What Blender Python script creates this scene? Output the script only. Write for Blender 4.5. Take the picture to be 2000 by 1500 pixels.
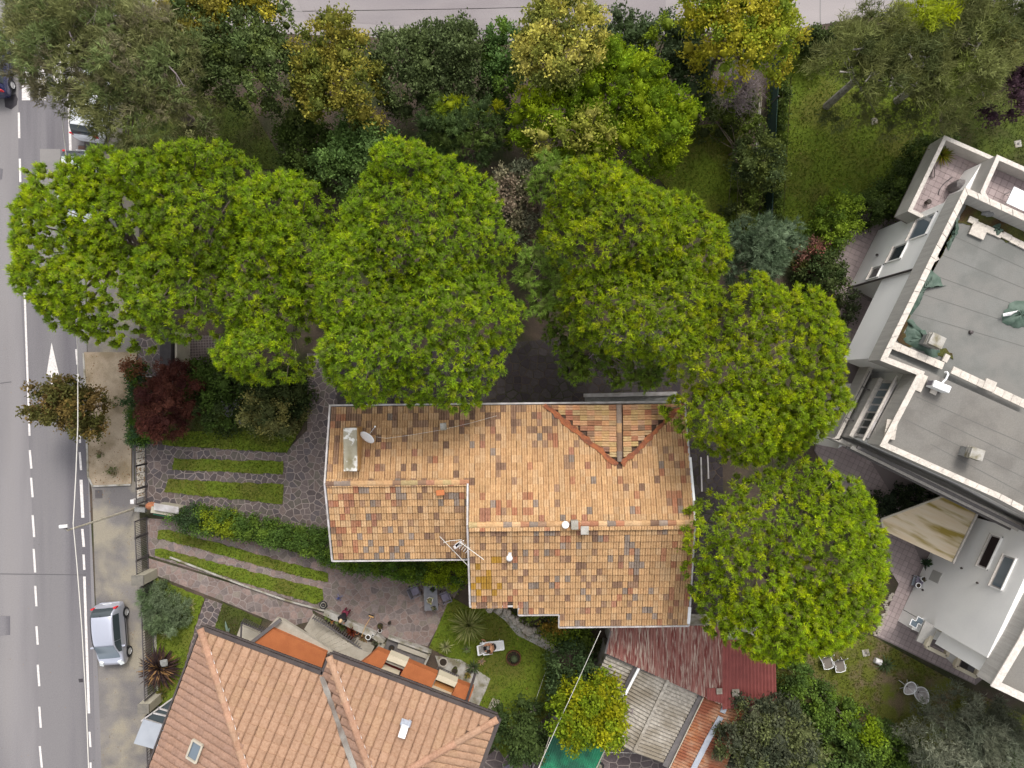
import bpy, math, random
import numpy as np
from mathutils import Vector, Matrix
for o in list(bpy.data.objects): bpy.data.objects.remove(o)
S = bpy.context.scene; COL = S.collection
R = random.Random(5); RG = np.random.default_rng(11)
H = 40.0; F = 1333.33
# ---------------------------------------------------------------- camera
cam = bpy.data.objects.new('camera', bpy.data.cameras.new('camera')); COL.objects.link(cam)
cam.location = (0, 0, H); cam.rotation_euler = (0, 0, 0)
cam.data.sensor_width = 36; cam.data.lens = 24; cam.data.clip_end = 1000; cam.data.clip_start = .5
S.camera = cam
# ---------------------------------------------------------------- light
W = bpy.data.worlds.new('World'); S.world = W; W.use_nodes = True
nt = W.node_tree; bg = nt.nodes['Background']
sky = nt.nodes.new('ShaderNodeTexSky'); sky.sky_type = 'NISHITA'; sky.sun_disc = False
SUN_EL, SUN_AZ = math.radians(52), math.radians(18)      # light comes from the upper right of the picture
sky.sun_elevation = SUN_EL; sky.sun_rotation = SUN_AZ; sky.dust_density = 3; sky.air_density = 1.0
hs = nt.nodes.new('ShaderNodeHueSaturation'); hs.inputs['Saturation'].default_value = .16
nt.links.new(sky.outputs[0], hs.inputs['Color']); nt.links.new(hs.outputs[0], bg.inputs[0])
bg.inputs[1].default_value = .15
sl = bpy.data.lights.new('sun', 'SUN'); sl.energy = 1.15; sl.angle = math.radians(15); sl.color = (1, .95, .88)
sun = bpy.data.objects.new('sun', sl); COL.objects.link(sun)
sun.rotation_euler = (math.radians(90) - SUN_EL, 0, -SUN_AZ + math.pi); sun.location = (20, 25, 60)
sd = Vector((math.sin(SUN_AZ) * math.cos(SUN_EL), math.cos(SUN_AZ) * math.cos(SUN_EL), math.sin(SUN_EL)))
sun.rotation_euler = sd.to_track_quat('Z', 'Y').to_euler()
vs = S.view_settings; vs.view_transform = 'Standard'; vs.look = 'None'; vs.gamma = 1; vs.exposure = .98
try: vs.use_curve_mapping = False
except Exception: pass
S.render.engine = 'CYCLES'
# ---------------------------------------------------------------- helpers
def wp(px, py, z=0.0):
    s = (H - z) / F
    return Vector(((px - 1000) * s, (750 - py) * s, z))
def wl(pts, z=0.0): return [tuple(wp(a, b, z)[:2]) for a, b in pts]
ORG = {}
def org(o): return ORG.get(o.name, Vector((0, 0, 0))) if o else Vector((0, 0, 0))
def tag(o, label=None, cat=None, group=None, kind=None):
    if label: o['label'] = label
    if cat: o['category'] = cat
    if group: o['group'] = group
    if kind: o['kind'] = kind
    return o
def thing(name, label, cat, loc=(0, 0, 0), rz=0, group=None):
    o = bpy.data.objects.new(name, None); COL.objects.link(o); o.empty_display_size = .3
    o.location = loc; o.rotation_euler = (0, 0, rz); ORG[o.name] = Vector(loc)
    return tag(o, label, cat, group)
class MB:
    def __init__(s): s.v = []; s.f = []; s.c = []; s.col = None
    def add(s, vs_, fs, col=None):
        b = len(s.v); s.v += [tuple(p) for p in vs_]; s.f += [tuple(i + b for i in f) for f in fs]
        s.c += [col or s.col or (1, 1, 1)] * len(vs_); return s
    def prism(s, pts, z0, z1, col=None, top=1.0):
        n = len(pts)
        a = sum(pts[i][0] * pts[(i + 1) % n][1] - pts[(i + 1) % n][0] * pts[i][1] for i in range(n))
        if a < 0: pts = pts[::-1]
        cx = sum(p[0] for p in pts) / n; cy = sum(p[1] for p in pts) / n
        v = [(p[0], p[1], z0) for p in pts] + [(cx + (p[0] - cx) * top, cy + (p[1] - cy) * top, z1) for p in pts]
        f = [tuple(range(n))[::-1], tuple(range(n, 2 * n))] + [(i, (i + 1) % n, n + (i + 1) % n, n + i) for i in range(n)]
        return s.add(v, f, col)
    def box(s, c, d, rz=0, col=None, rx=0, ry=0):
        m = Matrix.Translation(c) @ Matrix.Rotation(rz, 4, 'Z') @ Matrix.Rotation(ry, 4, 'Y') @ Matrix.Rotation(rx, 4, 'X')
        v = [m @ Vector((x * d[0] / 2, y * d[1] / 2, z * d[2] / 2)) for x in (-1, 1) for y in (-1, 1) for z in (-1, 1)]
        return s.add(v, [(0, 1, 3, 2), (4, 6, 7, 5), (0, 4, 5, 1), (2, 3, 7, 6), (0, 2, 6, 4), (1, 5, 7, 3)], col)
    def bar(s, a, b, w, h=None, col=None):
        a = Vector(a); b = Vector(b); h = h or w; d = (b - a); L = d.length
        if L < 1e-6: return s
        q = d.to_track_quat('Y', 'Z').to_matrix().to_4x4(); m = Matrix.Translation((a + b) / 2) @ q
        v = [m @ Vector((x * w / 2, y * L / 2, z * h / 2)) for x in (-1, 1) for y in (-1, 1) for z in (-1, 1)]
        return s.add(v, [(0, 1, 3, 2), (4, 6, 7, 5), (0, 4, 5, 1), (2, 3, 7, 6), (0, 2, 6, 4), (1, 5, 7, 3)], col)
    def tube(s, path, r, n=7, col=None):
        P = [Vector(p) for p in path]; rr = r if isinstance(r, (list, tuple)) else [r] * len(P)
        vs_ = []
        for i, p in enumerate(P):
            d = (P[min(i + 1, len(P) - 1)] - P[max(i - 1, 0)]).normalized()
            x = d.cross(Vector((0, 0, 1)) if abs(d.z) < .9 else Vector((0, 1, 0))).normalized(); y = d.cross(x)
            for k in range(n):
                t = 2 * math.pi * k / n; vs_.append(p + (x * math.cos(t) + y * math.sin(t)) * rr[i])
        fs = [(i * n + k, i * n + (k + 1) % n, (i + 1) * n + (k + 1) % n, (i + 1) * n + k) for i in range(len(P) - 1) for k in range(n)]
        fs += [tuple(range(n)), tuple(range((len(P) - 1) * n, len(P) * n))[::-1]]
        return s.add(vs_, fs, col)
    def lathe(s, c, prof, n=16, col=None, sx=1, sy=1, closed=True):
        vs_ = []; c = Vector(c)
        for r, z in prof:
            for k in range(n):
                t = 2 * math.pi * k / n; vs_.append(c + Vector((r * sx * math.cos(t), r * sy * math.sin(t), z)))
        fs = [(i * n + k, i * n + (k + 1) % n, (i + 1) * n + (k + 1) % n, (i + 1) * n + k) for i in range(len(prof) - 1) for k in range(n)]
        if closed: fs += [tuple(range(n))[::-1], tuple(range((len(prof) - 1) * n, len(prof) * n))]
        return s.add(vs_, fs, col)
    def sheet(s, pts, z, col=None):
        n = len(pts); a = sum(pts[i][0] * pts[(i + 1) % n][1] - pts[(i + 1) % n][0] * pts[i][1] for i in range(n))
        if a < 0: pts = pts[::-1]
        return s.add([(p[0], p[1], z) for p in pts], [tuple(range(n))], col)
def mk(name, mb, mat, parent=None, local=False, smooth=False, bevel=0, kind=None, label=None):
    o0 = Vector((0, 0, 0)) if local else org(parent)
    me = bpy.data.meshes.new(name)
    me.from_pydata([tuple(Vector(p) - o0) for p in mb.v], [], mb.f)
    a = me.color_attributes.new('Col', 'FLOAT_COLOR', 'POINT')
    a.data.foreach_set('color', np.array([(c[0], c[1], c[2], 1) for c in mb.c], dtype=np.float32).ravel())
    me.materials.append(mat)
    if smooth: me.polygons.foreach_set('use_smooth', [True] * len(me.polygons))
    o = bpy.data.objects.new(name, me); COL.objects.link(o)
    if parent: o.parent = parent; ORG[o.name] = o0
    if bevel:
        b = o.modifiers.new('bevel', 'BEVEL'); b.width = bevel; b.segments = 2; b.limit_method = 'ANGLE'
    if kind: o['kind'] = kind
    if label: o['label'] = label
    return o
def fast(name, V, T, C, mat, parent, kind=None):
    V = V - np.array(org(parent)[:], dtype=np.float64)
    me = bpy.data.meshes.new(name); n, m = len(V), len(T)
    me.vertices.add(n); me.vertices.foreach_set('co', V.astype(np.float32).ravel())
    me.loops.add(m * 3); me.loops.foreach_set('vertex_index', T.astype(np.int32).ravel())
    me.polygons.add(m); me.polygons.foreach_set('loop_start', np.arange(0, m * 3, 3, dtype=np.int32))
    me.update(calc_edges=True)
    a = me.color_attributes.new('Col', 'FLOAT_COLOR', 'POINT')
    a.data.foreach_set('color', np.c_[C, np.ones(n)].astype(np.float32).ravel())
    me.materials.append(mat); o = bpy.data.objects.new(name, me); COL.objects.link(o)
    if parent: o.parent = parent; ORG[o.name] = org(parent)
    if kind: o['kind'] = kind
    return o
def copy_tree(o, parent=None):
    c = o.copy(); COL.objects.link(c)
    if parent: c.parent = parent
    for ch in [x for x in KIDS.get(o.name, [])]: copy_tree(ch, c)
    return c
KIDS = {}
def index_kids():
    KIDS.clear()
    for o in bpy.data.objects:
        if o.parent: KIDS.setdefault(o.parent.name, []).append(o)
# ---------------------------------------------------------------- materials
def mat(name, c1, c2=None, scale=3., rough=.85, bump=0., bscale=30., attr=False, metal=0., fine=.0, stretch=None, contrast=(.35, .65), trans=0., alpha=1., c3=None, s3=.4, spec=.3, detail=6, coat=0):
    m = bpy.data.materials.new(name); m.use_nodes = True; N = m.node_tree.nodes; L = m.node_tree.links
    p = N['Principled BSDF']; p.inputs['Roughness'].default_value = rough; p.inputs['Metallic'].default_value = metal
    p.inputs['Specular IOR Level'].default_value = spec
    if coat: p.inputs['Coat Weight'].default_value = coat
    g = N.new('ShaderNodeNewGeometry'); src = g.outputs['Position']
    if stretch:
        mp = N.new('ShaderNodeMapping'); mp.inputs['Scale'].default_value = stretch[:3]
        if len(stretch) > 3: mp.inputs['Rotation'].default_value = (0, 0, stretch[3]); mp.vector_type = 'TEXTURE'; mp.inputs['Scale'].default_value = [1 / q for q in stretch[:3]]
        L.new(src, mp.inputs[0]); src = mp.outputs[0]
    def rgb(c):
        r = N.new('ShaderNodeRGB'); r.outputs[0].default_value = (*c, 1); return r.outputs[0]
    def mix(f, a, b, t='MIX'):
        x = N.new('ShaderNodeMix'); x.data_type = 'RGBA'; x.blend_type = t
        if hasattr(f, 'links'): L.new(f, x.inputs[0])
        else: x.inputs[0].default_value = f
        L.new(a, x.inputs[6]); L.new(b, x.inputs[7]); return x.outputs[2]
    def noise(sc, lo, hi, vec=None, det=detail):
        n = N.new('ShaderNodeTexNoise'); n.inputs['Scale'].default_value = sc; n.inputs['Detail'].default_value = det
        L.new(vec or src, n.inputs[0]); r = N.new('ShaderNodeMapRange'); r.inputs[1].default_value = lo; r.inputs[2].default_value = hi
        L.new(n.outputs[0], r.inputs[0]); return r.outputs[0]
    col = rgb(c1)
    if c2: col = mix(noise(scale, *contrast), col, rgb(c2))
    if c3: col = mix(noise(s3, .45, .62), col, rgb(c3))
    if attr:
        a = N.new('ShaderNodeAttribute'); a.attribute_name = 'Col'; col = mix(1., col, a.outputs['Color'], 'MULTIPLY')
    if fine:
        k = N.new('ShaderNodeMapRange'); n = N.new('ShaderNodeTexNoise'); n.inputs['Scale'].default_value = 22; n.inputs['Detail'].default_value = 4
        L.new(g.outputs['Position'], n.inputs[0]); L.new(n.outputs[0], k.inputs[0]); k.inputs[1].default_value = .25; k.inputs[2].default_value = .75
        k.inputs[3].default_value = 1 - fine; k.inputs[4].default_value = 1 + fine
        cm = N.new('ShaderNodeCombineColor')
        for i in range(3): L.new(k.outputs[0], cm.inputs[i])
        col = mix(1., col, cm.outputs[0], 'MULTIPLY')
    L.new(col, p.inputs['Base Color'])
    if bump:
        n = N.new('ShaderNodeTexNoise'); n.inputs['Scale'].default_value = bscale; n.inputs['Detail'].default_value = 3; L.new(src, n.inputs[0])
        b = N.new('ShaderNodeBump'); b.inputs['Strength'].default_value = bump; b.inputs['Distance'].default_value = .03
        L.new(n.outputs[0], b.inputs['Height']); L.new(b.outputs[0], p.inputs['Normal'])
    if alpha < 1: p.inputs['Alpha'].default_value = alpha
    if trans:
        t = N.new('ShaderNodeBsdfTranslucent'); L.new(col, t.inputs[0]); x = N.new('ShaderNodeMixShader'); x.inputs[0].default_value = trans
        L.new(p.outputs[0], x.inputs[1]); L.new(t.outputs[0], x.inputs[2]); L.new(x.outputs[0], N['Material Output'].inputs[0])
    m['c'] = 1
    return m
M = {}
M['asphalt'] = mat('asphalt', (.155, .145, .15), (.2, .187, .19), .6, .92, .15, 60, fine=.22, stretch=(1, .1, 1), contrast=(.38, .62), c3=(.215, .2, .195), s3=.2)
M['asphalt2'] = mat('asphalt_lane', (.11, .102, .112), (.158, .148, .155), .7, .92, .15, 60, fine=.22, stretch=(1.4, .08, 1), contrast=(.38, .62), c3=(.165, .155, .158), s3=.3)
M['patchl'] = mat('asphalt_patch_light', (.19, .178, .175), (.21, .197, .19), 1, .9, fine=.14)
M['patchd'] = mat('asphalt_patch_dark', (.035, .03, .035), (.05, .045, .05), 3, .9, fine=.2)
M['shoulder'] = mat('worn_shoulder', (.17, .155, .145), (.24, .212, .165), .6, .95, fine=.22, contrast=(.42, .58), c3=(.125, .115, .115), s3=.42, bump=.3, bscale=9)
M['sand'] = mat('sandy_verge', (.3, .235, .165), (.36, .29, .21), 1.2, .95, fine=.18, c3=(.22, .17, .11), s3=.9)
M['concroad'] = mat('concrete_road', (.25, .225, .225), (.3, .27, .268), .4, .92, fine=.1, stretch=(.25, 1, 1), c3=(.2, .18, .185), s3=.3)
M['concroad2'] = mat('concrete_road_worn', (.21, .185, .19), (.26, .235, .235), .8, .92, fine=.12, stretch=(.3, 1, 1), c3=(.18, .16, .168), s3=.4)
M['paint'] = mat('road_paint', (.62, .58, .56), (.42, .39, .38), 9, .8, contrast=(.45, .75))
M['soil'] = mat('soil', (.05, .038, .03), (.085, .062, .045), 1.1, .97, .5, 14, fine=.3, c3=(.03, .035, .012), s3=.5)
M['lawn'] = mat('lawn', (.098, .138, .01), (.115, .152, .011), .8, .95, .6, 25, fine=.3, c3=(.1, .105, .016), s3=.4)
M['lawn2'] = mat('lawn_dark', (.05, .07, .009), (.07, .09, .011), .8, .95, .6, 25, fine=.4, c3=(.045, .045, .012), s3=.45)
M['lawn3'] = mat('lawn_dry', (.085, .1, .01), (.105, .11, .018), .7, .95, .6, 25, fine=.4, c3=(.12, .09, .05), s3=.9)
M['grass'] = mat('grass_blades', (1, 1, 1), attr=True, rough=.7, trans=.3)
M['deck'] = mat('roof_underlay', (.1, .06, .042), rough=.95)
M['mortar'] = mat('mortar', (.25, .21, .19), (.19, .155, .145), 1.2, .95, fine=.15)
M['stone'] = mat('porphyry_stone', (1, 1, 1), (.8, .78, .8), 7, .85, .3, 20, attr=True, fine=.18)
M['tile'] = mat('clay_tile', (1, 1, 1), (.82, .78, .74), 9, .85, .3, 40, attr=True, fine=.14)
M['mosstile'] = mat('ridge_mortar', (.3, .1, .04), (.16, .06, .035), 3, .95, .5, 20, fine=.25)
M['cement'] = mat('cement', (.3, .28, .25), (.4, .38, .35), 4, .9, .3, 25, fine=.15, c3=(.17, .15, .1), s3=2)
M['whitestuff'] = mat('peeling_coat', (.3, .27, .2), (.62, .6, .56), 3.2, .7, .3, 12, contrast=(.52, .56), c3=(.2, .17, .1), s3=1.2)
M['wall'] = mat('plaster_wall', (.84, .82, .79), (.87, .85, .82), .5, .9, fine=.03, c3=(.79, .77, .75), s3=.3)
M['wallwarm'] = mat('cream_wall', (.56, .5, .38), (.5, .43, .32), 1, .9, fine=.06)
M['ochre'] = mat('ochre_plaster', (.42, .24, .09), (.36, .2, .08), 3, .9)
M['fascia'] = mat('board_marked_concrete', (.34, .32, .295), (.43, .405, .375), 1.5, .9, fine=.1, stretch=(6, 6, .4), contrast=(.3, .7))
M['fascia2'] = mat('concrete_parapet', (.38, .36, .33), (.45, .425, .395), 1.2, .9, fine=.1)
M['coping'] = mat('pale_stone_coping', (.47, .43, .39), (.56, .515, .465), 7, .85, .2, 30, fine=.15, contrast=(.4, .6), attr=True)
M['memb'] = mat('roof_membrane_green', (.135, .135, .125), (.162, .16, .149), .9, .9, fine=.12, c3=(.172, .165, .152), s3=.5, contrast=(.42, .58))
M['memb2'] = mat('roof_membrane_brown', (.136, .126, .114), (.162, .152, .138), .9, .9, fine=.13, c3=(.172, .16, .143), s3=.5, contrast=(.42, .58))
M['lapm'] = mat('membrane_seam', (.115, .112, .104), rough=.9)
M['moss'] = mat('moss', (.045, .05, .01), (.07, .07, .015), 4, .95, .8, 20, fine=.4, c3=(.05, .03, .012), s3=1.2)
M['tarp'] = mat('green_tarp', (.045, .075, .055), (.075, .11, .085), 3, .6, .5, 6, contrast=(.4, .6))
M['rock'] = mat('grey_rock', (.17, .17, .165), (.25, .245, .235), 3, .9, .6, 8, fine=.2)
M['whiter'] = mat('pale_rock', (.42, .38, .33), (.3, .26, .21), 3, .9, .6, 8, fine=.2)
M['white'] = mat('white_plastic', (.75, .75, .75), rough=.4, spec=.5)
M['whitem'] = mat('white_metal', (.62, .6, .6), (.5, .48, .47), 4, .5, spec=.5)
M['gutter'] = mat('gutter_metal', (.5, .47, .47), (.33, .3, .28), 2.5, .5, spec=.5, metal=.1)
M['dgutter'] = mat('dark_gutter', (.045, .036, .036), (.07, .055, .05), 2, .5, spec=.4)
M['terra'] = mat('terracotta_floor', (.37, .12, .042), (.32, .1, .035), 2, .8, fine=.1)
M['pink'] = mat('pink_paving', (.3, .24, .235), (.35, .285, .275), .6, .9, fine=.06, attr=True)
M['grout'] = mat('paving_joint', (.2, .165, .16), rough=.95)
M['iron'] = mat('dark_iron', (.06, .052, .055), (.08, .07, .07), 5, .6, spec=.4)
M['iron2'] = mat('weathered_iron', (.13, .115, .11), (.1, .09, .09), 5, .6, spec=.4)
M['tan'] = mat('tan_galvanised', (.42, .38, .3), (.36, .32, .26), 3, .6, spec=.4)
M['stepm'] = mat('stair_stone', (.3, .27, .22), (.36, .325, .27), 3, .9, fine=.1)
M['wood'] = mat('plank_wood', (.42, .2, .07), (.34, .15, .05), 4, .7, stretch=(1, 8, 1))
M['pole'] = mat('broom_wood', (.55, .33, .13), rough=.7)
M['bark'] = mat('bark', (.12, .09, .07), (.18, .145, .12), 5, .95, .6, 12)
M['birch'] = mat('birch_bark', (.4, .37, .33), (.2, .17, .15), 6, .9)
M['twig'] = mat('bare_twigs', (.17, .135, .14), (.22, .18, .18), 3, .9)
M['leaf'] = mat('foliage', (1, 1, 1), attr=True, rough=.7, trans=.25, spec=.12)
M['needle'] = mat('pine_needles', (1, 1, 1), attr=True, rough=.65, trans=.22, spec=.12)
M['glass'] = mat('window_glass', (.035, .045, .05), rough=.06, spec=.6)
M['glassb'] = mat('window_glass_pale', (.12, .15, .18), rough=.08, spec=.8)
M['dark'] = mat('dark_interior', (.02, .012, .012), rough=.9)
M['maroon'] = mat('maroon_panel', (.11, .012, .01), rough=.8)
M['ctop'] = mat('pillar_cap_dark', (.13, .12, .105), (.17, .155, .13), 4, .9, fine=.15)
M['cpil'] = mat('pillar_cream', (.38, .35, .27), (.33, .3, .24), 2, .9, fine=.08)
M['silver'] = mat('silver_paint', (.56, .575, .66), rough=.38, metal=.65, spec=.5, coat=.6)
M['wpaint'] = mat('white_car_paint', (.72, .74, .78), rough=.3, spec=.5, coat=.6)
M['bluep'] = mat('navy_car_paint', (.008, .014, .06), rough=.25, spec=.5, coat=.8)
M['rubber'] = mat('rubber', (.02, .02, .022), rough=.85)
M['rim'] = mat('alloy_rim', (.5, .5, .5), rough=.4, metal=.5)
M['red'] = mat('red_lens', (.55, .01, .02), rough=.2, spec=.6)
M['lens'] = mat('clear_lens', (.65, .68, .68), rough=.15, spec=.7)
M['trim'] = mat('black_trim', (.02, .02, .022), rough=.6)
M['canvas'] = mat('mossy_awning', (.58, .49, .36), (.54, .42, .28), 1.2, .85, stretch=(.35, 2.4, 1, -.45), contrast=(.4, .7), c3=(.26, .19, .04), s3=1.0)
M['redsheet'] = mat('worn_red_sheet', (.16, .042, .035), (.42, .34, .28), 3.2, .8, stretch=(6, .5, 1), contrast=(.45, .62), c3=(.25, .11, .09), s3=.9, fine=.2, detail=10)
M['pinksheet'] = mat('red_sheet', (.24, .07, .06), (.2, .055, .048), 2, .65, fine=.1)
M['asb'] = mat('fibre_cement_sheet', (.24, .215, .185), (.4, .365, .315), 6, .95, fine=.2, c3=(.2, .17, .13), s3=.6)
M['rust'] = mat('rusty_sheet', (.27, .1, .04), (.33, .2, .13), 3, .8, fine=.15, c3=(.19, .06, .03), s3=.7)
M['zinc'] = mat('zinc_flashing', (.3, .32, .37), (.36, .38, .43), 4, .5, spec=.5)
M['greensheet'] = mat('green_sheet', (.02, .19, .09), (.035, .24, .13), 1.2, .5, c3=(.02, .1, .06), s3=1.)
M['bluegrey'] = mat('blue_grey_panel', (.3, .32, .36), (.34, .36, .4), 2, .5)
M['rattan'] = mat('grey_rattan', (.11, .1, .115), (.15, .14, .16), 20, .8)
M['cushion'] = mat('mauve_cushion', (.14, .125, .17), (.17, .155, .2), 6, .9)
M['tabletop'] = mat('slate_table', (.13, .13, .145), (.17, .17, .18), 3, .6)
M['clay'] = mat('clay_pot', (.35, .13, .06), (.27, .11, .06), 5, .9)
M['brownpot'] = mat('dark_pot', (.05, .04, .035), rough=.8)
M['potsoil'] = mat('pot_soil', (.03, .022, .016), rough=1)
M['mesh'] = mat('sling_fabric', (.15, .13, .11), rough=.9)
M['wire'] = mat('pale_cable', (.6, .57, .52), rough=.7)
M['skin'] = mat('skin', (.52, .27, .16), (.46, .23, .13), 8, .6)
M['hair'] = mat('dark_hair', (.02, .014, .012), rough=.6)
M['fair'] = mat('fair_hair', (.5, .36, .2), rough=.7)
M['blackc'] = mat('black_cloth', (.014, .012, .014), rough=.9)
M['redc'] = mat('dark_red_cloth', (.14, .02, .04), rough=.9)
M['bluebox'] = mat('blue_cloth', (.06, .07, .2), rough=.8)
M['pinkc'] = mat('pink_cloth', (.5, .2, .2), rough=.9)
def c8(r, g, b, k=.5):
    f = lambda x: (x / 255) ** 2.2 * k
    return (f(r), f(g), f(b))
# ---------------------------------------------------------------- pieces (tiles, stones): 300 nearest as parts, the rest joined
def pieces(name, items, material, parent, rest, limit=300):
    """items: list of (verts, faces, colour)"""
    def dist(it):
        c = sum((Vector(p) for p in it[0]), Vector()) / len(it[0]); return (c - Vector((0, 0, H))).length
    def inview(it):
        p = it[0][0]; s = F / (H - p[2]); return abs(p[0] * s) < 1000 and abs(p[1] * s) < 750
    items = sorted(items, key=lambda it: (not inview(it), dist(it)))
    for v, f, c in items[:limit]:
        ce = sum((Vector(p) for p in v), Vector()) / len(v)
        mb = MB(); mb.add([Vector(p) - ce for p in v], f, c)
        o = mk(name, mb, material, None); o.parent = parent; o.location = ce - org(parent)
    if len(items) > limit:
        mb = MB()
        for v, f, c in items[limit:]: mb.add(v, f, c)
        mk(rest, mb, material, parent, kind='stuff')
def inpoly(x, y, P):
    r = False; j = len(P) - 1
    for i in range(len(P)):
        if (P[i][1] > y) != (P[j][1] > y) and x < (P[j][0] - P[i][0]) * (y - P[i][1]) / (P[j][1] - P[i][1]) + P[i][0]: r = not r
        j = i
    return r
def clip(P, a, b, c):                # keep a*x+b*y<=c
    out = []
    for i in range(len(P)):
        p, q = P[i], P[(i + 1) % len(P)]; dp = a * p[0] + b * p[1] - c; dq = a * q[0] + b * q[1] - c
        if dp <= 0: out.append(p)
        if dp * dq < 0:
            t = dp / (dp - dq); out.append((p[0] + (q[0] - p[0]) * t, p[1] + (q[1] - p[1]) * t))
    return out
def area(P): return abs(sum(P[i][0] * P[(i + 1) % len(P)][1] - P[(i + 1) % len(P)][0] * P[i][1] for i in range(len(P)))) / 2
def crazy(poly, sp, gap, z0, z1, cols, jit=.42, rnd=R):
    xs = [p[0] for p in poly]; ys = [p[1] for p in poly]; pts = []
    y = min(ys) - sp; k = 0
    while y < max(ys) + sp:
        x = min(xs) - sp + (k % 2) * sp / 2
        while x < max(xs) + sp:
            pts.append((x + rnd.uniform(-jit, jit) * sp, y + rnd.uniform(-jit, jit) * sp)); x += sp
        y += sp * .87; k += 1
    A = np.array(pts); out = []
    for i, p in enumerate(pts):
        if not (min(xs) - sp * .6 < p[0] < max(xs) + sp * .6 and min(ys) - sp * .6 < p[1] < max(ys) + sp * .6): continue
        d = ((A - A[i]) ** 2).sum(1); nb = np.argsort(d)[1:15]
        P = list(poly)
        for j in nb:
            q = pts[j]; a, b = q[0] - p[0], q[1] - p[1]; P = clip(P, a, b, (q[0] ** 2 + q[1] ** 2 - p[0] ** 2 - p[1] ** 2) / 2 - gap / 2 * math.hypot(a, b))
            if len(P) < 3: break
        if len(P) < 3 or area(P) < sp * sp * .04: continue
        n = len(P); cx = sum(q[0] for q in P) / n; cy = sum(q[1] for q in P) / n; zt = z1 + rnd.uniform(-.006, .006)
        if sum(P[k][0] * P[(k + 1) % n][1] - P[(k + 1) % n][0] * P[k][1] for k in range(n)) < 0: P = P[::-1]
        v = [(q[0], q[1], z0) for q in P] + [(cx + (q[0] - cx) * .93, cy + (q[1] - cy) * .93, zt) for q in P]
        f = [tuple(range(n, 2 * n))] + [(k, (k + 1) % n, n + (k + 1) % n, n + k) for k in range(n)]
        c = rnd.choice(cols); s = rnd.uniform(.8, 1.2); out.append((v, f, tuple(q * s for q in c)))
    return out
def grid_tiles(poly, w, ang, z0, z1, cols, gap=.025, rnd=R):
    ca, sa = math.cos(ang), math.sin(ang); Q = [(x * ca + y * sa, -x * sa + y * ca) for x, y in poly]
    xs = [p[0] for p in Q]; ys = [p[1] for p in Q]; out = []
    ny = int((max(ys) - min(ys)) / w) + 1; nx = int((max(xs) - min(xs)) / w) + 1
    for j in range(ny):
        for i in range(nx):
            x0 = min(xs) + i * w; y0 = min(ys) + j * w
            P = list(Q)
            for a, b, c in ((1, 0, x0 + w - gap / 2), (-1, 0, -x0 - gap / 2), (0, 1, y0 + w - gap / 2), (0, -1, -y0 - gap / 2)):
                P = clip(P, a, b, c)
                if len(P) < 3: break
            if len(P) < 3 or area(P) < w * w * .1: continue
            P = [(x * ca - y * sa, x * sa + y * ca) for x, y in P]; n = len(P)
            if sum(P[k][0] * P[(k + 1) % n][1] - P[(k + 1) % n][0] * P[k][1] for k in range(n)) < 0: P = P[::-1]
            v = [(q[0], q[1], z0) for q in P] + [(q[0], q[1], z1 + rnd.uniform(-.003, .003)) for q in P]
            f = [tuple(range(n, 2 * n))] + [(k, (k + 1) % n, n + (k + 1) % n, n + k) for k in range(n)]
            s = rnd.uniform(.9, 1.08); out.append((v, f, (s, s, s)))
    return out
def vnoise(x, y, s=1.0, seed=0):
    def h(i, j): return ((math.sin(i * 127.1 + j * 311.7 + seed * 17.3) * 43758.5453) % 1)
    x /= s; y /= s; i, j = math.floor(x), math.floor(y); u, v = x - i, y - j; u = u * u * (3 - 2 * u); v = v * v * (3 - 2 * v)
    return (h(i, j) * (1 - u) + h(i + 1, j) * u) * (1 - v) + (h(i, j + 1) * (1 - u) + h(i + 1, j + 1) * u) * v
def roof_tiles(toW, poly, w, h, prof, colf, up=1, flip=False, lift=.03, over=.06):
    """poly in (s,d) plane coordinates (d up-slope, metres in plan); toW(s,d,z) -> world. returns pieces"""
    xs = [p[0] for p in poly]; ys = [p[1] for p in poly]; out = []
    nj = int((max(ys) - min(ys)) / h) + 1; ni = int((max(xs) - min(xs)) / w) + 2
    for j in range(nj):
        for i in range(ni):
            s0 = min(xs) + i * w + R.uniform(-.008, .008); d0 = min(ys) + j * h + R.uniform(-.008, .008)
            if not inpoly(s0 + w / 2, d0 + h / 2, poly): continue
            n = len(prof); v = []
            lf = lift + R.uniform(-.006, .012)
            for a, z in prof: v.append(toW(s0 + a * w, d0, z + lf))
            for a, z in prof: v.append(toW(s0 + a * w, d0 + h + over, z))
            for a, z in prof: v.append(toW(s0 + a * w, d0 + .005, -.02))
            f = [(k, k + 1, n + k + 1, n + k) for k in range(n - 1)] + [(2 * n + k, 2 * n + k + 1, k + 1, k) for k in range(n - 1)]
            out.append((v, f, colf(s0, d0)))
    return out
def caps(path, r, L, mb, cols, lift=.03):
    """half-round ridge tiles along a straight 3D segment"""
    out = []; a, b = Vector(path[0]), Vector(path[1]); d = (b - a); n = max(1, int(d.length / L)); st = d / n; dn = d.normalized()
    x = dn.cross(Vector((0, 0, 1))).normalized(); y = x.cross(dn)
    for i in range(n):
        v = []; p = a + st * i; q = a + st * (i + 1.12)
        for P, rr in ((p, r), (q, r * .86)):
            for k in range(6):
                t = math.pi * (k / 5) ; v.append(P + x * math.cos(t) * rr + y * (math.sin(t) * rr * .75 + lift - .04))
        f = [(k, k + 1, 7 + k, 6 + k) for k in range(5)] + [(0, 5, 4, 3, 2, 1), (6, 7, 8, 9, 10, 11)]
        c = R.choice(cols); s = R.uniform(.85, 1.12); out.append((v, f, tuple(q_ * s for q_ in c)))
    return out
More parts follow.
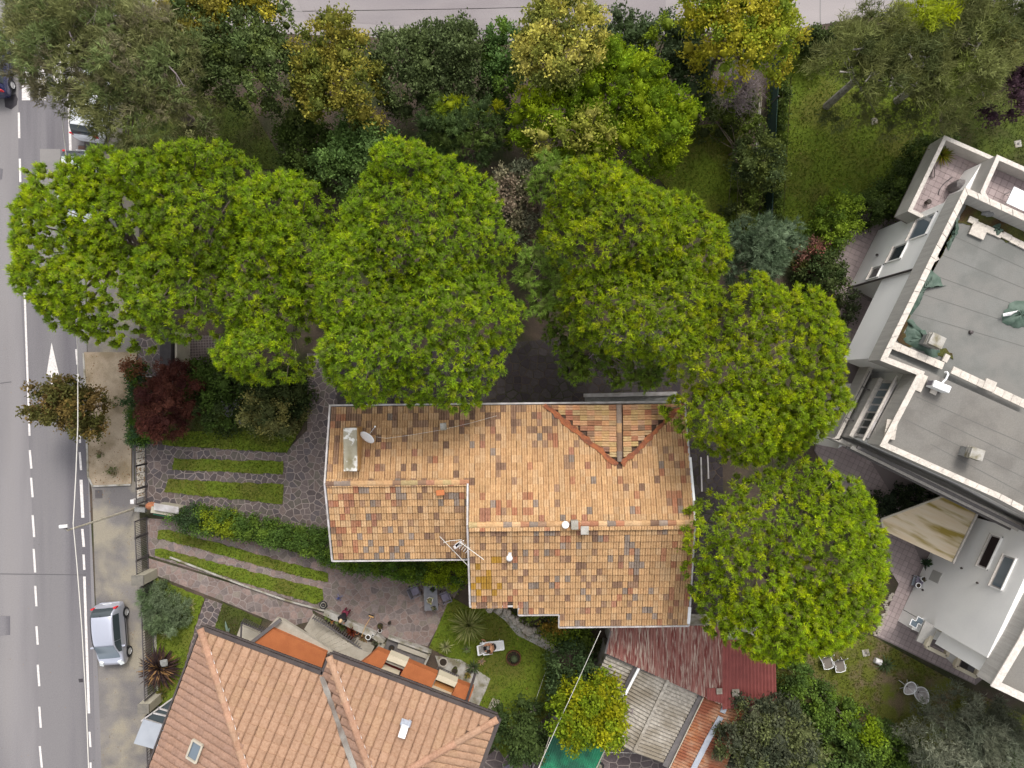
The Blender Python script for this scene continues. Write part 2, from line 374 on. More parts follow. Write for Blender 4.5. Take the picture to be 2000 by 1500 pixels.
# ================================================================ SETTING
def struct(name, px, z, m, label=None, thick=0):
    mb = MB(); P = wl(px, 0)
    if thick: mb.prism(P, z - thick, z)
    else: mb.sheet(P, z)
    return mk(name, mb, M[m], kind='structure', label=label)
g = MB(); g.sheet([(-400, -400), (400, -400), (400, 400), (-400, 400)], -.012); mk('ground', g, M['soil'], kind='structure')
road = struct('road', [(-3000, -3000), (165, -3000), (165, 500), (170, 700), (175, 960), (200, 1500), (260, 4500), (-3000, 4500)], 0, 'asphalt')
struct('side_road', [(165.5, -1500), (6000, -1500), (6000, 0), (1690, 34), (1560, 55), (1400, 62), (960, 82), (560, 66), (330, 40), (165.5, 30)], .0, 'concroad')
M['seam'] = mat('tar_seam', (.09, .085, .09), rough=.9)
def rchild(name, px, z, m):
    mb = MB(); mb.sheet(wl(px), z); return mk(name, mb, M[m], road)
rchild('lane_surface', [(36, -300), (134, -300), (134, 500), (172, 930), (206, 2200), (110, 2200), (60, 930), (36, 500)], .004, 'asphalt2')
rchild('asphalt_patch', [(78, 291), (118, 291), (124, 470), (124, 600), (84, 600), (80, 400)], .008, 'patchl')
rchild('asphalt_patch', [(8, 187), (31, 184), (35, 193), (33, 205), (22, 214), (10, 209)], .008, 'patchd')
rchild('asphalt_patch', [(0, 1203), (20, 1203), (20, 1240), (0, 1242)], .008, 'asphalt2')
rchild('asphalt_patch', [(118, 1035), (155, 1030), (158, 1118), (120, 1121)], .008, 'asphalt2')
rchild('asphalt_patch', [(153, 1326), (162, 1325), (163, 1332), (155, 1333)], .008, 'patchd')
rchild('asphalt_patch', [(-20, 325), (6, 330), (4, 350), (-20, 356)], .008, 'asphalt2')
rchild('asphalt_joint', [(0, 1120), (168, 1122), (168, 1123.6), (0, 1121.6)], .009, 'seam')
rchild('asphalt_joint', [(0, 748), (22, 745), (23, 746.5), (0, 749.5)], .009, 'seam')
def line(x0, y0, x1, y1, w=4.2): return [(x0 - w / 2, y0), (x0 + w / 2, y0), (x1 + w / 2, y1), (x1 - w / 2, y1)]
LM = [line(37, 220, 38, 270), line(39, 310, 40, 356), line(41.5, 385, 44, 505), line(48, 560, 58, 851, 4), line(58.5, 879, 61.5, 915), line(61, 933, 64, 971),
      line(64, 1006, 67, 1049), line(66, 1072, 69, 1118), line(69, 1144, 71.5, 1184), line(71.5, 1223, 74, 1259), line(74, 1298, 77, 1340), line(77, 1380, 80, 1421), line(78, 1457, 82, 1499), line(82, 1535, 84, 1575),
      line(135, 205, 139, 325, 5), line(149, 682, 151.5, 712), line(152, 730, 153.5, 756), line(156, 845, 156.5, 865), line(156, 883, 158.5, 918), line(158.5, 937, 162, 1011, 6),
      line(161, 1033, 164, 1068, 5), line(163.5, 1083, 165, 1113, 4.4), line(165, 1126, 174, 1393, 5), line(175, 1429, 177, 1459, 4), line(177, 1489, 178, 1530, 4)]
for L_ in LM: rchild('lane_line', L_, .013, 'paint')
for x in (43, 74, 105, 131):
    rchild('crossing_bar', [(x, -60 if x > 200 else 60), (x + 16, 60), (x + 16, 196), (x, 196)], .013, 'paint')
rchild('crossing_bar', [(40, 0), (60, 0), (60, 30), (40, 28)], .013, 'paint')
rchild('direction_arrow', [(101, 669), (115.5, 732), (106, 732), (106, 790), (100, 790), (100, 732), (91, 732)], .013, 'paint')
rchild2 = lambda px, m='patchl': mk('road_joint', MB().sheet(wl(px), .006), M[m], bpy.data.objects['side_road'])
rchild2([(1601, -10), (1603, -10), (1603, 50), (1601, 50)], 'asphalt'); rchild2([(560, 22), (900, 17), (1190, 10), (1190, 11), (900, 18.2), (560, 23.2)], 'asphalt'); rchild2([(580, 0), (1300, -6), (1300, 30), (950, 60), (600, 40)], 'concroad2'); rchild2([(930, 60), (1000, 52), (1000, 54), (930, 62)], 'asphalt')
struct('shoulder', [(166, 200), (272, 200), (272, 688), (262, 690), (262, 940), (270, 945), (300, 1620), (202, 1620), (180, 960), (177, 944), (171, 700)], .004, 'shoulder')
struct('verge', [(166, 688), (270, 688), (258, 760), (258, 944), (184, 948), (175, 930), (170, 760)], .1, 'sand', thick=.09)
mb = MB()
for a, b in (((165, 690), (169, 760)), ((169, 760), (174, 930)), ((174, 930), (183, 949)), ((183, 949), (257, 946))):
    mb.bar((*wl([a])[0], .06), (*wl([b])[0], .06), .1, .13)
mk('kerb', mb, M['cement'], kind='structure')
mb = MB(); mb.sheet(wl([(186, 957), (200, 957), (200, 973), (186, 973)]), .014); dr = mk('drain_grate', mb, M['iron']); tag(dr, 'dark iron drain grate below the sandy verge', 'drain')
mb = MB()
for i in range(6): mb.bar((*wl([(186, 959 + i * 2.5)])[0], .02), (*wl([(200, 959 + i * 2.5)])[0], .02), .02, .012)
mk('bar', mb, M['iron2'], dr)
mb = MB(); mb.sheet(wl([(153, 284), (166, 284), (166, 298), (153, 298)]), .014); tag(mk('drain_grate', mb, M['iron']), 'rusty drain grate between the parked white cars', 'drain')
mb = MB()
for i in range(5): mb.bar((*wl([(153, 286 + i * 2.5)])[0], .02), (*wl([(166, 286 + i * 2.5)])[0], .02), .02, .012)
mk('bar', mb, M['rust'], bpy.data.objects['drain_grate.001'])
# lawns
LAWNS = []
def jag(pts, a=3, step=6, seed=1):
    rr = random.Random(seed); P = []; n = len(pts)
    for i in range(n):
        p, q = pts[i], pts[(i + 1) % n]; k = max(1, int(math.hypot(q[0] - p[0], q[1] - p[1]) / step))
        for t in range(k): P.append((p[0] + (q[0] - p[0]) * t / k + rr.uniform(-a, a), p[1] + (q[1] - p[1]) * t / k + rr.uniform(-a, a)))
    return P
def lawn(px, z, m, dens, name='lawn'):
    if name != 'lawn': px = jag(px, 1.6, 7, int(px[0][1]))
    struct(name, px, z, m, thick=z); LAWNS.append((wl(px), z, m, dens))
lawn([(1270, 250), (1440, 240), (1485, 320), (1480, 440), (1440, 470), (1330, 400), (1270, 330)], .03, 'lawn', 70)
lawn([(1535, 90), (1830, 90), (1835, 270), (1780, 380), (1640, 440), (1600, 500), (1505, 480), (1518, 300), (1528, 180)], .03, 'lawn', 80)
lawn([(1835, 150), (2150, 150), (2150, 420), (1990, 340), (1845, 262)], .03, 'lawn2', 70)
lawn([(1500, 1300), (1700, 1240), (1880, 1340), (2050, 1420), (2050, 1600), (1450, 1600)], .03, 'lawn3', 60)
lawn([(880, 1165), (915, 1185), (985, 1180), (1085, 1275), (1075, 1390), (985, 1480), (930, 1400), (950, 1320), (838, 1265)], .03, 'lawn', 70)
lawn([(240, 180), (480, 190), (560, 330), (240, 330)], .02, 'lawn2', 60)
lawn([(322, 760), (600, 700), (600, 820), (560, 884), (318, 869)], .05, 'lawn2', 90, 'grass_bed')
lawn([(318, 843), (585, 842), (560, 884), (318, 869)], .07, 'lawn', 90, 'grass_strip')
lawn([(340, 895), (553, 901), (553, 926), (337, 917)], .06, 'lawn', 90, 'grass_strip')
lawn([(328, 935), (480, 943), (554, 945), (552, 984), (470, 976), (320, 960)], .06, 'lawn', 90, 'grass_strip')
lawn([(309, 1035), (330, 1035), (642, 1120), (640, 1137), (600, 1129), (308, 1050)], .06, 'lawn', 90, 'grass_strip')
lawn([(305, 1071), (330, 1075), (630, 1150), (632, 1170), (618, 1180), (303, 1084)], .06, 'lawn', 90, 'grass_strip')
lawn([(297, 1125), (400, 1168), (380, 1230), (335, 1390), (300, 1390)], .04, 'lawn', 80, 'grass_bed')
lawn([(436, 1178), (512, 1210), (505, 1230), (440, 1245), (420, 1225)], .04, 'lawn2', 80, 'grass_bed')
# grass blades
V = []; C = []
for P, z, m, dens in LAWNS:
    xs = [p[0] for p in P]; ys = [p[1] for p in P]
    n = int((max(xs) - min(xs)) * (max(ys) - min(ys)) * dens * 1.6)
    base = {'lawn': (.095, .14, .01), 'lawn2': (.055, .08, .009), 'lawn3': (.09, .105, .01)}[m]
    for _ in range(n):
        x = R.uniform(min(xs), max(xs)); y = R.uniform(min(ys), max(ys))
        if not inpoly(x, y, P): continue
        nz = vnoise(x, y, 1.6, 3); bare = m == 'lawn3' and vnoise(x, y, 1.1, 9) > .7
        if bare: continue
        a = R.uniform(0, 6.28); h = R.uniform(.05, .13); w = R.uniform(.02, .035); l = R.uniform(.02, .12)
        ca, sa = math.cos(a), math.sin(a)
        V += [(x - ca * w, y - sa * w, z), (x + ca * w, y + sa * w, z), (x - sa * l, y + ca * l, z + h)]
        s = R.uniform(.85, 1.15) * (.8 + .4 * nz); C += [(base[0] * s * (1 + .5 * (R.random() > .85)), base[1] * s, base[2] * s)] * 3
V = np.array(V); T = np.arange(len(V)).reshape(-1, 3)
g = fast('grass', V, T, np.array(C), M['grass'], None, kind='stuff'); tag(g, 'short grass blades growing over the lawns and grass strips', 'grass')
# paving
STC = [(.105, .085, .083), (.125, .1, .095), (.092, .078, .08), (.14, .108, .097), (.115, .1, .085)]
def paving(name, polys, sp, gap, cols, z=.0, seed=1, bed='mortar'):
    s = None; items = []
    for k, px in enumerate(polys):
        mb = MB(); mb.sheet(wl(px), z + .008 + k * .002)
        if s is None: s = mk(name, mb, M[bed], kind='structure')
        else: mk('mortar_bed', mb, M[bed], s)
        items += crazy(wl(px), sp, gap, z + .006, z + .024, cols, rnd=random.Random(seed + k))
    pieces('stone', items, M['stone'], s, 'stone_field')
    return s
paving('driveway', [[(284, 866), (560, 880), (640, 800), (655, 1080), (600, 1065), (345, 1000), (284, 990)], [(600, 690), (655, 690), (660, 800), (640, 800), (600, 850)],
                    [(255, 660), (325, 660), (325, 735), (262, 735)]], .40, .045, STC, seed=3)
paving('lower_driveway', [[(288, 1012), (345, 1016), (650, 1098), (910, 1130), (880, 1180), (835, 1262), (760, 1248), (636, 1193), (290, 1085)],
                          [(290, 1090), (560, 1172), (640, 1200), (600, 1215), (560, 1225), (430, 1172), (290, 1118)]], .42, .042,
       [(.19, .145, .13), (.21, .155, .135), (.17, .14, .13), (.225, .165, .145), (.19, .16, .135)], seed=8)
paving('garden_path', [[(402, 1168), (436, 1180), (420, 1225), (440, 1245), (395, 1235), (300, 1440), (300, 1400), (335, 1390), (380, 1230)]], .36, .05, STC, seed=15)
paving('rear_yard', [[(655, 700), (1325, 640), (1330, 800), (655, 800)], [(1335, 860), (1410, 860), (1420, 1240), (1340, 1235)]], .5, .04, [(.04, .032, .035), (.05, .042, .042)], seed=21, bed='soil')  # stones coloured near black, painting in the shade under the pines
paving('back_court', [[(960, 1470), (1050, 1390), (1100, 1500), (1100, 1600), (900, 1600), (930, 1490)], [(1150, 1440), (1330, 1480), (1330, 1560), (1150, 1560)]], .6, .05, [(.1, .08, .08), (.12, .1, .095)], seed=27)
# small cobbles behind the gate
s = struct('cobbled_yard', [(358, 655), (430, 655), (475, 745), (358, 740)], .01, 'mortar')
pieces('cobble', grid_tiles(wl([(358, 655), (430, 655), (475, 745), (358, 740)]), .16, .05, .01, .03, None, .04), mat('cobble', (.12, .09, .085), (.09, .07, .07), 5, .9, attr=True, fine=.2), s, 'cobble_field', 250)
# pavement round the east building
s = struct('pavement', [(1665, 405), (1735, 430), (1780, 405), (2080, 500), (2080, 1190), (1905, 1338), (1710, 1242), (1755, 1140), (1640, 960), (1590, 880), (1640, 640), (1625, 520)], .01, 'grout')
pieces('paver', grid_tiles(wl([(1667, 407), (1735, 432), (1715, 450), (1660, 562), (1705, 592), (1650, 720), (1700, 900), (1750, 980), (1800, 1100), (1755, 1208), (1800, 1250), (1905, 1300), (1903, 1335), (1712, 1240), (1755, 1140), (1640, 960), (1592, 880), (1642, 640), (1627, 520)]),
    .3, math.radians(-25), .01, .03, None, .02), M['pink'], s, 'paver_field')
# pebble edging
mb = MB()
for i in range(46):
    t = i / 45; x = 1712 + 28 * t + R.uniform(-5, 5); y = 1240 - 80 * t + R.uniform(-3, 3); q = wp(x, y, .04)
    mb.lathe((q.x, q.y, -.01), [(.08, 0), (.1, .05), (.04, .1)], 6, sx=R.uniform(.6, 1.1), sy=R.uniform(.6, 1.1))
tag(mk('pebbles', mb, M['whiter'], kind='stuff'), 'row of pale pebbles edging the pavement beside the round pine', 'pebbles')
# ================================================================ MAIN HOUSE
th = math.radians(.6); ct, st = math.cos(th), math.sin(th)
def mh(X, d, z=0): return (X * ct + d * st, -1.05 + X * st - d * ct, z)      # local X, d southwards from the north eave
ZN = lambda d: 6 + .3 * d; ZL = lambda d: 7.095 - .3 * (d - 3.65); ZM = lambda d: 7.68 - .3 * (d - 5.6)
house = thing('tiled_house', 'long low house with weathered tan clay tile roof and white gutters beneath the pines', 'house', mh(0, 5, 0))
def hp(pts): return [mh(a, b)[:2] for a, b in pts]
mb = MB(); mb.prism(hp([(-8.5, .5), (8.1, .5), (8.1, 10.5), (2.7, 10.5), (2.7, 9.8), (.7, 9.8), (.7, 9.3), (-1.7, 9.3), (-1.7, 7.1), (-8.5, 7.1)]), 0, 5.75)
mk('wall', mb, M['wallwarm'], house)
def plane(name, pts, m, parent, t=.1):
    n = len(pts); v = [Vector(p) for p in pts]; nz = Vector((0, 0, t))
    return pts
mb = MB()
def slab(mb, pts, t=.14):
    v = [Vector(p) for p in pts]; n = len(v); f = [tuple(range(n)), tuple(range(n, 2 * n))[::-1]] + [(i, n + i, n + (i + 1) % n, (i + 1) % n) for i in range(n)]
    mb.add([p - Vector((0, 0, .03)) for p in v] + [p - Vector((0, 0, t)) for p in v], f)
def Z3(pts, zf): return [mh(a, b, zf(b) if callable(zf) else zf) for a, b in pts]
NP = [(-8.98, 0), (8.5, 0), (8.5, 5.6), (-2.1, 5.6), (-2.1, 3.65), (-8.98, 3.65)]
slab(mb, Z3(NP, ZN)); slab(mb, Z3([(-8.98, 3.65), (-2.1, 3.65), (-2.1, 7.6), (-8.98, 7.6)], ZL))
MP = [(-2.1, 5.6), (8.5, 5.6), (8.6, 11.0), (2.3, 11.0), (2.3, 10.3), (.3, 10.3), (.3, 9.8), (-2.1, 9.8)]
slab(mb, Z3(MP, ZM))
GR = (5.18, 2.85)
zg = lambda X: 6.86 - .245 * abs(X - 5.18)
slab(mb, [mh(1.7, .02, 6.06), mh(5.18, .02, 6.87), mh(5.18, 2.85, 6.87)], .1); slab(mb, [mh(8.42, .02, 6.06), mh(5.18, .02, 6.87), mh(5.18, 2.85, 6.87)], .1)
roof = mk('roof', mb, M['deck'], house)
# wall between the two ridges
mb = MB()
v = [mh(-2.1, 3.66, 6.98), mh(-2.1, 5.6, 7.55), mh(-2.1, 7.6, 6.95), mh(-2.1, 7.6, 5.7)]
mb.add(v + [(p[0] + .1, p[1], p[2]) for p in v], [(0, 1, 2, 3), (7, 6, 5, 4), (0, 4, 5, 1), (1, 5, 6, 2), (2, 6, 7, 3), (3, 7, 4, 0)]); mk('step_wall', mb, M['cement'], house)
mb = MB(); mb.add([mh(1.9, .1, 6.0), mh(8.3, .1, 6.0), mh(5.18, .1, 6.78), mh(1.9, .3, 6.0), mh(8.3, .3, 6.0), mh(5.18, .3, 6.78)], [(0, 1, 2), (5, 4, 3), (0, 3, 4, 1), (1, 4, 5, 2), (2, 5, 3, 0)]); mk('gable_wall', mb, M['wallwarm'], house)
TAN = [(.50, .31, .155), (.52, .325, .165), (.48, .295, .15), (.51, .335, .185), (.465, .28, .14)]; BR = [(.25, .15, .095), (.2, .12, .08), (.29, .18, .115), (.31, .19, .115)]
RED = [(.35, .155, .085), (.37, .18, .10), (.33, .16, .10)]; GREY = [(.23, .18, .145), (.27, .21, .17)]
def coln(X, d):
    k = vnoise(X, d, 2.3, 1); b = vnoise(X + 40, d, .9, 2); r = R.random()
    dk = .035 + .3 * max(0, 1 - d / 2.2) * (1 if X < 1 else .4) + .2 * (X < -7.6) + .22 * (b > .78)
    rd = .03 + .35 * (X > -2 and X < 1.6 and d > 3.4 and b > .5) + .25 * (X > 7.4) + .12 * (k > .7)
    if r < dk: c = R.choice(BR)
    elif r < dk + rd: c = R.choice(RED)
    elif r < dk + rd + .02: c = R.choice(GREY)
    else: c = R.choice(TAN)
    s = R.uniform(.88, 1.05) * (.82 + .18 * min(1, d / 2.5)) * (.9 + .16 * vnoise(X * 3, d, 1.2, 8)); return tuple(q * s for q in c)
def cols_(X, d):
    r = R.random(); b = vnoise(X, d, 1.1, 5)
    if X > -2.1 and X < -.75 and 7.3 < d < 9.3 and r < .42 and b > .3: c = R.choice([(.42, .235, .03), (.36, .2, .03)])
    elif r < .07 + .14 * (b > .7): c = R.choice(BR)
    elif r < .13 + .25 * (X > 7.5 or X < -7.8): c = R.choice(RED)
    elif r < .21 + .18 * (b < .3): c = R.choice(GREY)
    else: c = R.choice(TAN)
    s = R.uniform(.76, .95) * (.88 + .24 * vnoise(X * 2.5, d, 1.1, 6)); return tuple(q * s for q in c)
PR = [(0, -.0), (.1, .033), (.36, .033), (.46, .0), (.58, .033), (.86, .033), (.96, -.0)]
cs, sn = 1, .3
def tN(X, d, z): return mh(X, d, ZN(d) + z)
it = []
NPc = [(-8.98, 0), (1.7, 0), (5.18, 2.95), (8.42, 0.1), (8.5, 0.1), (8.5, 5.7), (-2.1, 5.7), (-2.1, 3.75), (-8.98, 3.75)]
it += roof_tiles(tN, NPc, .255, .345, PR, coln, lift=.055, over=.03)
# south slopes: up-slope runs north, so mirror d
it += roof_tiles(lambda X, u, z: mh(X, 7.6 - u, ZL(7.6 - u) + z), [(-8.98, 0), (-2.1, 0), (-2.1, 4.0), (-8.98, 4.0)], .255, .345, PR, lambda X, u: cols_(X, 7.6 - u), lift=.055, over=.03)
it += roof_tiles(lambda X, u, z: mh(X, 11.0 - u, ZM(11.0 - u) + z), [(2.3, 0), (8.55, 0), (8.5, 5.5), (-2.1, 5.5), (-2.1, 1.2), (.3, 1.2), (.3, .7), (2.3, .7)], .255, .345, PR, lambda X, u: cols_(X, 11 - u), lift=.055, over=.03)
gc = lambda a, b: tuple(q * R.uniform(.85, 1.05) for q in R.choice(TAN + RED[:2] + TAN[:3] + BR[:1]))
it += roof_tiles(lambda s, u, z: mh(1.95 + u, s, zg(1.95 + u) + z + .05), [(0.02, 0), (2.75, 3.1), (.02, 3.1)], .255, .345, PR, gc)
it += roof_tiles(lambda s, u, z: mh(8.2 - u, s, zg(8.2 - u) + z + .05), [(0.02, 0), (2.75, 2.9), (.02, 2.9)], .255, .345, PR, gc)
pieces('tile', it, M['tile'], roof, 'tile_field')
rc = caps([mh(-9, 3.65, 7.12), mh(-2.15, 3.65, 7.12)], .16, .4, None, RED + TAN + BR + GREY + [(.4, .3, .15)])
rc += caps([mh(-2.1, 5.6, 7.72), mh(8.52, 5.6, 7.72)], .16, .4, None, RED + TAN + BR + GREY + [(.4, .3, .15)])
rc += caps([mh(5.18, 0, 6.95), mh(5.18, 2.7, 6.95)], .14, .4, None, TAN + GREY + BR)
pieces('ridge_tile', rc, M['tile'], roof, 'ridge_field')
# mortar valleys of the small cross gable: ragged brown strips
for a, b in (((1.6, 0), (5.05, 2.9)), ((8.45, .05), (5.3, 2.9))):
    mb = MB(); n = 22; v = []
    sg_ = 1 if b[0] > a[0] else -1
    for i in range(n + 1):
        t = i / n; X = a[0] + (b[0] - a[0]) * t; d = a[1] + (b[1] - a[1]) * t; w1 = .08 + R.uniform(-.04, .05); w2 = .09 + R.uniform(-.04, .05); zz = max(ZN(d), 0) + .14
        v += [mh(X - w1 * sg_, d + w1, zz + .0), mh(X + w2 * sg_, d - w2, zz + .01), mh(X, d, zz - .0)]
    f = []
    for i in range(n): k = 3 * i; f += [(k, k + 2, k + 5, k + 3), (k + 2, k + 1, k + 4, k + 5)]
    mb.add(v, f); mk('valley_mortar', mb, M['mosstile'], roof)
# gutters & verge boards
gm = []
def gut(pts, r=.055, m='gutter', name='gutter', par=house):
    for a, b in zip(pts, pts[1:]):
        mb = MB(); mb.bar(Vector(a), Vector(b), .085, .08); mk(name, mb, M[m], par)
gut([mh(-9.05, -.08, 5.98), mh(8.55, -.08, 5.98)]); gut([mh(-9.06, -.1, 6.02), mh(-9.06, 3.65, 7.12), mh(-9.06, 7.7, 5.9)], name='verge_trim')
gut([mh(-9.05, 7.7, 5.88), mh(-2.2, 7.7, 5.88)]); gut([mh(-2.17, 3.7, 7.16), mh(-2.17, 5.6, 7.72), mh(-2.17, 9.85, 6.42)], name='verge_trim')
gut([mh(-2.2, 9.88, 6.4), mh(.25, 9.88, 6.4)]); gut([mh(.22, 9.9, 6.4), mh(.22, 10.38, 6.25)], name='verge_trim'); gut([mh(.22, 10.38, 6.24), mh(2.22, 10.38, 6.24)])
gut([mh(2.22, 10.4, 6.24), mh(2.22, 11.08, 6.03)], name='verge_trim'); gut([mh(2.2, 11.08, 6.02), mh(8.68, 11.08, 6.02)])
gut([mh(8.58, -.05, 6.02), mh(8.6, 5.6, 7.72), mh(8.68, 11.08, 6.02)], name='verge_trim')
mb = MB(); mb.bar(mh(8.62, 2.6, 6.88), mh(8.63, 4.6, 7.48), .1, .06); mb.bar(mh(8.63, 10, 6.45), mh(8.63, 10.9, 6.17), .14, .08); mk('flashing', mb, M['white'], house)
mb = MB(); q0 = hp([(-8.95, 7.2), (-9, 7.2)])
mb.tube([mh(-1.9, 8.3, 5.9), mh(-2.2, 8.3, 3), mh(-2.2, 8.3, .1)], .05); mk('downpipe', mb, M['dgutter'], house)
# chimney slab
ch = MB(); ch.box(mh(-7.68, 1.98, 7.02), (.66, 2.04, .95), th); chm = mk('chimney', ch, M['ochre'], roof)
mb = MB(); mb.box(mh(-7.70, 1.98, 7.55), (.64, 2.06, .12), th); mk('chimney_cap', mb, M['whitestuff'], roof, bevel=.015)
# vents on the ridge
mb = MB(); q = mh(2.45, 5.58, 7.6); mb.lathe(q, [(.13, 0), (.13, .35), (.18, .37), (.16, .46), (.05, .5)], 12); mk('vent_pipe', mb, M['white'], roof, smooth=False)
mb = MB(); mb.box(mh(2.88, 5.6, 7.8), (.34, .4, .5), th); mk('chimney_stack', mb, M['cement'], roof, bevel=.02)
mb = MB(); mb.box(mh(3.35, 5.85, 7.75), (.3, .32, .45), th); mb.box(mh(3.35, 5.85, 8.0), (.38, .4, .05), th); mk('chimney_stack', mb, M['cement'], roof, bevel=.02)
mb = MB(); mb.box(mh(3.1, 5.65, 7.8), (.12, .3, .3), th); mk('clay_block', mb, M['clay'], roof)
q = mh(-.2, 7.25, ZM(7.25)); mb = MB(); mb.lathe(q, [(.08, 0), (.1, .2), (.14, .24), (.16, .3), (.1, .38), (.03, .42)], 14); mb.tube([Vector(q) + Vector((.03, .25, .1)), Vector(q) + Vector((0, 0, .1))], .09); mk('vent_cowl', mb, M['white'], roof, smooth=True)
mb = MB(); mb.box(mh(-3.5, 4.15, 7.12), (.4, .26, .12), .1); mk('clay_vent', mb, mat('orange_clay', (.42, .14, .05), rough=.8), roof, bevel=.03)
# cable over the roof
mb = MB(); pts = [(733, 853, 6.9), (755, 856, 6.86), (800, 850, 6.85), (860, 840, 6.72), (920, 826, 6.5), (970, 812, 6.35)]
mb.tube([wp(a, b, z + .08) for a, b, z in pts], .007, 5); tag(mk('roof_cable', mb, M['wire']), 'thin pale cable lying across the north slope of the tan tile roof', 'cable')
mb = MB(); q = wp(866, 833, 6.75); mb.box(q, (.3, .35, .25), .1); tag(mk('junction_box', mb, M['cement'], bevel=.02), 'small grey box standing on the north slope of the tan tile roof', 'box')
# satellite dish
q = wp(718, 853, 7.2); t = thing('satellite_dish', 'white satellite dish beside the long chimney on the tan roof', 'satellite dish', q)
mb = MB(); mm = Matrix.Translation(q) @ Matrix.Rotation(math.radians(-33), 4, 'Z') @ Matrix.Rotation(math.radians(48), 4, 'X')
for r0 in range(6):
    r = .36 * r0 / 5
    mb.v += [mm @ Vector((r * 1.1 * math.cos(a * math.pi / 12), r * .95 * math.sin(a * math.pi / 12), .3 * r * r + .0)) for a in range(24)]
mb.c = [(1, 1, 1)] * len(mb.v); mb.f = [(k * 24 + a, k * 24 + (a + 1) % 24, (k + 1) * 24 + (a + 1) % 24, (k + 1) * 24 + a) for k in range(5) for a in range(24)]
o = mk('dish', mb, M['white'], t, smooth=True); s_ = o.modifiers.new('s', 'SOLIDIFY'); s_.thickness = .025
mb = MB(); mb.tube([q + Vector((.05, .1, -.1)), wp(733, 833, 7.55)], .014); mk('arm', mb, M['whitem'], t)
mb = MB(); mb.lathe(wp(733, 833, 7.5), [(.03, 0), (.045, .04), (.04, .1), (.01, .12)], 8); mk('receiver', mb, M['white'], t)
mb = MB(); mb.tube([q + Vector((-.05, 0, -.7)), q + Vector((0, 0, -.05))], .025); mk('mast', mb, M['iron2'], t)
# TV antenna
q = wp(905, 1062, 6.8); t = thing('tv_antenna', 'aluminium television antenna on a mast above the step between the two tan roofs', 'antenna', q)
mb = MB(); mb.tube([q - Vector((0, 0, .6)), wp(905, 1056, 8.0)], .025); mk('mast', mb, M['whitem'], t)
mb = MB(); mb.tube([wp(859, 1048, 8.0), wp(914, 1105, 7.0)], .016); mk('guy_rod', mb, M['wire'], t)
mb = MB(); mb.tube([wp(900, 1060, 7.9), wp(945, 1093, 7.85)], .018); mk('boom', mb, M['wire'], t)
mb = MB(); mb.tube([wp(902, 1054, 7.9), wp(880, 1056, 7.9), wp(866, 1060, 7.9)], .012); mk('boom', mb, M['wire'], t)
for i in range(5):
    mb = MB(); a = wp(898 + i * 4, 1062 + i * 3, 7.85); mb.tube([a + Vector((-.12, -.15, 0)), a + Vector((.1, .13, 0))], .01); mk('element', mb, M['whitem'], t)
for i in range(2):
    mb = MB(); mb.box(wp(892 - i * 3 + 4, 1062 + i * 4, 7.8), (.36, .16, .03), .6); mk('reflector_panel', mb, M['gutter'], t)
# rear ledge
mb = MB(); mb.prism(wl([(1143, 771), (1320, 767), (1320, 810), (1143, 812)], 3.1), 2.85, 3.1); lp = mk('porch_roof', mb, M['rock'], house)
mb = MB(); mb.prism(wl([(1141, 769), (1322, 765), (1322, 772), (1141, 776)], 3.2), 2.8, 3.25); mk('porch_parapet', mb, M['gutter'], house)
mb = MB()
for x, y0, y1 in ((1368, 893, 960), (1381, 890, 935)): mb.prism(wl([(x, y0), (x + 2.5, y0), (x + 4.5, y1), (x + 1.5, y1)], .9), .86, .9)
tag(mk('white_board', mb, M['gutter'], kind=None), 'narrow white boards lying in the dark yard east of the tiled house', 'boards')
# ================================================================ SOUTH HOUSE (pink concrete tiles)
A0 = wp(393, 1230, 6); e = Vector((.936, -.352, 0)); nin = Vector((-.352, -.936, 0))
def sh(s, d, z): p = A0 + e * s + nin * d; return (p.x, p.y, z)
sho = thing('hipped_house', 'house with large salmon pink tiled hipped roof and dark gutters', 'house', sh(6, 6, 0))
mb = MB(); mb.prism([sh(a, b, 0)[:2] for a, b in ((.8, 2.6), (7.6, 2.6), (7.6, 1.8), (14.3, 1.8), (14.3, 13), (.8, 13))], 0, 5.8); mk('wall', mb, M['wallwarm'], sho)
K = .3
zN1 = lambda s, d: 6 + K * d; zN2 = lambda s, d: 6 + K * (d + 1); zW2 = lambda s, d: 6 + K * (s - 6.45); zW = lambda s, d: 6 + K * s; zE = lambda s, d: 6 + K * (15.35 - s)
PL = {'N1': ([(0, 0), (6.45, 0), (10.9, 4.45), (13.3, 6.9), (7, 7)], zN1), 'N2': ([(6.45, -1), (15.35, -1), (10.9, 3.45)], zN2), 'W2': ([(6.45, -1), (10.9, 3.45), (10.9, 4.45), (6.45, 0)], zW2),
      'W': ([(0, 0), (7, 7), (7, 7.2), (0, 14)], zW), 'E': ([(15.35, -1), (15.35, 8.4), (13.3, 6.9), (10.9, 4.45), (10.9, 3.45)], zE)}
mb = MB()
for P, z in PL.values(): slab(mb, [sh(a, b, z(a, b)) for a, b in P][::-1])
slab(mb, [sh(0, 14, 6), sh(7, 7, 8.1), sh(13.3, 6.9, 8.1), sh(15.35, 8.4, 6.3), sh(15.35, 14, 6)])
rf = mk('roof', mb, M['deck'], sho)
PK = [(.33, .203, .132), (.345, .213, .139), (.318, .194, .125), (.335, .208, .13)]; PK2 = [(.285, .175, .125), (.275, .17, .125), (.29, .18, .132), (.27, .165, .118)]  # PK2: darker copy for the west slopes, their shade put into the colour
PS = [(.0, -.03), (.04, .0), (.14, .045), (.36, .06), (.66, .06), (.86, .04), (.94, .0), (.985, -.03)]
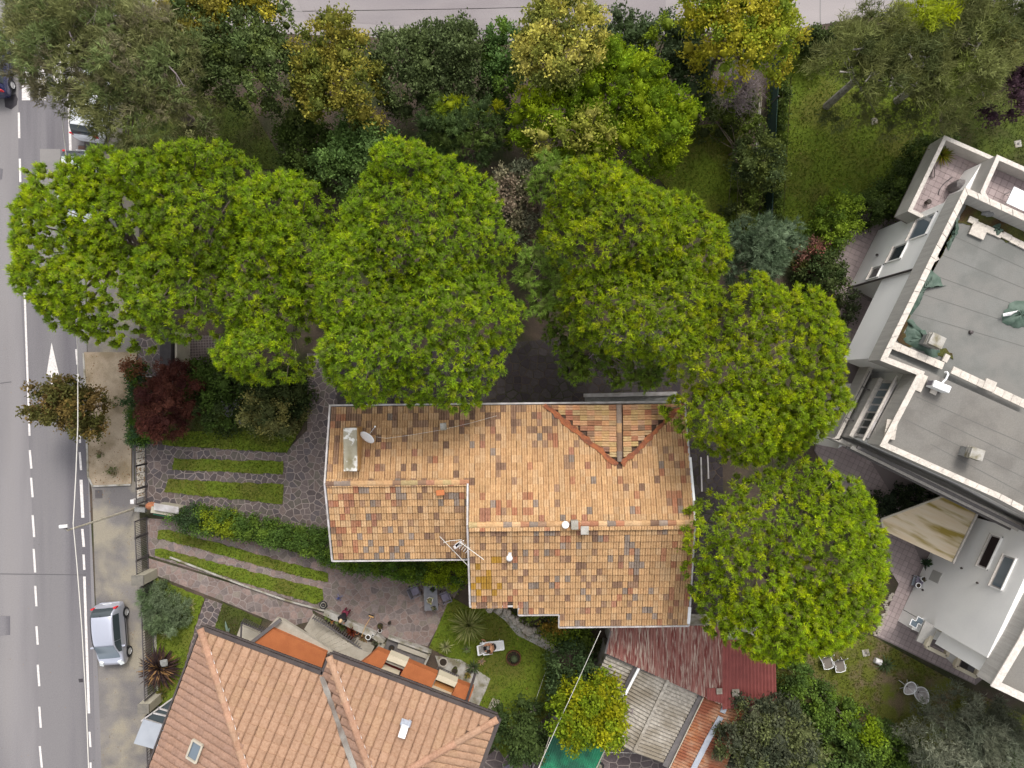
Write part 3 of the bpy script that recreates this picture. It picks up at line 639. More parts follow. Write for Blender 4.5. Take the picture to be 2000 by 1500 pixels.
def ck(l, k=1): return lambda a, b: tuple(q * s * k for s in [R.uniform(.93, 1.05)] for q in R.choice(l))
it = []
tw, tl = .45, .42
it += roof_tiles(lambda s, u, z: sh(s, u, zN1(s, u) + z), PL['N1'][0], tw, tl, PS, ck(PK), lift=.04, over=.05)
it += roof_tiles(lambda s, u, z: sh(s, u, zN2(s, u) + z), PL['N2'][0], tw, tl, PS, ck(PK), lift=.04, over=.05)
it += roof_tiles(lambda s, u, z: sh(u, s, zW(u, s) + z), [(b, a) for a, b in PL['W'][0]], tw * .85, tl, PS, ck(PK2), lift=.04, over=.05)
it += roof_tiles(lambda s, u, z: sh(6.45 + u, s, zW2(6.45 + u, s) + z), [(-1, 0), (3.45, 4.45), (4.45, 4.45), (0, 0)], tw * .85, tl, PS, ck(PK2, .85), lift=.04, over=.05)  # west strip darker still, its shade also in the tile colour
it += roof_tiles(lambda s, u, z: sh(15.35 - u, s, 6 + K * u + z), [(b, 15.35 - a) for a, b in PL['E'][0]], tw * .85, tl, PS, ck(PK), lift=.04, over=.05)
pieces('tile', it, M['tile'], rf, 'tile_field')
HC = [(.37, .215, .145), (.35, .205, .135), (.36, .225, .15)]
hc = caps([sh(-.05, -.05, 6.06), sh(7, 7, 8.18)], .19, .45, None, HC) + caps([sh(6.42, -1.03, 6.06), sh(10.9, 3.45, 7.42)], .19, .45, None, HC) + caps([sh(15.38, -1.03, 6.05), sh(10.9, 3.45, 7.42)], .19, .45, None, HC) + caps([sh(10.9, 3.45, 7.42), sh(10.9, 4.5, 7.42)], .19, .45, None, HC)
pieces('hip_tile', hc, M['tile'], rf, 'hip_field')
for a, b in (((0, 0, 6), (7, 7, 8.1)), ((6.45, -1, 6), (10.9, 3.45, 7.33))):
    mb = MB(); p = [Vector(sh(a[0] + .2 + t * (b[0] - a[0]), a[1] - .0 + t * (b[1] - a[1]), a[2] + t * (b[2] - a[2]) + .1)) for t in (0.1, .3, .5, .7, .9)]
    mb.tube(p, .035, 5); mk('ridge_mortar', mb, M['whitem'], rf)
mb = MB(); v = []; n = 24
for i in range(n + 1):
    t = i / n; s = 6.45 + 4.45 * t; d = 4.45 * t; w = .12 + R.uniform(-.04, .04); z = zN1(s, d) + .14
    v += [sh(s - w, d + w * .4, z), sh(s + w, d - w * .4, z)]
mb.add(v, [(2 * i, 2 * i + 1, 2 * i + 3, 2 * i + 2) for i in range(n)]); mk('valley_strip', mb, mat('valley_lead', (.11, .085, .07), (.26, .245, .22), 1.1, .8, fine=.2), rf)
for a, b in (((-.1, -.1), (6.4, -.1)), ((6.38, -1.1), (15.4, -1.1)), ((15.46, -1.1), (15.46, 9))):
    mb = MB(); mb.bar(sh(*a, 5.98), sh(*b, 5.98), .2, .14); mk('gutter', mb, M['dgutter'], sho)
mb = MB(); mb.bar(sh(6.4, -1.1, 5.98), sh(6.4, -.05, 5.98), .14, .14); mb.bar(sh(-.1, 0, 5.96), sh(-.1, 14, 5.96), .08, .14); mk('gutter', mb, M['dgutter'], sho)
mb = MB(); mb.bar(sh(.1, -.26, 5.94), sh(6.3, -.26, 5.94), .06, .1); mb.bar(sh(6.5, -1.27, 5.94), sh(15.3, -1.27, 5.94), .06, .1); mk('eave_board', mb, M['dgutter'], sho)
# roof window and white vent
def rw(px, py, zf, s, name, par):
    pass
c = wp(381, 1466, 6.75); zr = 6 + K * ((c - A0).dot(e))
mb = MB()
ux = nin; uy = e.copy(); uy.z = K
def rq(c, a, b, w, h_): return [c + a * (i * w / 2) + b * (j * h_ / 2) for i, j in ((-1, -1), (1, -1), (1, 1), (-1, 1))]
ctr = Vector((c.x, c.y, zr + .2)); a = nin * 1.0; b = (e + Vector((0, 0, K))).normalized()
for i in (-1, 1): mb.bar(ctr + a * (i * .45) - b * .3, ctr + a * (i * .45) + b * .3, .09, .12); mb.bar(ctr - a * .45 + b * (i * .3), ctr + a * .45 + b * (i * .3), .09, .12)
fr = mk('roof_window', mb, M['tan'], rf)
mb = MB(); q = rq(ctr + Vector((0, 0, -.02)), a, b, .86, .56); mb.add(q, [(0, 1, 2, 3)]); mk('pane', mb, M['glassb'], rf)
c = wp(789, 1425, 6.9); mb = MB(); mb.box(c + Vector((0, 0, .18)), (.36, .5, .36), math.radians(-18)); mk('vent_housing', mb, M['white'], rf, bevel=.03)
c = wp(793, 1411, 6.8); mb = MB(); mb.box(c + Vector((-.16, 0, .1)), (.1, .3, .16), math.radians(-18)); mb.box(c + Vector((.16, 0, .1)), (.1, .3, .16), math.radians(-18)); mb.box(c + Vector((0, 0, .04)), (.5, .3, .06), math.radians(-18)); mk('vent_flashing', mb, M['zinc'], rf)
# balconies under the eave (terracotta floors, cream parapets, stair)
def pz(mb, px, z0, z1, col=None): return mb.prism(wl(px, z1), z0, z1, col)
def part(name, px, z0, z1, m, par=sho, bevel=0):
    mb = MB(); pz(mb, px, z0, z1); return mk(name, mb, M[m], par, bevel=bevel)
part('balcony_floor', [(524, 1225), (638, 1275), (612, 1350), (462, 1288), (487, 1259)], 2.7, 3.0, 'terra')
part('balcony_kerb', [(490, 1262), (622, 1318), (618, 1324), (486, 1268)], 3.0, 3.12, 'wallwarm')
part('planter_floor', [(470, 1222), (515, 1240), (500, 1262), (460, 1248)], .02, .5, 'stepm')
mb = MB(); a, b = wp(548, 1210, 3.05), wp(487, 1258, 3.05); mb.bar(a, b, .18, .12); mk('parapet_cap', mb, M['iron2'], sho)
mb = MB(); pts = [wp(470, 1250, 2.0), wp(472, 1216, 2.0), wp(540, 1243, 2.0)]
for p_, q_ in zip(pts, pts[1:]): mb.bar(p_, q_, .08, .08)
mk('guard_rail', mb, M['iron'], sho)
for i in range(14):
    t = i / 13; a = wp(478 + 48 * t, 1208 + 22 * t, 1.4); b = wp(472 + 48 * t, 1216 + 24 * t, 2.2); mb = MB(); mb.bar(a, b, .05); mk('baluster', mb, M['iron'], sho)
part('balcony_floor', [(736, 1269), (760, 1279), (730, 1335), (680, 1315), (718, 1285)], 2.7, 3.2, 'terra')
part('balcony_floor', [(796, 1293), (854, 1317), (828, 1378), (764, 1352), (786, 1312)], 2.7, 3.2, 'terra')
part('balcony_floor', [(893, 1333), (925, 1345), (900, 1412), (866, 1398)], 2.7, 3.2, 'terra')
part('dark_well', [(755, 1290), (790, 1305), (780, 1326), (745, 1312)], 2.3, 2.5, 'dark'); part('well_panel', [(752, 1293), (789, 1308), (786, 1314), (750, 1300)], 2.4, 2.6, 'maroon')
part('wooden_deck', [(851, 1330), (886, 1345), (880, 1366), (842, 1350)], 2.5, 2.7, 'wood')
for q in ([(760, 1278), (796, 1293), (791, 1303), (755, 1289)], [(745, 1306), (778, 1320), (774, 1329), (740, 1315)], [(856, 1317), (893, 1333), (888, 1342), (851, 1327)], [(842, 1346), (880, 1362), (876, 1372), (838, 1356)]): part('parapet', q, 2.6, 3.25, 'wallwarm')
part('parapet_side', [(755, 1289), (791, 1303), (789, 1308), (752, 1293)], 2.6, 3.0, 'stepm')
part('basement_wall', [(738, 1276), (900, 1342), (924, 1352), (905, 1400), (700, 1320), (716, 1290)], 0.02, .9, 'stepm')
mb = MB()
# stair
stair = thing('outdoor_staircase', 'pale stone staircase curving down beside the plant bed under the pink roof', 'staircase', wp(650, 1260, 0))
for i in range(9):
    t0 = i / 9; t1 = (i + 1) / 9 + .02; z = .2 + i * .15
    up = lambda t: (612 + 78 * t, 1199 + 62 * t + 4 * math.sin(t * 3)); lo = lambda t: (594 + 46 * t, 1229 + 50 * t)
    mb = MB(); mb.prism(wl([up(t0), up(t1), lo(t1), lo(t0)], z), z - .35, z); mk('step', mb, M['stepm'], stair, bevel=.015)
mb = MB(); mb.prism(wl([(688, 1262), (724, 1277), (700, 1312), (640, 1284)], 1.5), 0, 1.5); mk('landing', mb, M['stepm'], stair)
mb = MB(); mb.prism(wl([(540, 1207), (553, 1211), (654, 1274), (647, 1286), (637, 1274), (524, 1224)], 2.7), 2.45, 2.7); mk('side_wall', mb, M['stepm'], stair)
for i in range(27):
    t = i / 26; x = 616 + 108 * t; y = 1201 + 68 * t - 3 * math.sin(t * 3.1); mb = MB(); mb.bar(wp(x, y, .5), wp(x - 6, y + 8, 1.4), .05); mk('baluster', mb, M['iron2'], stair)
mb = MB(); mb.tube([wp(612 + 105 * t, 1207 + 70 * t - 3 * math.sin(t * 3.1), 1.4) for t in (0, .2, .4, .6, .8, 1)], .035); mk('handrail', mb, M['iron'], stair)
# low wall between patio and stair
mb = MB(); pl = [(500, 1140), (636, 1192), (700, 1222), (735, 1238), (752, 1255), (745, 1272)]
mb2 = MB()
pl = [(334, 1087), (480, 1143), (560, 1171), (636, 1192), (700, 1222), (735, 1238), (750, 1252), (738, 1272)]
for a, b in zip(pl, pl[1:]): mb.bar((*wl([a])[0], .14), (*wl([b])[0], .14), .1 if a[0] < 600 else .36, .1 if a[0] < 600 else .5)
tag(mk('low_stone_wall', mb, M['cement'], bevel=.02), 'low pale stone wall between patio paving and the stair', 'wall')
part('plant_bed', [(610, 1193), (740, 1262), (730, 1272), (700, 1262), (640, 1212), (612, 1200)], .02, .12, 'soil')
# sunken basin
bas = thing('sunken_basin', 'dark rectangular sunken basin with pale edge slab south of the patio', 'basin', wp(800, 1270, 0))
for q, z0, z1, m, n in (([(758, 1246), (840, 1276), (828, 1300), (748, 1268)], .0, .12, 'iron2', 'floor'), ([(778, 1257), (836, 1279), (833, 1287), (776, 1266)], .1, .3, 'stepm', 'slab'), ([(758, 1244), (842, 1274), (842, 1278), (758, 1248)], 0, .45, 'cement', 'rim'), ([(838, 1275), (842, 1275), (830, 1302), (826, 1301)], 0, .45, 'cement', 'rim')):
    mb = MB(); pz(mb, q, z0, z1); mk(n, mb, M[m], bas)
mb = MB()
for i in range(10): a = wp(856 + i * 4.0, 1302 + i * 1.9, .9); b = wp(852 + i * 4.0, 1310 + i * 1.9, .9); mb.bar(a, b, .05, .05)
g = tag(mk('metal_grille', mb, M['iron']), 'dark barred metal grille beside the cream parapet', 'grille')
mb = MB(); mb.bar(wp(855, 1302, .9), wp(896, 1320, .9), .05, .05); mb.bar(wp(851, 1311, .9), wp(892, 1328, .9), .05, .05); mk('frame', mb, M['iron'], g)
struct('stone_slab_path', [(850, 1280), (900, 1288), (958, 1325), (948, 1350), (925, 1400), (880, 1370)], .06, 'cement', thick=.05)
mb = MB(); mb.bar(wp(928, 1316, 3.3), wp(904, 1392, 3.3), .14, .08); tag(mk('awning_rail', mb, M['dgutter']), 'dark rail crossing the easternmost terracotta balcony', 'rail')
# glass canopy at the road side
can = thing('glass_canopy', 'glass canopy with grey panel at the west side of the pink roofed house', 'canopy', wp(300, 1420, 0))
for q, z, m, n in (([(280, 1405), (324, 1418), (307, 1465), (261, 1452)], 2.6, 'bluegrey', 'panel'), ([(302, 1392), (338, 1365), (324, 1418), (282, 1404)], 2.45, 'glass', 'pane')):
    mb = MB(); mb.prism(wl(q, z), z - .04, z); mk(n, mb, M[m], can)
for a, b in (((276, 1408), (345, 1358)), ((282, 1404), (324, 1418)), ((298, 1392), (332, 1400)), ((310, 1383), (342, 1393))):
    mb = MB(); mb.bar(wp(*a, 2.5), wp(*b, 2.5), .07, .07); mk('frame_bar', mb, M['gutter'], can)
# ================================================================ EAST BUILDING
eb = thing('apartment_building', 'two storey apartment building with flat grey roofs and pale stone copings', 'building', (26, 2, 0))
ZT = 7.9
CA = [(1885, 365), (2300, 558), (2300, 1160), (1951, 975), (1718, 871), (1791, 732), (1719, 704)]
ca = wl(CA, ZT)
def inset(P, t):
    n = len(P); a = sum(P[i][0] * P[(i + 1) % n][1] - P[(i + 1) % n][0] * P[i][1] for i in range(n)); sg = 1 if a > 0 else -1; out = []
    for i in range(n):
        p0, p1, p2 = Vector(P[i - 1]).to_2d(), Vector(P[i]).to_2d(), Vector(P[(i + 1) % n]).to_2d()
        d1 = (p1 - p0).normalized(); d2 = (p2 - p1).normalized(); n1 = Vector((-d1.y, d1.x)) * sg; n2 = Vector((-d2.y, d2.x)) * sg
        b = (n1 + n2); b = b / max(.25, b.dot(n1)); out.append((p1.x + b.x * t, p1.y + b.y * t))
    return out
def ring(mb, P, Q, z0, z1, col=None):
    n = len(P); v = [(*p, z0) for p in P] + [(*p, z1) for p in P] + [(*p, z0) for p in Q] + [(*p, z1) for p in Q]; f = []
    for i in range(n):
        j = (i + 1) % n; f += [(i, j, n + j, n + i), (n + i, n + j, 3 * n + j, 3 * n + i), (2 * n + j, 2 * n + i, 3 * n + i, 3 * n + j), (i, 2 * n + i, 2 * n + j, j)]
    return mb.add(v, f, col)
mb = MB(); mb.prism(inset(ca, .3), 3.4, 6.7); mk('upper_wall', mb, M['wall'], eb)
mb = MB(); ring(mb, inset(ca, .06), inset(ca, .28), 6.6, 7.84); mk('roof_fascia', mb, M['fascia'], eb)
# coping slabs along each edge
co = []; ci = inset(ca, .27)
for i in range(len(ca)):
    j = (i + 1) % len(ca); a, b = Vector((*ca[i], 0)), Vector((*ca[j], 0)); ai, bi = Vector((*ci[i], 0)), Vector((*ci[j], 0)); L_ = (b - a).length; n = max(1, round(L_ / .62))
    for k in range(n):
        t0, t1 = k / n + .0015, (k + 1) / n - .0015; q = [a.lerp(b, t0), a.lerp(b, t1), ai.lerp(bi, t1), ai.lerp(bi, t0)]
        v = [(p.x, p.y, 7.84) for p in q] + [(p.x, p.y, 7.9 + R.uniform(-.004, .004)) for p in q]; s = R.uniform(.95, 1.03)
        co.append((v, [(0, 3, 2, 1), (4, 5, 6, 7), (0, 1, 5, 4), (1, 2, 6, 5), (2, 3, 7, 6), (3, 0, 4, 7)], (s, s * .985, s * .965)))
def slabs(a, b, w, z, n, jit=.0, t=.09):
    a, b = wp(*a, z), wp(*b, z); d = (b - a); L_ = d.length / n; d.normalize(); s_ = Vector((-d.y, d.x, 0))
    for k in range(n):
        c = a + d * ((k + .5) * L_) + s_ * R.uniform(-jit, jit); mb = MB(); mb.box(c - Vector((0, 0, t / 2)), (L_ * .97, w * R.uniform(.95, 1.05), t), math.atan2(d.y, d.x) + R.uniform(-1, 1) * jit * .5)
        s = R.uniform(.88, 1.06); co.append((mb.v, mb.f, (s, s * .98, s * .95)))
slabs((1742, 673), (1843, 715), .36, 7.3, 6); slabs((1860, 722), (2010, 793), .36, 7.5, 9); slabs((1923, 748), (1944, 757), .5, 7.53, 1); slabs((1844, 697), (1853, 702), .36, 7.3, 1)
slabs((1892, 428), (2040, 498), .3, 7.1, 9, .05); slabs((1897, 445), (1926, 458), .55, 7.14, 1); slabs((1826, 505), (1829, 510), .4, 7.1, 1, .05)
slabs((1744, 820), (1738, 858), .5, 7.75, 2, .03); slabs((1793, 745), (1806, 751), .8, 7.62, 1); slabs((1822, 751), (1838, 758), .35, 7.62, 1); slabs((1830, 768), (1818, 762), .25, 7.62, 1)
pieces('coping_slab', co, M['coping'], eb, 'coping_rest')
# roofs
mb = MB(); mb.prism(inset(ca, .3), 6.7, 7.0); mk('roof', mb, M['memb'], eb)
mb = MB(); mb.prism(wl([(1735, 690), (2300, 945), (2300, 1150), (1951, 968), (1726, 866), (1798, 736), (1730, 706)], 7.56), 7.0, 7.56); mk('south_roof', mb, M['memb2'], eb)
for i in range(5):
    mb = MB()
    mb.bar(wp(1860 - i * 20, 460 + i * 38, 7.0), wp(2100, 570 + i * 36 - i * 2, 7.0), .03, .008); mk('membrane_lap', mb, M['lapm'], eb)
for i in range(4):
    mb = MB(); mb.bar(wp(1790 - i * 11 + 60 * (i % 2), 775 + i * 22 + 26 * (i % 2), 7.56), wp(2100, 910 + i * 36, 7.56), .025, .008); mk('membrane_lap', mb, M['lapm'], eb)
# moss and tarps on the north roof
MS = [[(1888, 400), (2080, 490), (2080, 520), (1960, 468), (1900, 440), (1868, 436), (1840, 500), (1826, 520), (1800, 560), (1780, 610), (1765, 650), (1800, 660), (1860, 690), (1862, 702), (1755, 668), (1750, 660)]]
for q in MS:
    P = []; n = len(q)
    for i in range(n):
        a, b = q[i], q[(i + 1) % n]; k = max(1, int(math.hypot(b[0] - a[0], b[1] - a[1]) / 8))
        for t in range(k): P.append((a[0] + (b[0] - a[0]) * t / k + R.uniform(-3, 3) * (t > 0), a[1] + (b[1] - a[1]) * t / k + R.uniform(-3, 3) * (t > 0)))
    mb = MB(); mb.prism(wl(P, 7.03), 7.0, 7.03); tag(mk('moss', mb, M['moss'], kind='stuff'), 'olive moss growing along the edge of the grey green roof', 'moss')
def blob(name, pts, z, h, m, label, cat, seed=0):
    """crumpled sheet: an irregular outline raised into folds"""
    c = wl(pts, z); n = len(c); cx = sum(p[0] for p in c) / n; cy = sum(p[1] for p in c) / n; rr = random.Random(seed); v = [(*p, z - .03) for p in c]; k = 4; f = []
    for j in range(1, k + 1):
        s = 1 - j / (k + .3); v += [(cx + (p[0] - cx) * s + rr.uniform(-.04, .04), cy + (p[1] - cy) * s + rr.uniform(-.04, .04), z + h * (1 - s) ** .5 * rr.uniform(.4, 1.2)) for p in c]
        f += [((j - 1) * n + i, (j - 1) * n + (i + 1) % n, j * n + (i + 1) % n, j * n + i) for i in range(n)]
    f.append(tuple(range(k * n, (k + 1) * n))); mb = MB(); mb.add(v, f); return tag(mk(name, mb, M[m], smooth=True), label, cat)
def jag(pts, a=3, step=6, seed=1):
    rr = random.Random(seed); P = []; n = len(pts)
    for i in range(n):
        p, q = pts[i], pts[(i + 1) % n]; k = max(1, int(math.hypot(q[0] - p[0], q[1] - p[1]) / step))
        for t in range(k): P.append((p[0] + (q[0] - p[0]) * t / k + rr.uniform(-a, a), p[1] + (q[1] - p[1]) * t / k + rr.uniform(-a, a)))
    return P
blob('tarp', jag([(1776, 620), (1800, 645), (1812, 652), (1830, 650), (1840, 690), (1825, 700), (1790, 680), (1765, 668)], 4), 7.05, .16, 'tarp', 'crumpled green tarp round the small chimney at the roof edge', 'tarp', 1)
blob('tarp', jag([(1812, 515), (1832, 540), (1848, 560), (1828, 556), (1808, 556), (1790, 600), (1776, 618), (1772, 600), (1790, 560)], 3), 7.05, .12, 'tarp', 'narrow strip of green tarp along the western coping', 'tarp', 2)
blob('tarp', jag([(1975, 590), (1998, 586), (2020, 600), (2020, 635), (1985, 643), (1960, 630), (1955, 615)], 3), 7.05, .2, 'tarp', 'crumpled green tarp at the right edge of the picture on the grey roof', 'tarp', 3)
blob('tarp', jag([(1940, 440), (1952, 436), (1958, 452), (1948, 462), (1940, 455)], 2, 5), 7.05, .2, 'tarp', 'small green tarp bundle south of the stone slab row', 'tarp', 4)
blob('tarp', jag([(1862, 450), (1870, 425), (1874, 440), (1868, 462), (1852, 490), (1848, 480)], 2, 5), 7.05, .12, 'tarp', 'thin green tarp scrap near the northwest roof corner', 'tarp', 5)
blob('paper_sheet', [(1960, 612), (1990, 606), (1975, 616), (1960, 618)], 7.3, .03, 'whitem', 'white sheet lying on the tarp at the right edge', 'sheet', 6)
blob('rubble_pile', jag([(1925, 405), (1945, 398), (1950, 412), (1935, 425), (1918, 420)], 2, 5), 7.1, .5, 'rock', 'grey rubble pile against the north parapet of the roof', 'rubble', 7)
mb = MB(); q = wp(1895, 649, 7.0); mb.lathe(q, [(.1, 0), (.09, .12), (.04, .14)], 10); mk('roof_outlet', mb, M['dgutter'], eb)
def stack(px, py, z, s, h, rz, label):
    q = wp(px, py, z); t = thing('roof_chimney', label, 'chimney', q)
    mb = MB(); mb.box(q + Vector((0, 0, h / 2)), (s, s * .8, h), rz); mk('shaft', mb, M['rock'], t)
    for k in range(2): mb = MB(); mb.box(q + Vector((0, 0, h * .72 + .14 * k)), (s * 1.2, s, .07), rz); mk('course', mb, M['cement'], t)
    mb = MB(); mb.box(q + Vector((0, 0, h + .05)), (s * 1.15, s * .95, .1), rz); mk('cap', mb, M['cement'], t, bevel=.01)
stack(1884, 883, 7.56, .55, .8, math.radians(-18), 'small square masonry chimney on the brown grey southern flat roof')
stack(1806, 668, 7.0, .6, .9, math.radians(-25), 'small square masonry chimney wrapped by the green tarp')
# air conditioner
q = wp(1826, 755, 7.56); ac = thing('air_conditioner', 'white outdoor air conditioning unit on stone slabs on the flat roof', 'air conditioner', q)
rz = math.radians(-22)
mb = MB(); mb.box(q + Vector((-.05, 0, .36)), (.84, .34, .56), rz); mk('casing', mb, M['white'], ac, bevel=.04)
mb = MB(); c_, s_ = math.cos(rz), math.sin(rz); mb.box(q + Vector((-.48 * c_, -.48 * s_, .34)), (.02, .24, .4), rz); mk('side_grille', mb, M['rattan'], ac)
mb = MB(); mb.lathe(q + Vector((-.05 - .18 * s_ * -1, -.18, .36)), [(.2, 0), (.2, .01)], 16); 
mb = MB()
for i in (-1, 1): mb.box(q + Vector((-.05 + i * .3 * c_, i * .3 * s_, .04)), (.08, .4, .08), rz)
mk('foot', mb, M['iron2'], ac)
mb = MB(); mb.tube([wp(1841, 747, 7.9), wp(1848, 740, 8.0), wp(1852, 731, 8.0), wp(1850, 727, 7.9), wp(1846, 727, 7.7)], .045, 8); mk('pipe', mb, M['white'], ac, smooth=True)
# lower parts: north bay, recess wall, balcony
def eprism(name, pts, z, z0, z1, m): mb = MB(); mb.prism(wl(pts, z), z0, z1); return mk(name, mb, M[m], eb)
bay = [(1715, 450), (1660, 560), (1705, 584), (1800, 610), (1980, 540)]
eprism('bay_wall', bay, 0, 0, 6.62, 'wall')
eprism('west_wall', [(1705, 586), (1656, 703), (1900, 830), (1980, 540)], 0, 0, 6.6, 'wall')
mb = MB(); a, b = wp(1660, 559, .06), wp(1792, 508, 6.5); mb.tube([wp(1660, 560, .1) + Vector((-.06, -.06, 0)), Vector((*wl([(1660, 560)])[0], 6.5)) + Vector((-.06, -.06, 0))], .06); mk('downpipe', mb, M['dgutter'], eb)
# west wall windows
wd = (Vector((*wl([(1660, 560)])[0], 0)) - Vector((*wl([(1715, 450)])[0], 0))); wL = wd.length; wd.normalize(); wn = Vector((-wd.y, wd.x, 0));
if wn.x > 0: wn = -wn
W0 = Vector((*wl([(1715, 450)])[0], 0))
def window(base, along, nrm, s, z0, w, h, pane='glass', frame='whitem', sill=True):
    c = base + along * s; mb = MB(); rzz = math.atan2(along.y, along.x)
    mb.box(c + Vector((0, 0, z0 + h / 2)) + nrm * .006, (w, .02, h), rzz); fr = mk('window', mb, M[frame], eb)
    mb = MB(); mb.box(c + Vector((0, 0, z0 + h / 2)) + nrm * .014, (w - .14, .02, h - .14), rzz); mk('pane', mb, M[pane], eb if False else fr)
    mb = MB()
    for i in (-1, 1): mb.box(c + along * (i * (w / 2 + .03)) + nrm * .03 + Vector((0, 0, z0 + h / 2)), (.06, .08, h + .12), rzz)
    mb.box(c + nrm * .04 + Vector((0, 0, z0 + h + .03)), (w + .12, .1, .06), rzz); mk('surround', mb, M['wall'], fr)
    if sill: mb = MB(); mb.box(c + nrm * .06 + Vector((0, 0, z0 - .03)), (w + .12, .12, .05), rzz); mk('sill', mb, M['coping'], fr)
window(W0, wd, wn, 1.1, 4.3, 1.2, 1.6, 'glassb'); window(W0, wd, wn, 2.3, 3.2, .9, 1.3); window(W0, wd, wn, 3.2, 1.9, .7, 1.0)
mb = MB(); c = W0 + wd * 2.0 + wn * .08 + Vector((0, 0, 1.6)); mb.lathe(c, [(.05, 0), (.08, .08), (.05, .16)], 8); mk('wall_lamp', mb, M['dgutter'], eb)
W1 = Vector((*wl([(1705, 586)])[0], 0)); w1d = (Vector((*wl([(1656, 703)])[0], 0)) - W1).normalized(); w1n = Vector((-w1d.y, w1d.x, 0)); w1n = -w1n if w1n.x > 0 else w1n
window(W1, w1d, w1n, 1.5, 2.0, 1.3, 1.0, 'glassb')
# balcony block on the south west
BO = [(1702, 711), (1632, 855), (1628, 857), (1955, 1011), (2300, 1180), (2300, 900), (1800, 730)]
bo = wl(BO, 4.4); bi = inset(bo, .16)
mb = MB(); ring(mb, bo, bi, 3.3, 4.32); mk('balcony_parapet', mb, M['fascia'], eb)
mb = MB(); ring(mb, inset(bo, -.03), inset(bo, .19), 4.32, 4.4); mk('parapet_cap', mb, M['coping'], eb)
mb = MB(); mb.prism(inset(bo, .05), 3.2, 3.45); mk('balcony_slab', mb, M['fascia2'], eb)
mb = MB(); mb.prism(inset(bo, .9), 0, 3.2); mk('ground_floor_wall', mb, M['wall'], eb)
# strip window under the fascia
a = Vector((*wl([(1786, 734)], ZT)[0], 0)); b = Vector((*wl([(1716, 868)], ZT)[0], 0)); dd = (b - a).normalized(); nn = Vector((-dd.y, dd.x, 0)); nn = -nn if nn.x > 0 else nn; LL = (b - a).length; rzz = math.atan2(dd.y, dd.x)
base = a + (b - a) * .5 - nn * .05
mb = MB(); mb.box(base + Vector((0, 0, 5.95)), (LL - .5, .12, 1.2), rzz); sw = mk('window_band', mb, M['gutter'], eb)
for i in range(7):
    c = base + dd * ((i - 3) * (LL - .7) / 7) + nn * .065 + Vector((0, 0, 5.97)); mb = MB(); mb.box(c, ((LL - .7) / 7 - .1, .02, .98), rzz); mk('pane', mb, M['glass' if i > 3 else 'glassb'], sw)
mb = MB(); mb.box(base + nn * .1 + Vector((0, 0, 5.3)), (LL - .3, .3, .08), rzz); mk('window_sill', mb, M['coping'], eb)
mb = MB(); mb.box(base + nn * .14 + Vector((0, 0, 6.58)), (LL - .1, .1, .08), rzz); mk('window_head', mb, M['coping'], eb)
mb = MB(); mb.box(base + nn * .03 + Vector((0, 0, 4.35)), (LL - .2, .1, 1.85), rzz); mk('boarded_wall', mb, M['fascia'], eb)
mb = MB(); mb.tube([base + nn * .5 - dd * 1.9 + Vector((0, 0, 4.6)), base + nn * .5 + dd * 1.9 + Vector((0, 0, 4.6))], .02); mk('balcony_rail', mb, M['iron2'], eb)
for s in (-1, .8): mb = MB(); mb.bar(base + nn * .1 + dd * s + Vector((0, 0, 4.7)), base + nn * .5 + dd * s + Vector((0, 0, 4.6)), .05); mk('rail_bracket', mb, M['iron'], eb)
# dark ledges on the south face
for k, z in enumerate((4.9, 5.4, 6.0)):
    mb = MB(); q0 = wp(1718, 871, ZT); q1 = wp(2300, 1160, ZT); q0.z = q1.z = z; off = Vector((-.1, -.22 - .06 * (2 - k), 0)); mb.bar(q0 + off, q1 + off, .16, .1); mk('ledge', mb, M['coping' if k == 1 else 'iron2'], eb)
# north terraces
T1 = [(1845, 265), (1948, 310), (1912, 400), (1830, 440), (1774, 412)]
t1 = wl(T1, 4.6); mb = MB(); ring(mb, t1, inset(t1, .14), 3.35, 4.54); mk('terrace_parapet', mb, M['fascia2'], eb)
mb = MB(); ring(mb, inset(t1, -.02), inset(t1, .18), 4.54, 4.6); mk('terrace_coping', mb, M['coping'], eb)
mb = MB(); mb.prism(inset(t1, .02), 3.2, 3.62); ts = mk('terrace_slab', mb, M['grout'], eb)
pieces('terrace_tile', grid_tiles(inset(t1, .15), .3, math.radians(-25), 3.62, 3.64, None, .015), M['pink'], ts, 'terrace_rest', 120)
eprism('terrace_room', [(1876, 382), (1918, 318), (2060, 385), (2040, 460)], 5.0, 0, 4.98, 'wall')
T2 = [(1948, 303), (2200, 415), (2160, 500), (1925, 392), (1916, 375)]
t2 = wl(T2, 6.1); mb = MB(); ring(mb, t2, inset(t2, .15), 4.9, 6.04); mk('upper_terrace_parapet', mb, M['fascia2'], eb)
mb = MB(); ring(mb, inset(t2, -.02), inset(t2, .2), 6.04, 6.1); mk('upper_terrace_coping', mb, M['coping'], eb)
mb = MB(); mb.prism(inset(t2, .05), 4.98, 5.2); ts = mk('upper_terrace_slab', mb, M['grout'], eb)
pieces('terrace_tile', grid_tiles(inset(t2, .16), .34, math.radians(-25), 5.2, 5.22, None, .02), M['pink'], ts, 'terrace_rest', 120)
mb = MB(); q = wp(2010, 398, 6.0); mb.box(q, (2.1, .9, .05), math.radians(-25)); t = tag(mk('terrace_table', mb, M['white']), 'long white table on the upper terrace at the right edge', 'table')
for i, j in ((-.9, -.35), (.9, -.35), (-.9, .35), (.9, .35)):
    m_ = Matrix.Rotation(math.radians(-25), 4, 'Z') @ Vector((i, j, 0)); mb = MB(); mb.box(q + m_ - Vector((0, 0, .4)), (.05, .05, .75)); mk('leg', mb, M['whitem'], t)
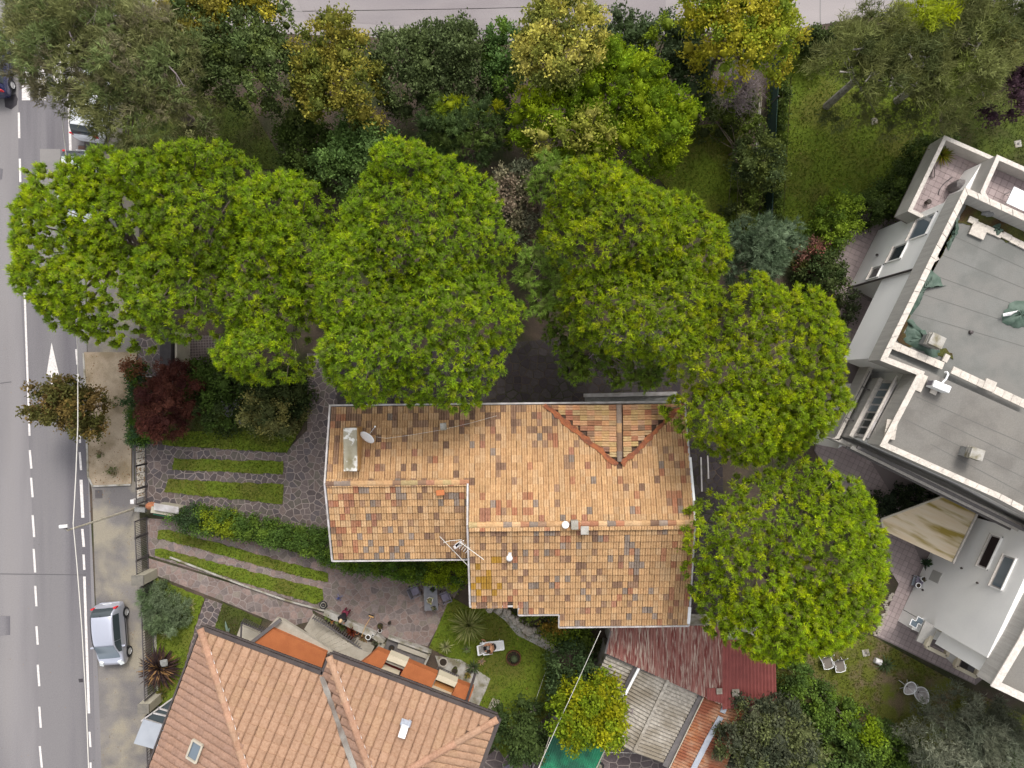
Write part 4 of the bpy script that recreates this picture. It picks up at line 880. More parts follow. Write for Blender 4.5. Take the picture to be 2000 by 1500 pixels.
# things on the terrace
q = wp(1858, 369, 3.65); t = thing('covered_barbecue', 'round barbecue under a dark grey cover on the tiled terrace', 'barbecue', q)
mb = MB(); mb.lathe(q + Vector((0, 0, .1)), [(.3, 0), (.32, .5), (.28, .75), (.1, .85)], 7); mk('cover', mb, M['iron2'], t)
mb = MB(); mb.lathe(q, [(.2, 0), (.2, .1)], 10); mk('base', mb, M['iron'], t)
mb = MB(); arc = [wp(1833 + 8 * math.sin(k * .5) * 0 + k * k * .55, 381 - k * 5.0, 3.68) for k in range(8)]; mb.tube(arc, .02, 6); tag(mk('garden_hose', mb, M['iron']), 'dark hose curving over the tiled terrace beside the barbecue', 'hose')
mb = MB(); q = wp(1809, 396, 3.66); mb.lathe(q, [(.1, 0), (.14, .25), (.11, .3)], 10); t = tag(mk('terrace_pot', mb, M['brownpot']), 'small dark pot at the south end of the tiled terrace', 'pot')
q = wp(1819, 334, 3.7); t = thing('clothes_rack', 'grey folding clothes rack leaning on the west terrace parapet', 'clothes rack', q)
for k in range(4): mb = MB(); mb.tube([wp(1812 + k * 2, 345, 3.7), wp(1820 + k * 1.5, 322, 4.5)], .018, 5); mk('bar', mb, M['iron2'], t)
mb = MB(); mb.tube([wp(1812, 345, 3.7), wp(1825, 346, 3.7), wp(1826, 325, 4.3), wp(1820, 320, 4.5)], .025, 5); mk('frame', mb, M['iron2'], t)
# ---- south block
ZB = 8.1
CB = [(1935, 1340), (1990, 1248), (2040, 1150), (2300, 1280), (2300, 1515)]
cb = wl(CB, ZB)
mb = MB(); mb.prism(inset(cb, .3), 3.2, 7.0); mk('south_block_wall', mb, M['wall'], eb)
mb = MB(); ring(mb, inset(cb, .06), inset(cb, .28), 7.0, 8.04); mk('south_fascia', mb, M['fascia'], eb)
mb = MB(); ring(mb, cb, inset(cb, .36), 8.04, 8.1); mk('south_coping', mb, M['coping'], eb)
mb = MB(); mb.prism(inset(cb, .3), 7.0, 7.7); mk('south_block_roof', mb, M['memb2'], eb)
eprism('courtyard_wall', [(1764, 1190), (1806, 1102), (1855, 996), (2150, 1100), (2060, 1312)], 0, 0, 7.05, 'wall')
eprism('low_wall', [(1753, 1212), (1763, 1191), (1840, 1222), (1826, 1245)], 0, 0, 1.4, 'wall')
C0 = Vector((*wl([(1855, 996)])[0], 0)); cd = (Vector((*wl([(1756, 1210)])[0], 0)) - C0).normalized(); cn = Vector((-cd.y, cd.x, 0)); cn = -cn if cn.x > 0 else cn
window(C0, cd, cn, 1.55, 3.9, 1.8, .75, 'dark', 'gutter'); window(C0, cd, cn, 2.3, 5.3, 1.7, .8, 'glassb', 'gutter')
for s, z in ((2.9, 2.9), (3.3, 4.4), (4.9, .8)):
    mb = MB(); c = C0 + cd * s + cn * .07 + Vector((0, 0, z)); mb.lathe(c, [(.03, 0), (.06, .06), (.04, .14)], 8); mk('wall_lamp', mb, M['dgutter'], eb)
mb = MB(); mb.box(C0 + cd * 3.9 + cn * .012 + Vector((0, 0, 1.3)), (.62, .02, .85), math.atan2(cd.y, cd.x)); mk('meter_hatch', mb, mat('hatch', (.4, .385, .36), rough=.8), eb, bevel=.008)
# corner glazing & loggia
S0 = Vector((*wl([(1756, 1210)])[0], 0)); sd_ = (Vector((*wl([(1900, 1278)])[0], 0)) - S0).normalized(); sn_ = Vector((-sd_.y, sd_.x, 0)); sn_ = -sn_ if sn_.y > 0 else sn_
zq = 2.6
def loggia(px0, name, inner):
    P = wl(px0, zq); pl_ = P
    for k in range(4):
        a, b = Vector((*P[k], zq - .12)), Vector((*P[(k + 1) % 4], zq - .12)); mb = MB(); mb.bar(a, b, .2, .24); mk(name, mb, M['wallwarm'], eb, bevel=.01)
loggia([(1828, 1226), (1867, 1246), (1849, 1283), (1811, 1264)], 'loggia_beam', 1)
loggia([(1886, 1258), (1926, 1281), (1908, 1323), (1868, 1303)], 'loggia_beam', 2)
for q, m in (([(1806, 1212), (1830, 1226), (1812, 1262), (1790, 1252)], 'fascia2'), ([(1865, 1248), (1888, 1262), (1868, 1304), (1845, 1282)], 'fascia2')):
    P = wl(q, 2.9); Q = wl(q, 2.2); mb = MB(); mb.add([(*P[0], 2.95), (*P[1], 2.95), (*Q[2], 2.2), (*Q[3], 2.2), (*P[0], 2.85), (*P[1], 2.85), (*Q[2], 2.1), (*Q[3], 2.1)], [(0, 3, 2, 1), (4, 5, 6, 7), (0, 1, 5, 4), (1, 2, 6, 5), (2, 3, 7, 6), (3, 0, 4, 7)]); mk('sloping_panel', mb, M[m], eb)
# corner window (blue reflections)
for k, (q, z) in enumerate((([(1781, 1208), (1795, 1216), (1790, 1228), (1776, 1220)], 1.9), ([(1793, 1203), (1806, 1210), (1800, 1222), (1788, 1214)], 1.9))):
    P = wl(q, z); mb = MB(); mb.prism(P, z - .06, z); w_ = mk('skylight_frame', mb, M['white'], eb); mb = MB(); c = sum((Vector(p) for p in P), Vector((0, 0))) / 4; mb.prism([(c.x + (p[0] - c.x) * .78, c.y + (p[1] - c.y) * .78) for p in P], z, z + .01); mk('pane', mb, M['glassb'], w_)
# below the openings
q = wp(1842, 1253, .3); t = thing('cushioned_chair', 'low garden chair with pink and mauve cushions seen through the western loggia opening', 'chair', wp(1842, 1253, .03))
mb = MB(); mb.box(q + Vector((-.1, .05, .12)), (.5, .5, .14), -.4); mk('seat_cushion', mb, M['cushion'], t, bevel=.04)
mb = MB(); mb.box(q + Vector((-.3, .18, .32)), (.16, .45, .4), -.4, ry=-.3); mk('back_cushion', mb, M['pinkc'], t, bevel=.04)
mb = MB()
for i in range(5): mb.box(q + Vector((.18 + .0 * i, -.08 + .02 * i, .1 + .08 * i)), (.35 - .03 * i, .04, .03), -.4 + .5 * (i % 2))
mb.box(q + Vector((.3, -.12, .3)), (.05, .5, .5), -.4); mk('frame', mb, M['whitem'], t)
mb = MB(); mb.box(wp(1890, 1303, .35), (.45, .35, .6), -.4); tag(mk('dark_planter_box', mb, M['iron'], bevel=.03), 'dark box standing in the eastern loggia opening', 'box')
# awning over the north end of the courtyard
aw = thing('fabric_awning', 'large cream awning stained with moss against the courtyard wall', 'awning', wp(1830, 1040, 0))
pts = [(1721, 1015, 2.3), (1850, 967, 2.8), (1917, 987, 3.1), (1861, 1099, 3.0), (1725, 1036, 2.3)]
v = [wp(*p) for p in pts]; mb = MB(); mb.add([tuple(p) for p in v] + [(p.x, p.y, p.z - .03) for p in v], [(4, 3, 2, 1, 0), (5, 6, 7, 8, 9)] + [(i, (i + 1) % 5, 5 + (i + 1) % 5, 5 + i) for i in range(5)])
mk('canvas', mb, M['canvas'], aw)
for a, b, n in (((1721, 1014, 2.3), (1850, 966, 2.82), 'front_bar'), ((1917, 987, 3.15), (1861, 1100, 3.05), 'wall_cassette'), ((1721, 1014, 2.3), (1725, 1037, 2.3), 'end_bar')):
    mb = MB(); mb.bar(wp(*a), wp(*b), .09, .09); mk(n, mb, M['tan' if n != 'wall_cassette' else 'coping'], aw)
# ================================================================ SHEDS
def corr(name, q, m, par, z, pitch=.2, amp=.035, along=0, slope=(0, 0)):
    """corrugated sheet over quad q (px at height z); waves run from edge 0-1 to edge 3-2"""
    P = [Vector((*wl([p], z)[0], z + (slope[0] if i < 2 else slope[1]))) for i, p in enumerate(q)]
    n = max(2, int(max((P[1] - P[0]).length, (P[2] - P[3]).length) / (pitch / 4))); v = []
    for i in range(n + 1):
        t = i / n; a = P[0].lerp(P[1], t); b = P[3].lerp(P[2], t); h = amp * math.sin(t * n / 4 * 2 * math.pi)
        v += [(a.x, a.y, a.z + h), (b.x, b.y, b.z + h), (a.x, a.y, a.z + h - .02), (b.x, b.y, b.z + h - .02)]
    f = []
    for i in range(n): k = 4 * i; f += [(k, k + 1, k + 5, k + 4), (k + 2, k + 6, k + 7, k + 3), (k, k + 4, k + 6, k + 2), (k + 1, k + 3, k + 7, k + 5)]
    mb = MB(); mb.add(v, f); return mk(name, mb, M[m], par)
sd1 = thing('red_shed', 'lean-to shed with peeling red corrugated roof behind the tiled house', 'shed', wp(1300, 1300, 0))
corr('roof_sheet', [(1194, 1222), (1412, 1222), (1412, 1378), (1183, 1276)], 'redsheet', sd1, 3.0, .19)
corr('roof_sheet', [(1411, 1250), (1514, 1250), (1517, 1372), (1411, 1386)], 'pinksheet', sd1, 3.03, .19)
corr('roof_sheet', [(1381, 1344), (1412, 1344), (1412, 1374), (1381, 1366)], 'pinksheet', sd1, 3.06, .19)
for a in ((1400, 1345, 12), (1432, 1348, 15)):
    mb = MB(); mb.box(wp(a[0] + 5, a[1] + 5, 3.12), (a[2] * .026, a[2] * .026, .04), .05); mk('patch_plate', mb, M['asb'], sd1)
mb = MB(); mb.prism(wl([(1196, 1228), (1508, 1240), (1508, 1365), (1440, 1376), (1196, 1274)], 3.0), 0, 2.85); mk('wall', mb, M['cement'], sd1)
mb = MB(); mb.bar(wp(1193, 1232, 2.98), wp(1182, 1276, 2.98), .1, .1); mk('edge_board', mb, M['iron2'], sd1)
sd2 = thing('grey_shed', 'shed with weathered grey corrugated fibre cement roof', 'shed', wp(1290, 1390, 0))
corr('roof_sheet', [(1186, 1278), (1152, 1345), (1212, 1372), (1241, 1302)], 'asb', sd2, 2.6, .2, .05)
corr('roof_sheet', [(1252, 1303), (1184, 1440), (1238, 1468), (1306, 1328)], 'asb', sd2, 2.85, .2, .045, slope=(-.15, .1))
corr('roof_sheet', [(1306, 1328), (1238, 1468), (1296, 1493), (1366, 1358)], 'asb', sd2, 2.85, .2, .045, slope=(.1, -.15))
mb = MB(); mb.bar(wp(1305, 1328, 3.02), wp(1239, 1466, 3.02), .16, .05); mk('ridge_cap', mb, M['asb'], sd2)
mb = MB(); mb.prism(wl([(1190, 1280), (1365, 1362), (1298, 1488), (1190, 1440), (1216, 1366), (1166, 1340)], 2.7), 0, 2.4); mk('wall', mb, M['cement'], sd2)
mb = MB(); mb.bar(wp(1249, 1302, 2.9), wp(1219, 1360, 2.9), .13, .1); mb.bar(wp(1222, 1359, 2.9), wp(1209, 1353, 2.9), .13, .1); mk('gutter', mb, M['white'], sd2)
mb = MB(); mb.bar(wp(1243, 1300, 2.8), wp(1214, 1356, 2.8), .2, .05); mk('valley_gutter', mb, M['iron'], sd2)
mb = MB(); mb.bar(wp(1370, 1360, 2.7), wp(1299, 1497, 2.7), .34, .06); mk('valley_gutter', mb, M['iron2'], sd2)
mb = MB(); mb.bar(wp(1366, 1356, 2.78), wp(1186, 1277, 2.78), .1, .1); mk('edge_board', mb, M['iron2'], sd2)
sd3 = thing('rusty_shed', 'shed with rust brown corrugated roof and pale grey ridge strip', 'shed', wp(1370, 1440, 0))
corr('roof_sheet', [(1375, 1362), (1300, 1520), (1355, 1545), (1418, 1378)], 'rust', sd3, 2.8, .17, .03)
corr('roof_sheet', [(1418, 1378), (1355, 1545), (1400, 1555), (1455, 1388)], 'rust', sd3, 2.8, .17, .03)
mb = MB(); mb.bar(wp(1418, 1374, 2.86), wp(1411, 1392, 2.86), .3, .04); mb.bar(wp(1408, 1400, 2.86), wp(1380, 1450, 2.86), .3, .04); mb.bar(wp(1382, 1447, 2.862), wp(1350, 1510, 2.862), .3, .04); mk('ridge_strip', mb, M['zinc'], sd3)
mb = MB(); mb.prism(wl([(1378, 1366), (1445, 1390), (1395, 1540), (1310, 1510)], 2.8), 0, 2.7); mk('wall', mb, M['cement'], sd3)
mb = MB(); mb.bar(wp(1374, 1362, 2.83), wp(1300, 1515, 2.83), .05, .05); mk('edge_board', mb, M['tan'], sd3)
sd4 = thing('green_canopy', 'canopy of bright green corrugated plastic below the yellow green tree', 'canopy', wp(1110, 1480, 0))
corr('roof_sheet', [(1078, 1436), (1200, 1420), (1160, 1520), (1040, 1540)], 'greensheet', sd4, 2.5, .14, .02)
mb = MB(); mb.bar(wp(1074, 1437, 2.5), wp(1045, 1525, 2.5), .05, .08); mb.bar(wp(1188, 1450, 2.5), wp(1160, 1510, 2.5), .05, .08); mk('frame', mb, M['tan'], sd4)
for p in ((1078, 1436), (1195, 1428), (1040, 1530), (1162, 1515)): mb = MB(); q = wp(*p, 2.45); mb.box((q.x, q.y, 1.2), (.08, .08, 2.45)); mk('post', mb, M['iron2'], sd4)
struct('concrete_strip', [(1075, 1400), (1105, 1390), (1080, 1440), (1060, 1470), (1040, 1560), (1000, 1560)], .02, 'cement')
struct('yard_ground', [(1120, 1230), (1195, 1225), (1175, 1290), (1140, 1370), (1100, 1400), (1075, 1390)], .01, 'soil')
# ================================================================ VEGETATION
def unit(a): return a / np.maximum(np.linalg.norm(a, axis=1, keepdims=True), 1e-9)
def tufts(cent, nrm, col, k, L, Wd, spread, offs=.0, kind='needle'):
    """cent,nrm,col (n,3); k leaves per tuft"""
    n = len(cent); c = np.repeat(cent, k, 0); m = np.repeat(nrm, k, 0); cc = np.repeat(col, k, 0)
    d = unit(m + spread * RG.normal(size=(n * k, 3)))
    s = unit(np.cross(d, RG.normal(size=(n * k, 3)))); l = (L * RG.uniform(.65, 1.25, (n * k, 1))); w = Wd * RG.uniform(.7, 1.2, (n * k, 1))
    p = c + offs * RG.normal(size=(n * k, 3))
    cc = cc * RG.uniform(.8, 1.2, (n * k, 1))
    if kind == 'needle':
        V = np.stack([p - s * w, p + s * w, p + d * l], 1).reshape(-1, 3); T = np.arange(len(V)).reshape(-1, 3); C = np.repeat(cc, 3, 0)
    else:
        q = p + d * l * .5
        V = np.stack([p, q + s * w, p + d * l, q - s * w], 1).reshape(-1, 3); b = np.arange(n * k) * 4
        T = np.concatenate([np.stack([b, b + 1, b + 2], 1), np.stack([b, b + 2, b + 3], 1)]); C = np.repeat(cc, 4, 0)
    return V, T, C
def clump_pts(cc, cr, per, center, up=.55):
    """points on the outer side of each clump"""
    n = len(cc); d = RG.normal(size=(n * per, 3)); out = np.repeat(unit(cc - center), per, 0)
    d = unit(d + out * .6 + np.array([0, 0, up])); r = np.repeat(cr, per)[:, None] * RG.uniform(.72, 1.05, (n * per, 1))
    return np.repeat(cc, per, 0) + d * r, unit(d + .3 * out + np.array([0, 0, .25]))
def dome(lobes, sp, zthick, rnd=.3, fill=.65):
    """lobes: (x,y,z,rx,ry,h) world. returns clump centres over the union of domes"""
    P = []
    for (x, y, z, rx, ry, h) in lobes:
        ph = RG.uniform(0, 6.28, 4)
        nx = int(rx / sp) + 1; ny = int(ry / sp) + 1
        for i in range(-nx, nx + 1):
            for j in range(-ny - 1, ny + 2):
                a = (i + RG.uniform(-.35, .35)) * sp; b = (j + (i % 2) * .5 + RG.uniform(-.35, .35)) * sp * .9; t = math.atan2(b, a)
                ea = .04 if fill > 1 else .07; e = 1 + ea * (math.sin(3 * t + ph[0]) + math.sin(5 * t + ph[1]) + math.sin(9 * t + ph[2])); q = math.hypot(a / rx, b / ry) / e
                if q < .97: P.append((x + a, y + b, z + h * math.sqrt(max(0, 1 - q * q)) + RG.normal() * rnd))
        m = int(2 * math.pi * (rx + ry) / 2 / sp * (2.3 if fill > 1 else 1))   # skirt
        for k in range(m):
            t = 2 * math.pi * k / m + RG.uniform(-.1, .1); e = 1 + .07 * math.sin(3 * t + ph[0]) + .06 * math.sin(5 * t + ph[1]); q = e * RG.uniform(.74 if fill > 1 else .82, .96)
            P.append((x + rx * q * math.cos(t), y + ry * q * math.sin(t), z - RG.uniform(.2, 1) * zthick))
        m = int(fill * rx * ry / sp / sp * 2)                    # inside
        for k in range(m):
            t = RG.uniform(0, 6.28); q = math.sqrt(RG.random()) * .85; P.append((x + rx * q * math.cos(t), y + ry * q * math.sin(t), z + (h * math.sqrt(1 - q * q) - zthick * .7) - RG.uniform(0, .6)))
    return np.array(P)
def trunk(t, base, top, r, limbs=(), m='bark', lean=(0, 0)):
    mb = MB(); b = Vector(base); a = Vector(top); mid = b.lerp(a, .5) + Vector((R.uniform(-.2, .2), R.uniform(-.2, .2), 0)); mb.tube([b, mid, a], [r * 1.25, r, r * .6], 8); mk('trunk', mb, M[m], t)
    mb = MB()
    for q in limbs:
        q = Vector(q); s = b.lerp(a, R.uniform(.55, .95)); k = s.lerp(q, .5) + Vector((R.uniform(-.2, .2), R.uniform(-.2, .2), R.uniform(-.1, .35))); mb.tube([s, k, q], [r * .4, r * .25, r * .08], 5)
    if limbs is not None and len(limbs): mk('limbs', mb, M[m], t)
def lob(px, py, rx, ry, z, h): s = (H - z - h * .3) / F; p = wp(px, py, z + h * .3); return (p.x, p.y, z, rx * s, ry * s, h)
def tree(name, label, lobes, z, h, pal, cat='tree', sp=.8, cr=.5, per=16, k=12, L=.2, Wd=.028, spread=.75, kind='needle', zthick=1.2, fill=.6, offs=.03, rnd=.25, group=None, accents=None, tr=.18, up=.55, bare=None, m='bark', nl=14, rf=(.7, 1.05), core=.6, lump=0., frr=1.15):
    lb = [lob(*l, z if len(l) < 5 else l[4], h) if len(l) < 6 else lob(*l[:4], l[4], l[5]) for l in lobes]
    P = dome(lb, sp, zthick, rnd, fill); A = np.array([(a, b, c, d, e_) for a, b, c, d, e_, f in lb]); cen = np.array([A[:, 0].mean(), A[:, 1].mean(), min(A[:, 2]) - h * .5])
    if len(lb) > 1:                                             # drop clumps buried in another lobe
        keep = np.ones(len(P), bool)
        for (x, y, zz, rx, ry, hh) in lb:
            q = ((P[:, 0] - x) / rx) ** 2 + ((P[:, 1] - y) / ry) ** 2; keep &= ~((q < .75) & (P[:, 2] < zz + hh * np.sqrt(np.maximum(0, 1 - q)) - 1.4))
        P = P[keep]
    if lump: P[:, 2] += np.array([lump * (vnoise(a, b, 1.5, 4) - .5) * 2 for a, b in P[:, :2]])
    n = len(P); pal = np.array(pal) * (1.0 if name == 'umbrella_pine' and len(pal) == 7 else 1.25 if name in ('street_tree', 'red_maple', 'maple_tree', 'yellow_tree', 'small_maple', 'lime_tree', 'persimmon_tree', 'robinia_tree', 'blue_cedar') else 1.95); rr = cr * RG.uniform(.75, 1.25, n); pc = np.array(pal)[RG.integers(0, len(pal), n)] * RG.uniform(.82, 1.15, (n, 1))
    if accents:
        for (ax, ay, ar, ac, prob) in accents:
            q = wp(ax, ay, z + h * .5); s = ar * (H - z) / F; near = (np.hypot(P[:, 0] - q.x, P[:, 1] - q.y) < s) & (RG.random(n) < prob); pc[near] = np.array(ac) * 1.7 * RG.uniform(.85, 1.15, (near.sum(), 1))
    c3 = np.repeat(np.array([[l[0], l[1], l[2] - h * .6] for l in lb]), 1, 0)
    di = ((P[:, None, :2] - c3[None, :, :2]) ** 2).sum(2).argmin(1); cc = c3[di]
    per_ = per; N = n * per_; out = np.repeat(unit(P - cc), per_, 0); d = unit(RG.normal(size=(N, 3)) + out * .6 + np.array([0, 0, up]))
    pts = np.repeat(P, per_, 0) + d * np.repeat(rr, per_)[:, None] * RG.uniform(rf[0], rf[1], (N, 1)); nr = unit(d + .3 * out + np.array([0, 0, .25]))
    tc = np.repeat(pc, per_, 0) * RG.uniform(.8, 1.22, (N, 1))
    V, T, C = tufts(pts, nr, tc, k, L, Wd, spread, offs, kind)
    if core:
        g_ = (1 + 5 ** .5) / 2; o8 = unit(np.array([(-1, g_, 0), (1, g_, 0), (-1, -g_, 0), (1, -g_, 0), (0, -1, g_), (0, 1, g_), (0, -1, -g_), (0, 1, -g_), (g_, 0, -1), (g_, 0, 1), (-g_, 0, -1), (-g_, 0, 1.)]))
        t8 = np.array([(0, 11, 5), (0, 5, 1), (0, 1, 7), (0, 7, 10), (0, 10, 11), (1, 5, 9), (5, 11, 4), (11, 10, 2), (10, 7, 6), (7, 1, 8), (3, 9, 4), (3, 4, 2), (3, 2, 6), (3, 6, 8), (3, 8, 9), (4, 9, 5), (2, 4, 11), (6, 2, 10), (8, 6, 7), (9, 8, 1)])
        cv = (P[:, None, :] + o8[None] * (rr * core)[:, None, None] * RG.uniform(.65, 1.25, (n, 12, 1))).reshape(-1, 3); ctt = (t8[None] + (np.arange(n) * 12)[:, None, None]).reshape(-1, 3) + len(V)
        V = np.concatenate([V, cv]); T = np.concatenate([T, ctt]); C = np.concatenate([C, np.repeat((pc * .35 + np.array([.03, .022, .012])) if name == 'umbrella_pine' else pc * .8, 12, 0)])  # pine cores: brown twig tone, darkened to paint shade into the gaps
    g = wp(0, 0, 0); bx, by = A[:, 0].mean(), A[:, 1].mean()
    t = thing(name, label, cat, (bx, by, 0), group=group)
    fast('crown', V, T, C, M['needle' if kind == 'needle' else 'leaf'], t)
    idx = RG.choice(n, min(nl, n), replace=False)
    trunk(t, (bx, by, 0), (bx, by, z + h * .35), tr, [tuple(P[i]) for i in idx], m)
    if bare is not None:
        mb = MB()
        for (x0, y0, x1, y1, zz) in bare:
            a, b = wp(x0, y0, zz), wp(x1, y1, zz - .2); mid = a.lerp(b, .5) + Vector((R.uniform(-.15, .15), R.uniform(-.15, .15), .15)); mb.tube([a, mid, b], [.045, .035, .015], 5)
            for _ in range(3):
                s = a.lerp(b, R.uniform(.3, .9)); mb.tube([s, s + Vector((R.uniform(-.6, .6), R.uniform(-.6, .6), R.uniform(0, .2)))], [.02, .008], 4)
        mk('bare_branches', mb, M['birch' if m == 'birch' else 'twig'], t, kind='stuff')
    return t
# ---- umbrella pines
TINT = [(1, 1, 1), (.94, .96, 1.1), (1, 1.02, 1), (.96, 1, 1.1), (1.05, 1, .9), (1.08, 1.02, .8), (1.06, 1.03, .8)]
PN = [(.27, .385, .012), (.235, .355, .014), (.33, .44, .01), (.25, .37, .015), (.18, .285, .018), (.38, .47, .01), (.2, .31, .018)]
PNd = [(.075, .115, .012), (.09, .135, .012), (.06, .095, .015)]
pines = [
    ([(150, 480, 118, 165), (250, 440, 120, 150), (230, 570, 120, 110), (200, 370, 70, 62)], 7.5, 2.6, 'westernmost umbrella pine, its bright green crown reaching over the road', 1),
    ([(400, 420, 118, 130), (350, 560, 100, 115), (300, 350, 70, 50), (420, 330, 75, 45)], 8.2, 2.6, 'second umbrella pine from the road, between the road pine and the garden bed', 2),
    ([(530, 550, 115, 155), (560, 430, 110, 95), (510, 690, 90, 65), (610, 520, 80, 120)], 7.8, 2.4, 'third umbrella pine from the road, above the planted bed and driveway', 3),
    ([(830, 470, 175, 165), (850, 645, 172, 158), (725, 695, 105, 98), (800, 340, 80, 55), (700, 560, 80, 150)], 8.6, 3.0, 'tallest umbrella pine, its crown hanging over the north eave of the tan roof', 4),
    ([(1215, 470, 160, 140), (1250, 590, 155, 125), (1160, 380, 95, 65), (1325, 490, 95, 90)], 8.2, 2.8, 'broad umbrella pine north of the cross gable of the tan roof', 5),
    ([(1490, 720, 166, 186), (1458, 815, 140, 90)], 8.4, 2.6, 'umbrella pine at the northeast corner of the tan roof', 6),
    ([(1540, 1085, 204, 192), (1515, 1190, 140, 100)], 8.2, 2.8, 'round umbrella pine east of the tan roof beside the courtyard paving', 7)]
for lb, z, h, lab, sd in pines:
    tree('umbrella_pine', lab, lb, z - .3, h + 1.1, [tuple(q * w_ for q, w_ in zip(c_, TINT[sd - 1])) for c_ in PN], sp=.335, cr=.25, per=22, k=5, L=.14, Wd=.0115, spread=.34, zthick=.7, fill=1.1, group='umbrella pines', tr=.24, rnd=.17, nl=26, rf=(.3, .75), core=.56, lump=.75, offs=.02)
# lower skirts with darker needles
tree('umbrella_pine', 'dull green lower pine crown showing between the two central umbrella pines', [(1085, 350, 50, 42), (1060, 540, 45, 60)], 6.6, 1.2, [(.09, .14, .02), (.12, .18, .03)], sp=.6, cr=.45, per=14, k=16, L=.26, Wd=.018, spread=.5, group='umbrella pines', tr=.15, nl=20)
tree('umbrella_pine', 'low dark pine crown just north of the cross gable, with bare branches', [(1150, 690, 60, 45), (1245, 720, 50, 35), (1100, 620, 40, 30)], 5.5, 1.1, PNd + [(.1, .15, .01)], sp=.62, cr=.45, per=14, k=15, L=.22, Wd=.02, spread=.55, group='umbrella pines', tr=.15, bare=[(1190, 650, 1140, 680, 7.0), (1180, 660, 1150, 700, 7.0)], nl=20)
OL = [(.08, .1, .035), (.11, .115, .045), (.08, .085, .03), (.125, .125, .05), (.1, .09, .05)]
tree('feathery_pine', 'big dull olive pine overhanging the zebra crossing and parked cars', [(110, 90, 100, 100), (230, 120, 130, 120), (280, 210, 90, 75), (170, 30, 130, 80), (330, 130, 60, 100)], 7.0, 2.2, OL, sp=.6, cr=.5, per=14, k=15, L=.3, Wd=.02, spread=.62, zthick=1.4, fill=.6, tr=.25, rnd=.35, offs=.08, core=.28, lump=.4,
     bare=[(215, 120, 255, 145, 9.4), (330, 130, 360, 170, 9.0), (270, 160, 302, 195, 9.0), (135, 60, 150, 85, 9.6), (250, 215, 245, 260, 8.2), (60, 20, 95, 60, 9.), (190, 10, 180, 60, 9.5)], nl=30)
GR_ = [(.042, .06, .018), (.06, .08, .025), (.05, .065, .022), (.07, .09, .022)]
leafk = dict(kind='leaf', k=6, L=.17, Wd=.052, spread=.9, sp=.62, cr=.45, per=22, offs=.1)
tree('laurel_tree', 'dark green tree with yellow leaf patches at the top left near the side road', [(460, 80, 105, 90), (370, 80, 70, 80), (500, 140, 90, 65), (480, 10, 80, 40)], 5.0, 2.2, GR_, **leafk, accents=[(470, 20, 60, (.22, .19, .02), .7), (400, 60, 60, (.14, .12, .02), .4)])
tree('maple_tree', 'yellow olive tree at the kerb of the side road left of the dark hedge', [(660, 90, 60, 55), (665, 170, 82, 75), (620, 150, 50, 50)], 5.0, 1.8, [(.2, .18, .028), (.15, .155, .026), (.23, .2, .032), (.11, .13, .024)], **leafk, bare=[(600, 100, 590, 60, 6), (640, 60, 620, 35, 6)])
tree('laurel_hedge', 'long dark green bank of laurel along the side road', [(790, 130, 70, 75), (860, 130, 75, 78), (905, 120, 50, 72)], 3.6, 1.6, [(.05, .066, .022), (.062, .08, .03), (.045, .06, .022)], cat='hedge', **leafk)
tree('round_shrub', 'small mid green shrub between the laurel bank and the yellow tree', [(985, 100, 38, 50), (975, 150, 35, 40)], 3.2, 1.4, [(.06, .1, .015), (.045, .08, .02)], cat='shrub', **leafk)
tree('yellow_tree', 'pale yellow leaved tree in the middle of the side road verge', [(1100, 50, 82, 65), (1090, 120, 75, 60), (1050, 110, 40, 50)], 6.0, 2.0, [(.34, .31, .06), (.38, .34, .08), (.2, .21, .04), (.12, .14, .03)], **leafk)
tree('laurel_hedge', 'grey green bank of shrubs right of the pale yellow tree', [(1220, 95, 60, 62), (1290, 100, 65, 60), (1340, 150, 45, 60)], 3.2, 1.4, [(.035, .05, .022), (.045, .062, .028), (.03, .045, .016)], cat='hedge', **leafk, accents=[(1275, 90, 14, (.12, .16, .01), .9)])
tree('robinia_tree', 'large fresh green feathery tree in the garden north of the central pines', [(1210, 190, 105, 85), (1090, 230, 92, 60), (1270, 250, 85, 75), (1180, 130, 45, 35), (1190, 290, 110, 50)], 4.4, 2.4, [(.17, .235, .008), (.13, .2, .008), (.21, .27, .008), (.11, .17, .01)], kind='leaf', k=9, L=.16, Wd=.035, spread=.7, sp=.66, cr=.5, per=20, offs=.06, bare=[(1320, 185, 1330, 195, 6)])
tree('small_maple', 'small cream and yellow leaved tree in front of the fresh green tree', [(1120, 275, 80, 45), (1160, 250, 50, 40)], 6.3, 1.0, [(.26, .25, .05), (.2, .21, .03), (.13, .15, .02)], kind='leaf', k=4, L=.16, Wd=.05, spread=.9, sp=.66, cr=.42, per=13, offs=.1)
tree('lime_tree', 'yellow green tree overhanging the side road at the top right', [(1440, 40, 95, 62), (1370, 30, 55, 50), (1500, 80, 60, 60), (1440, 110, 60, 45)], 6.2, 2.0, [(.3, .28, .02), (.22, .25, .02), (.15, .2, .02), (.34, .3, .03)], **leafk)
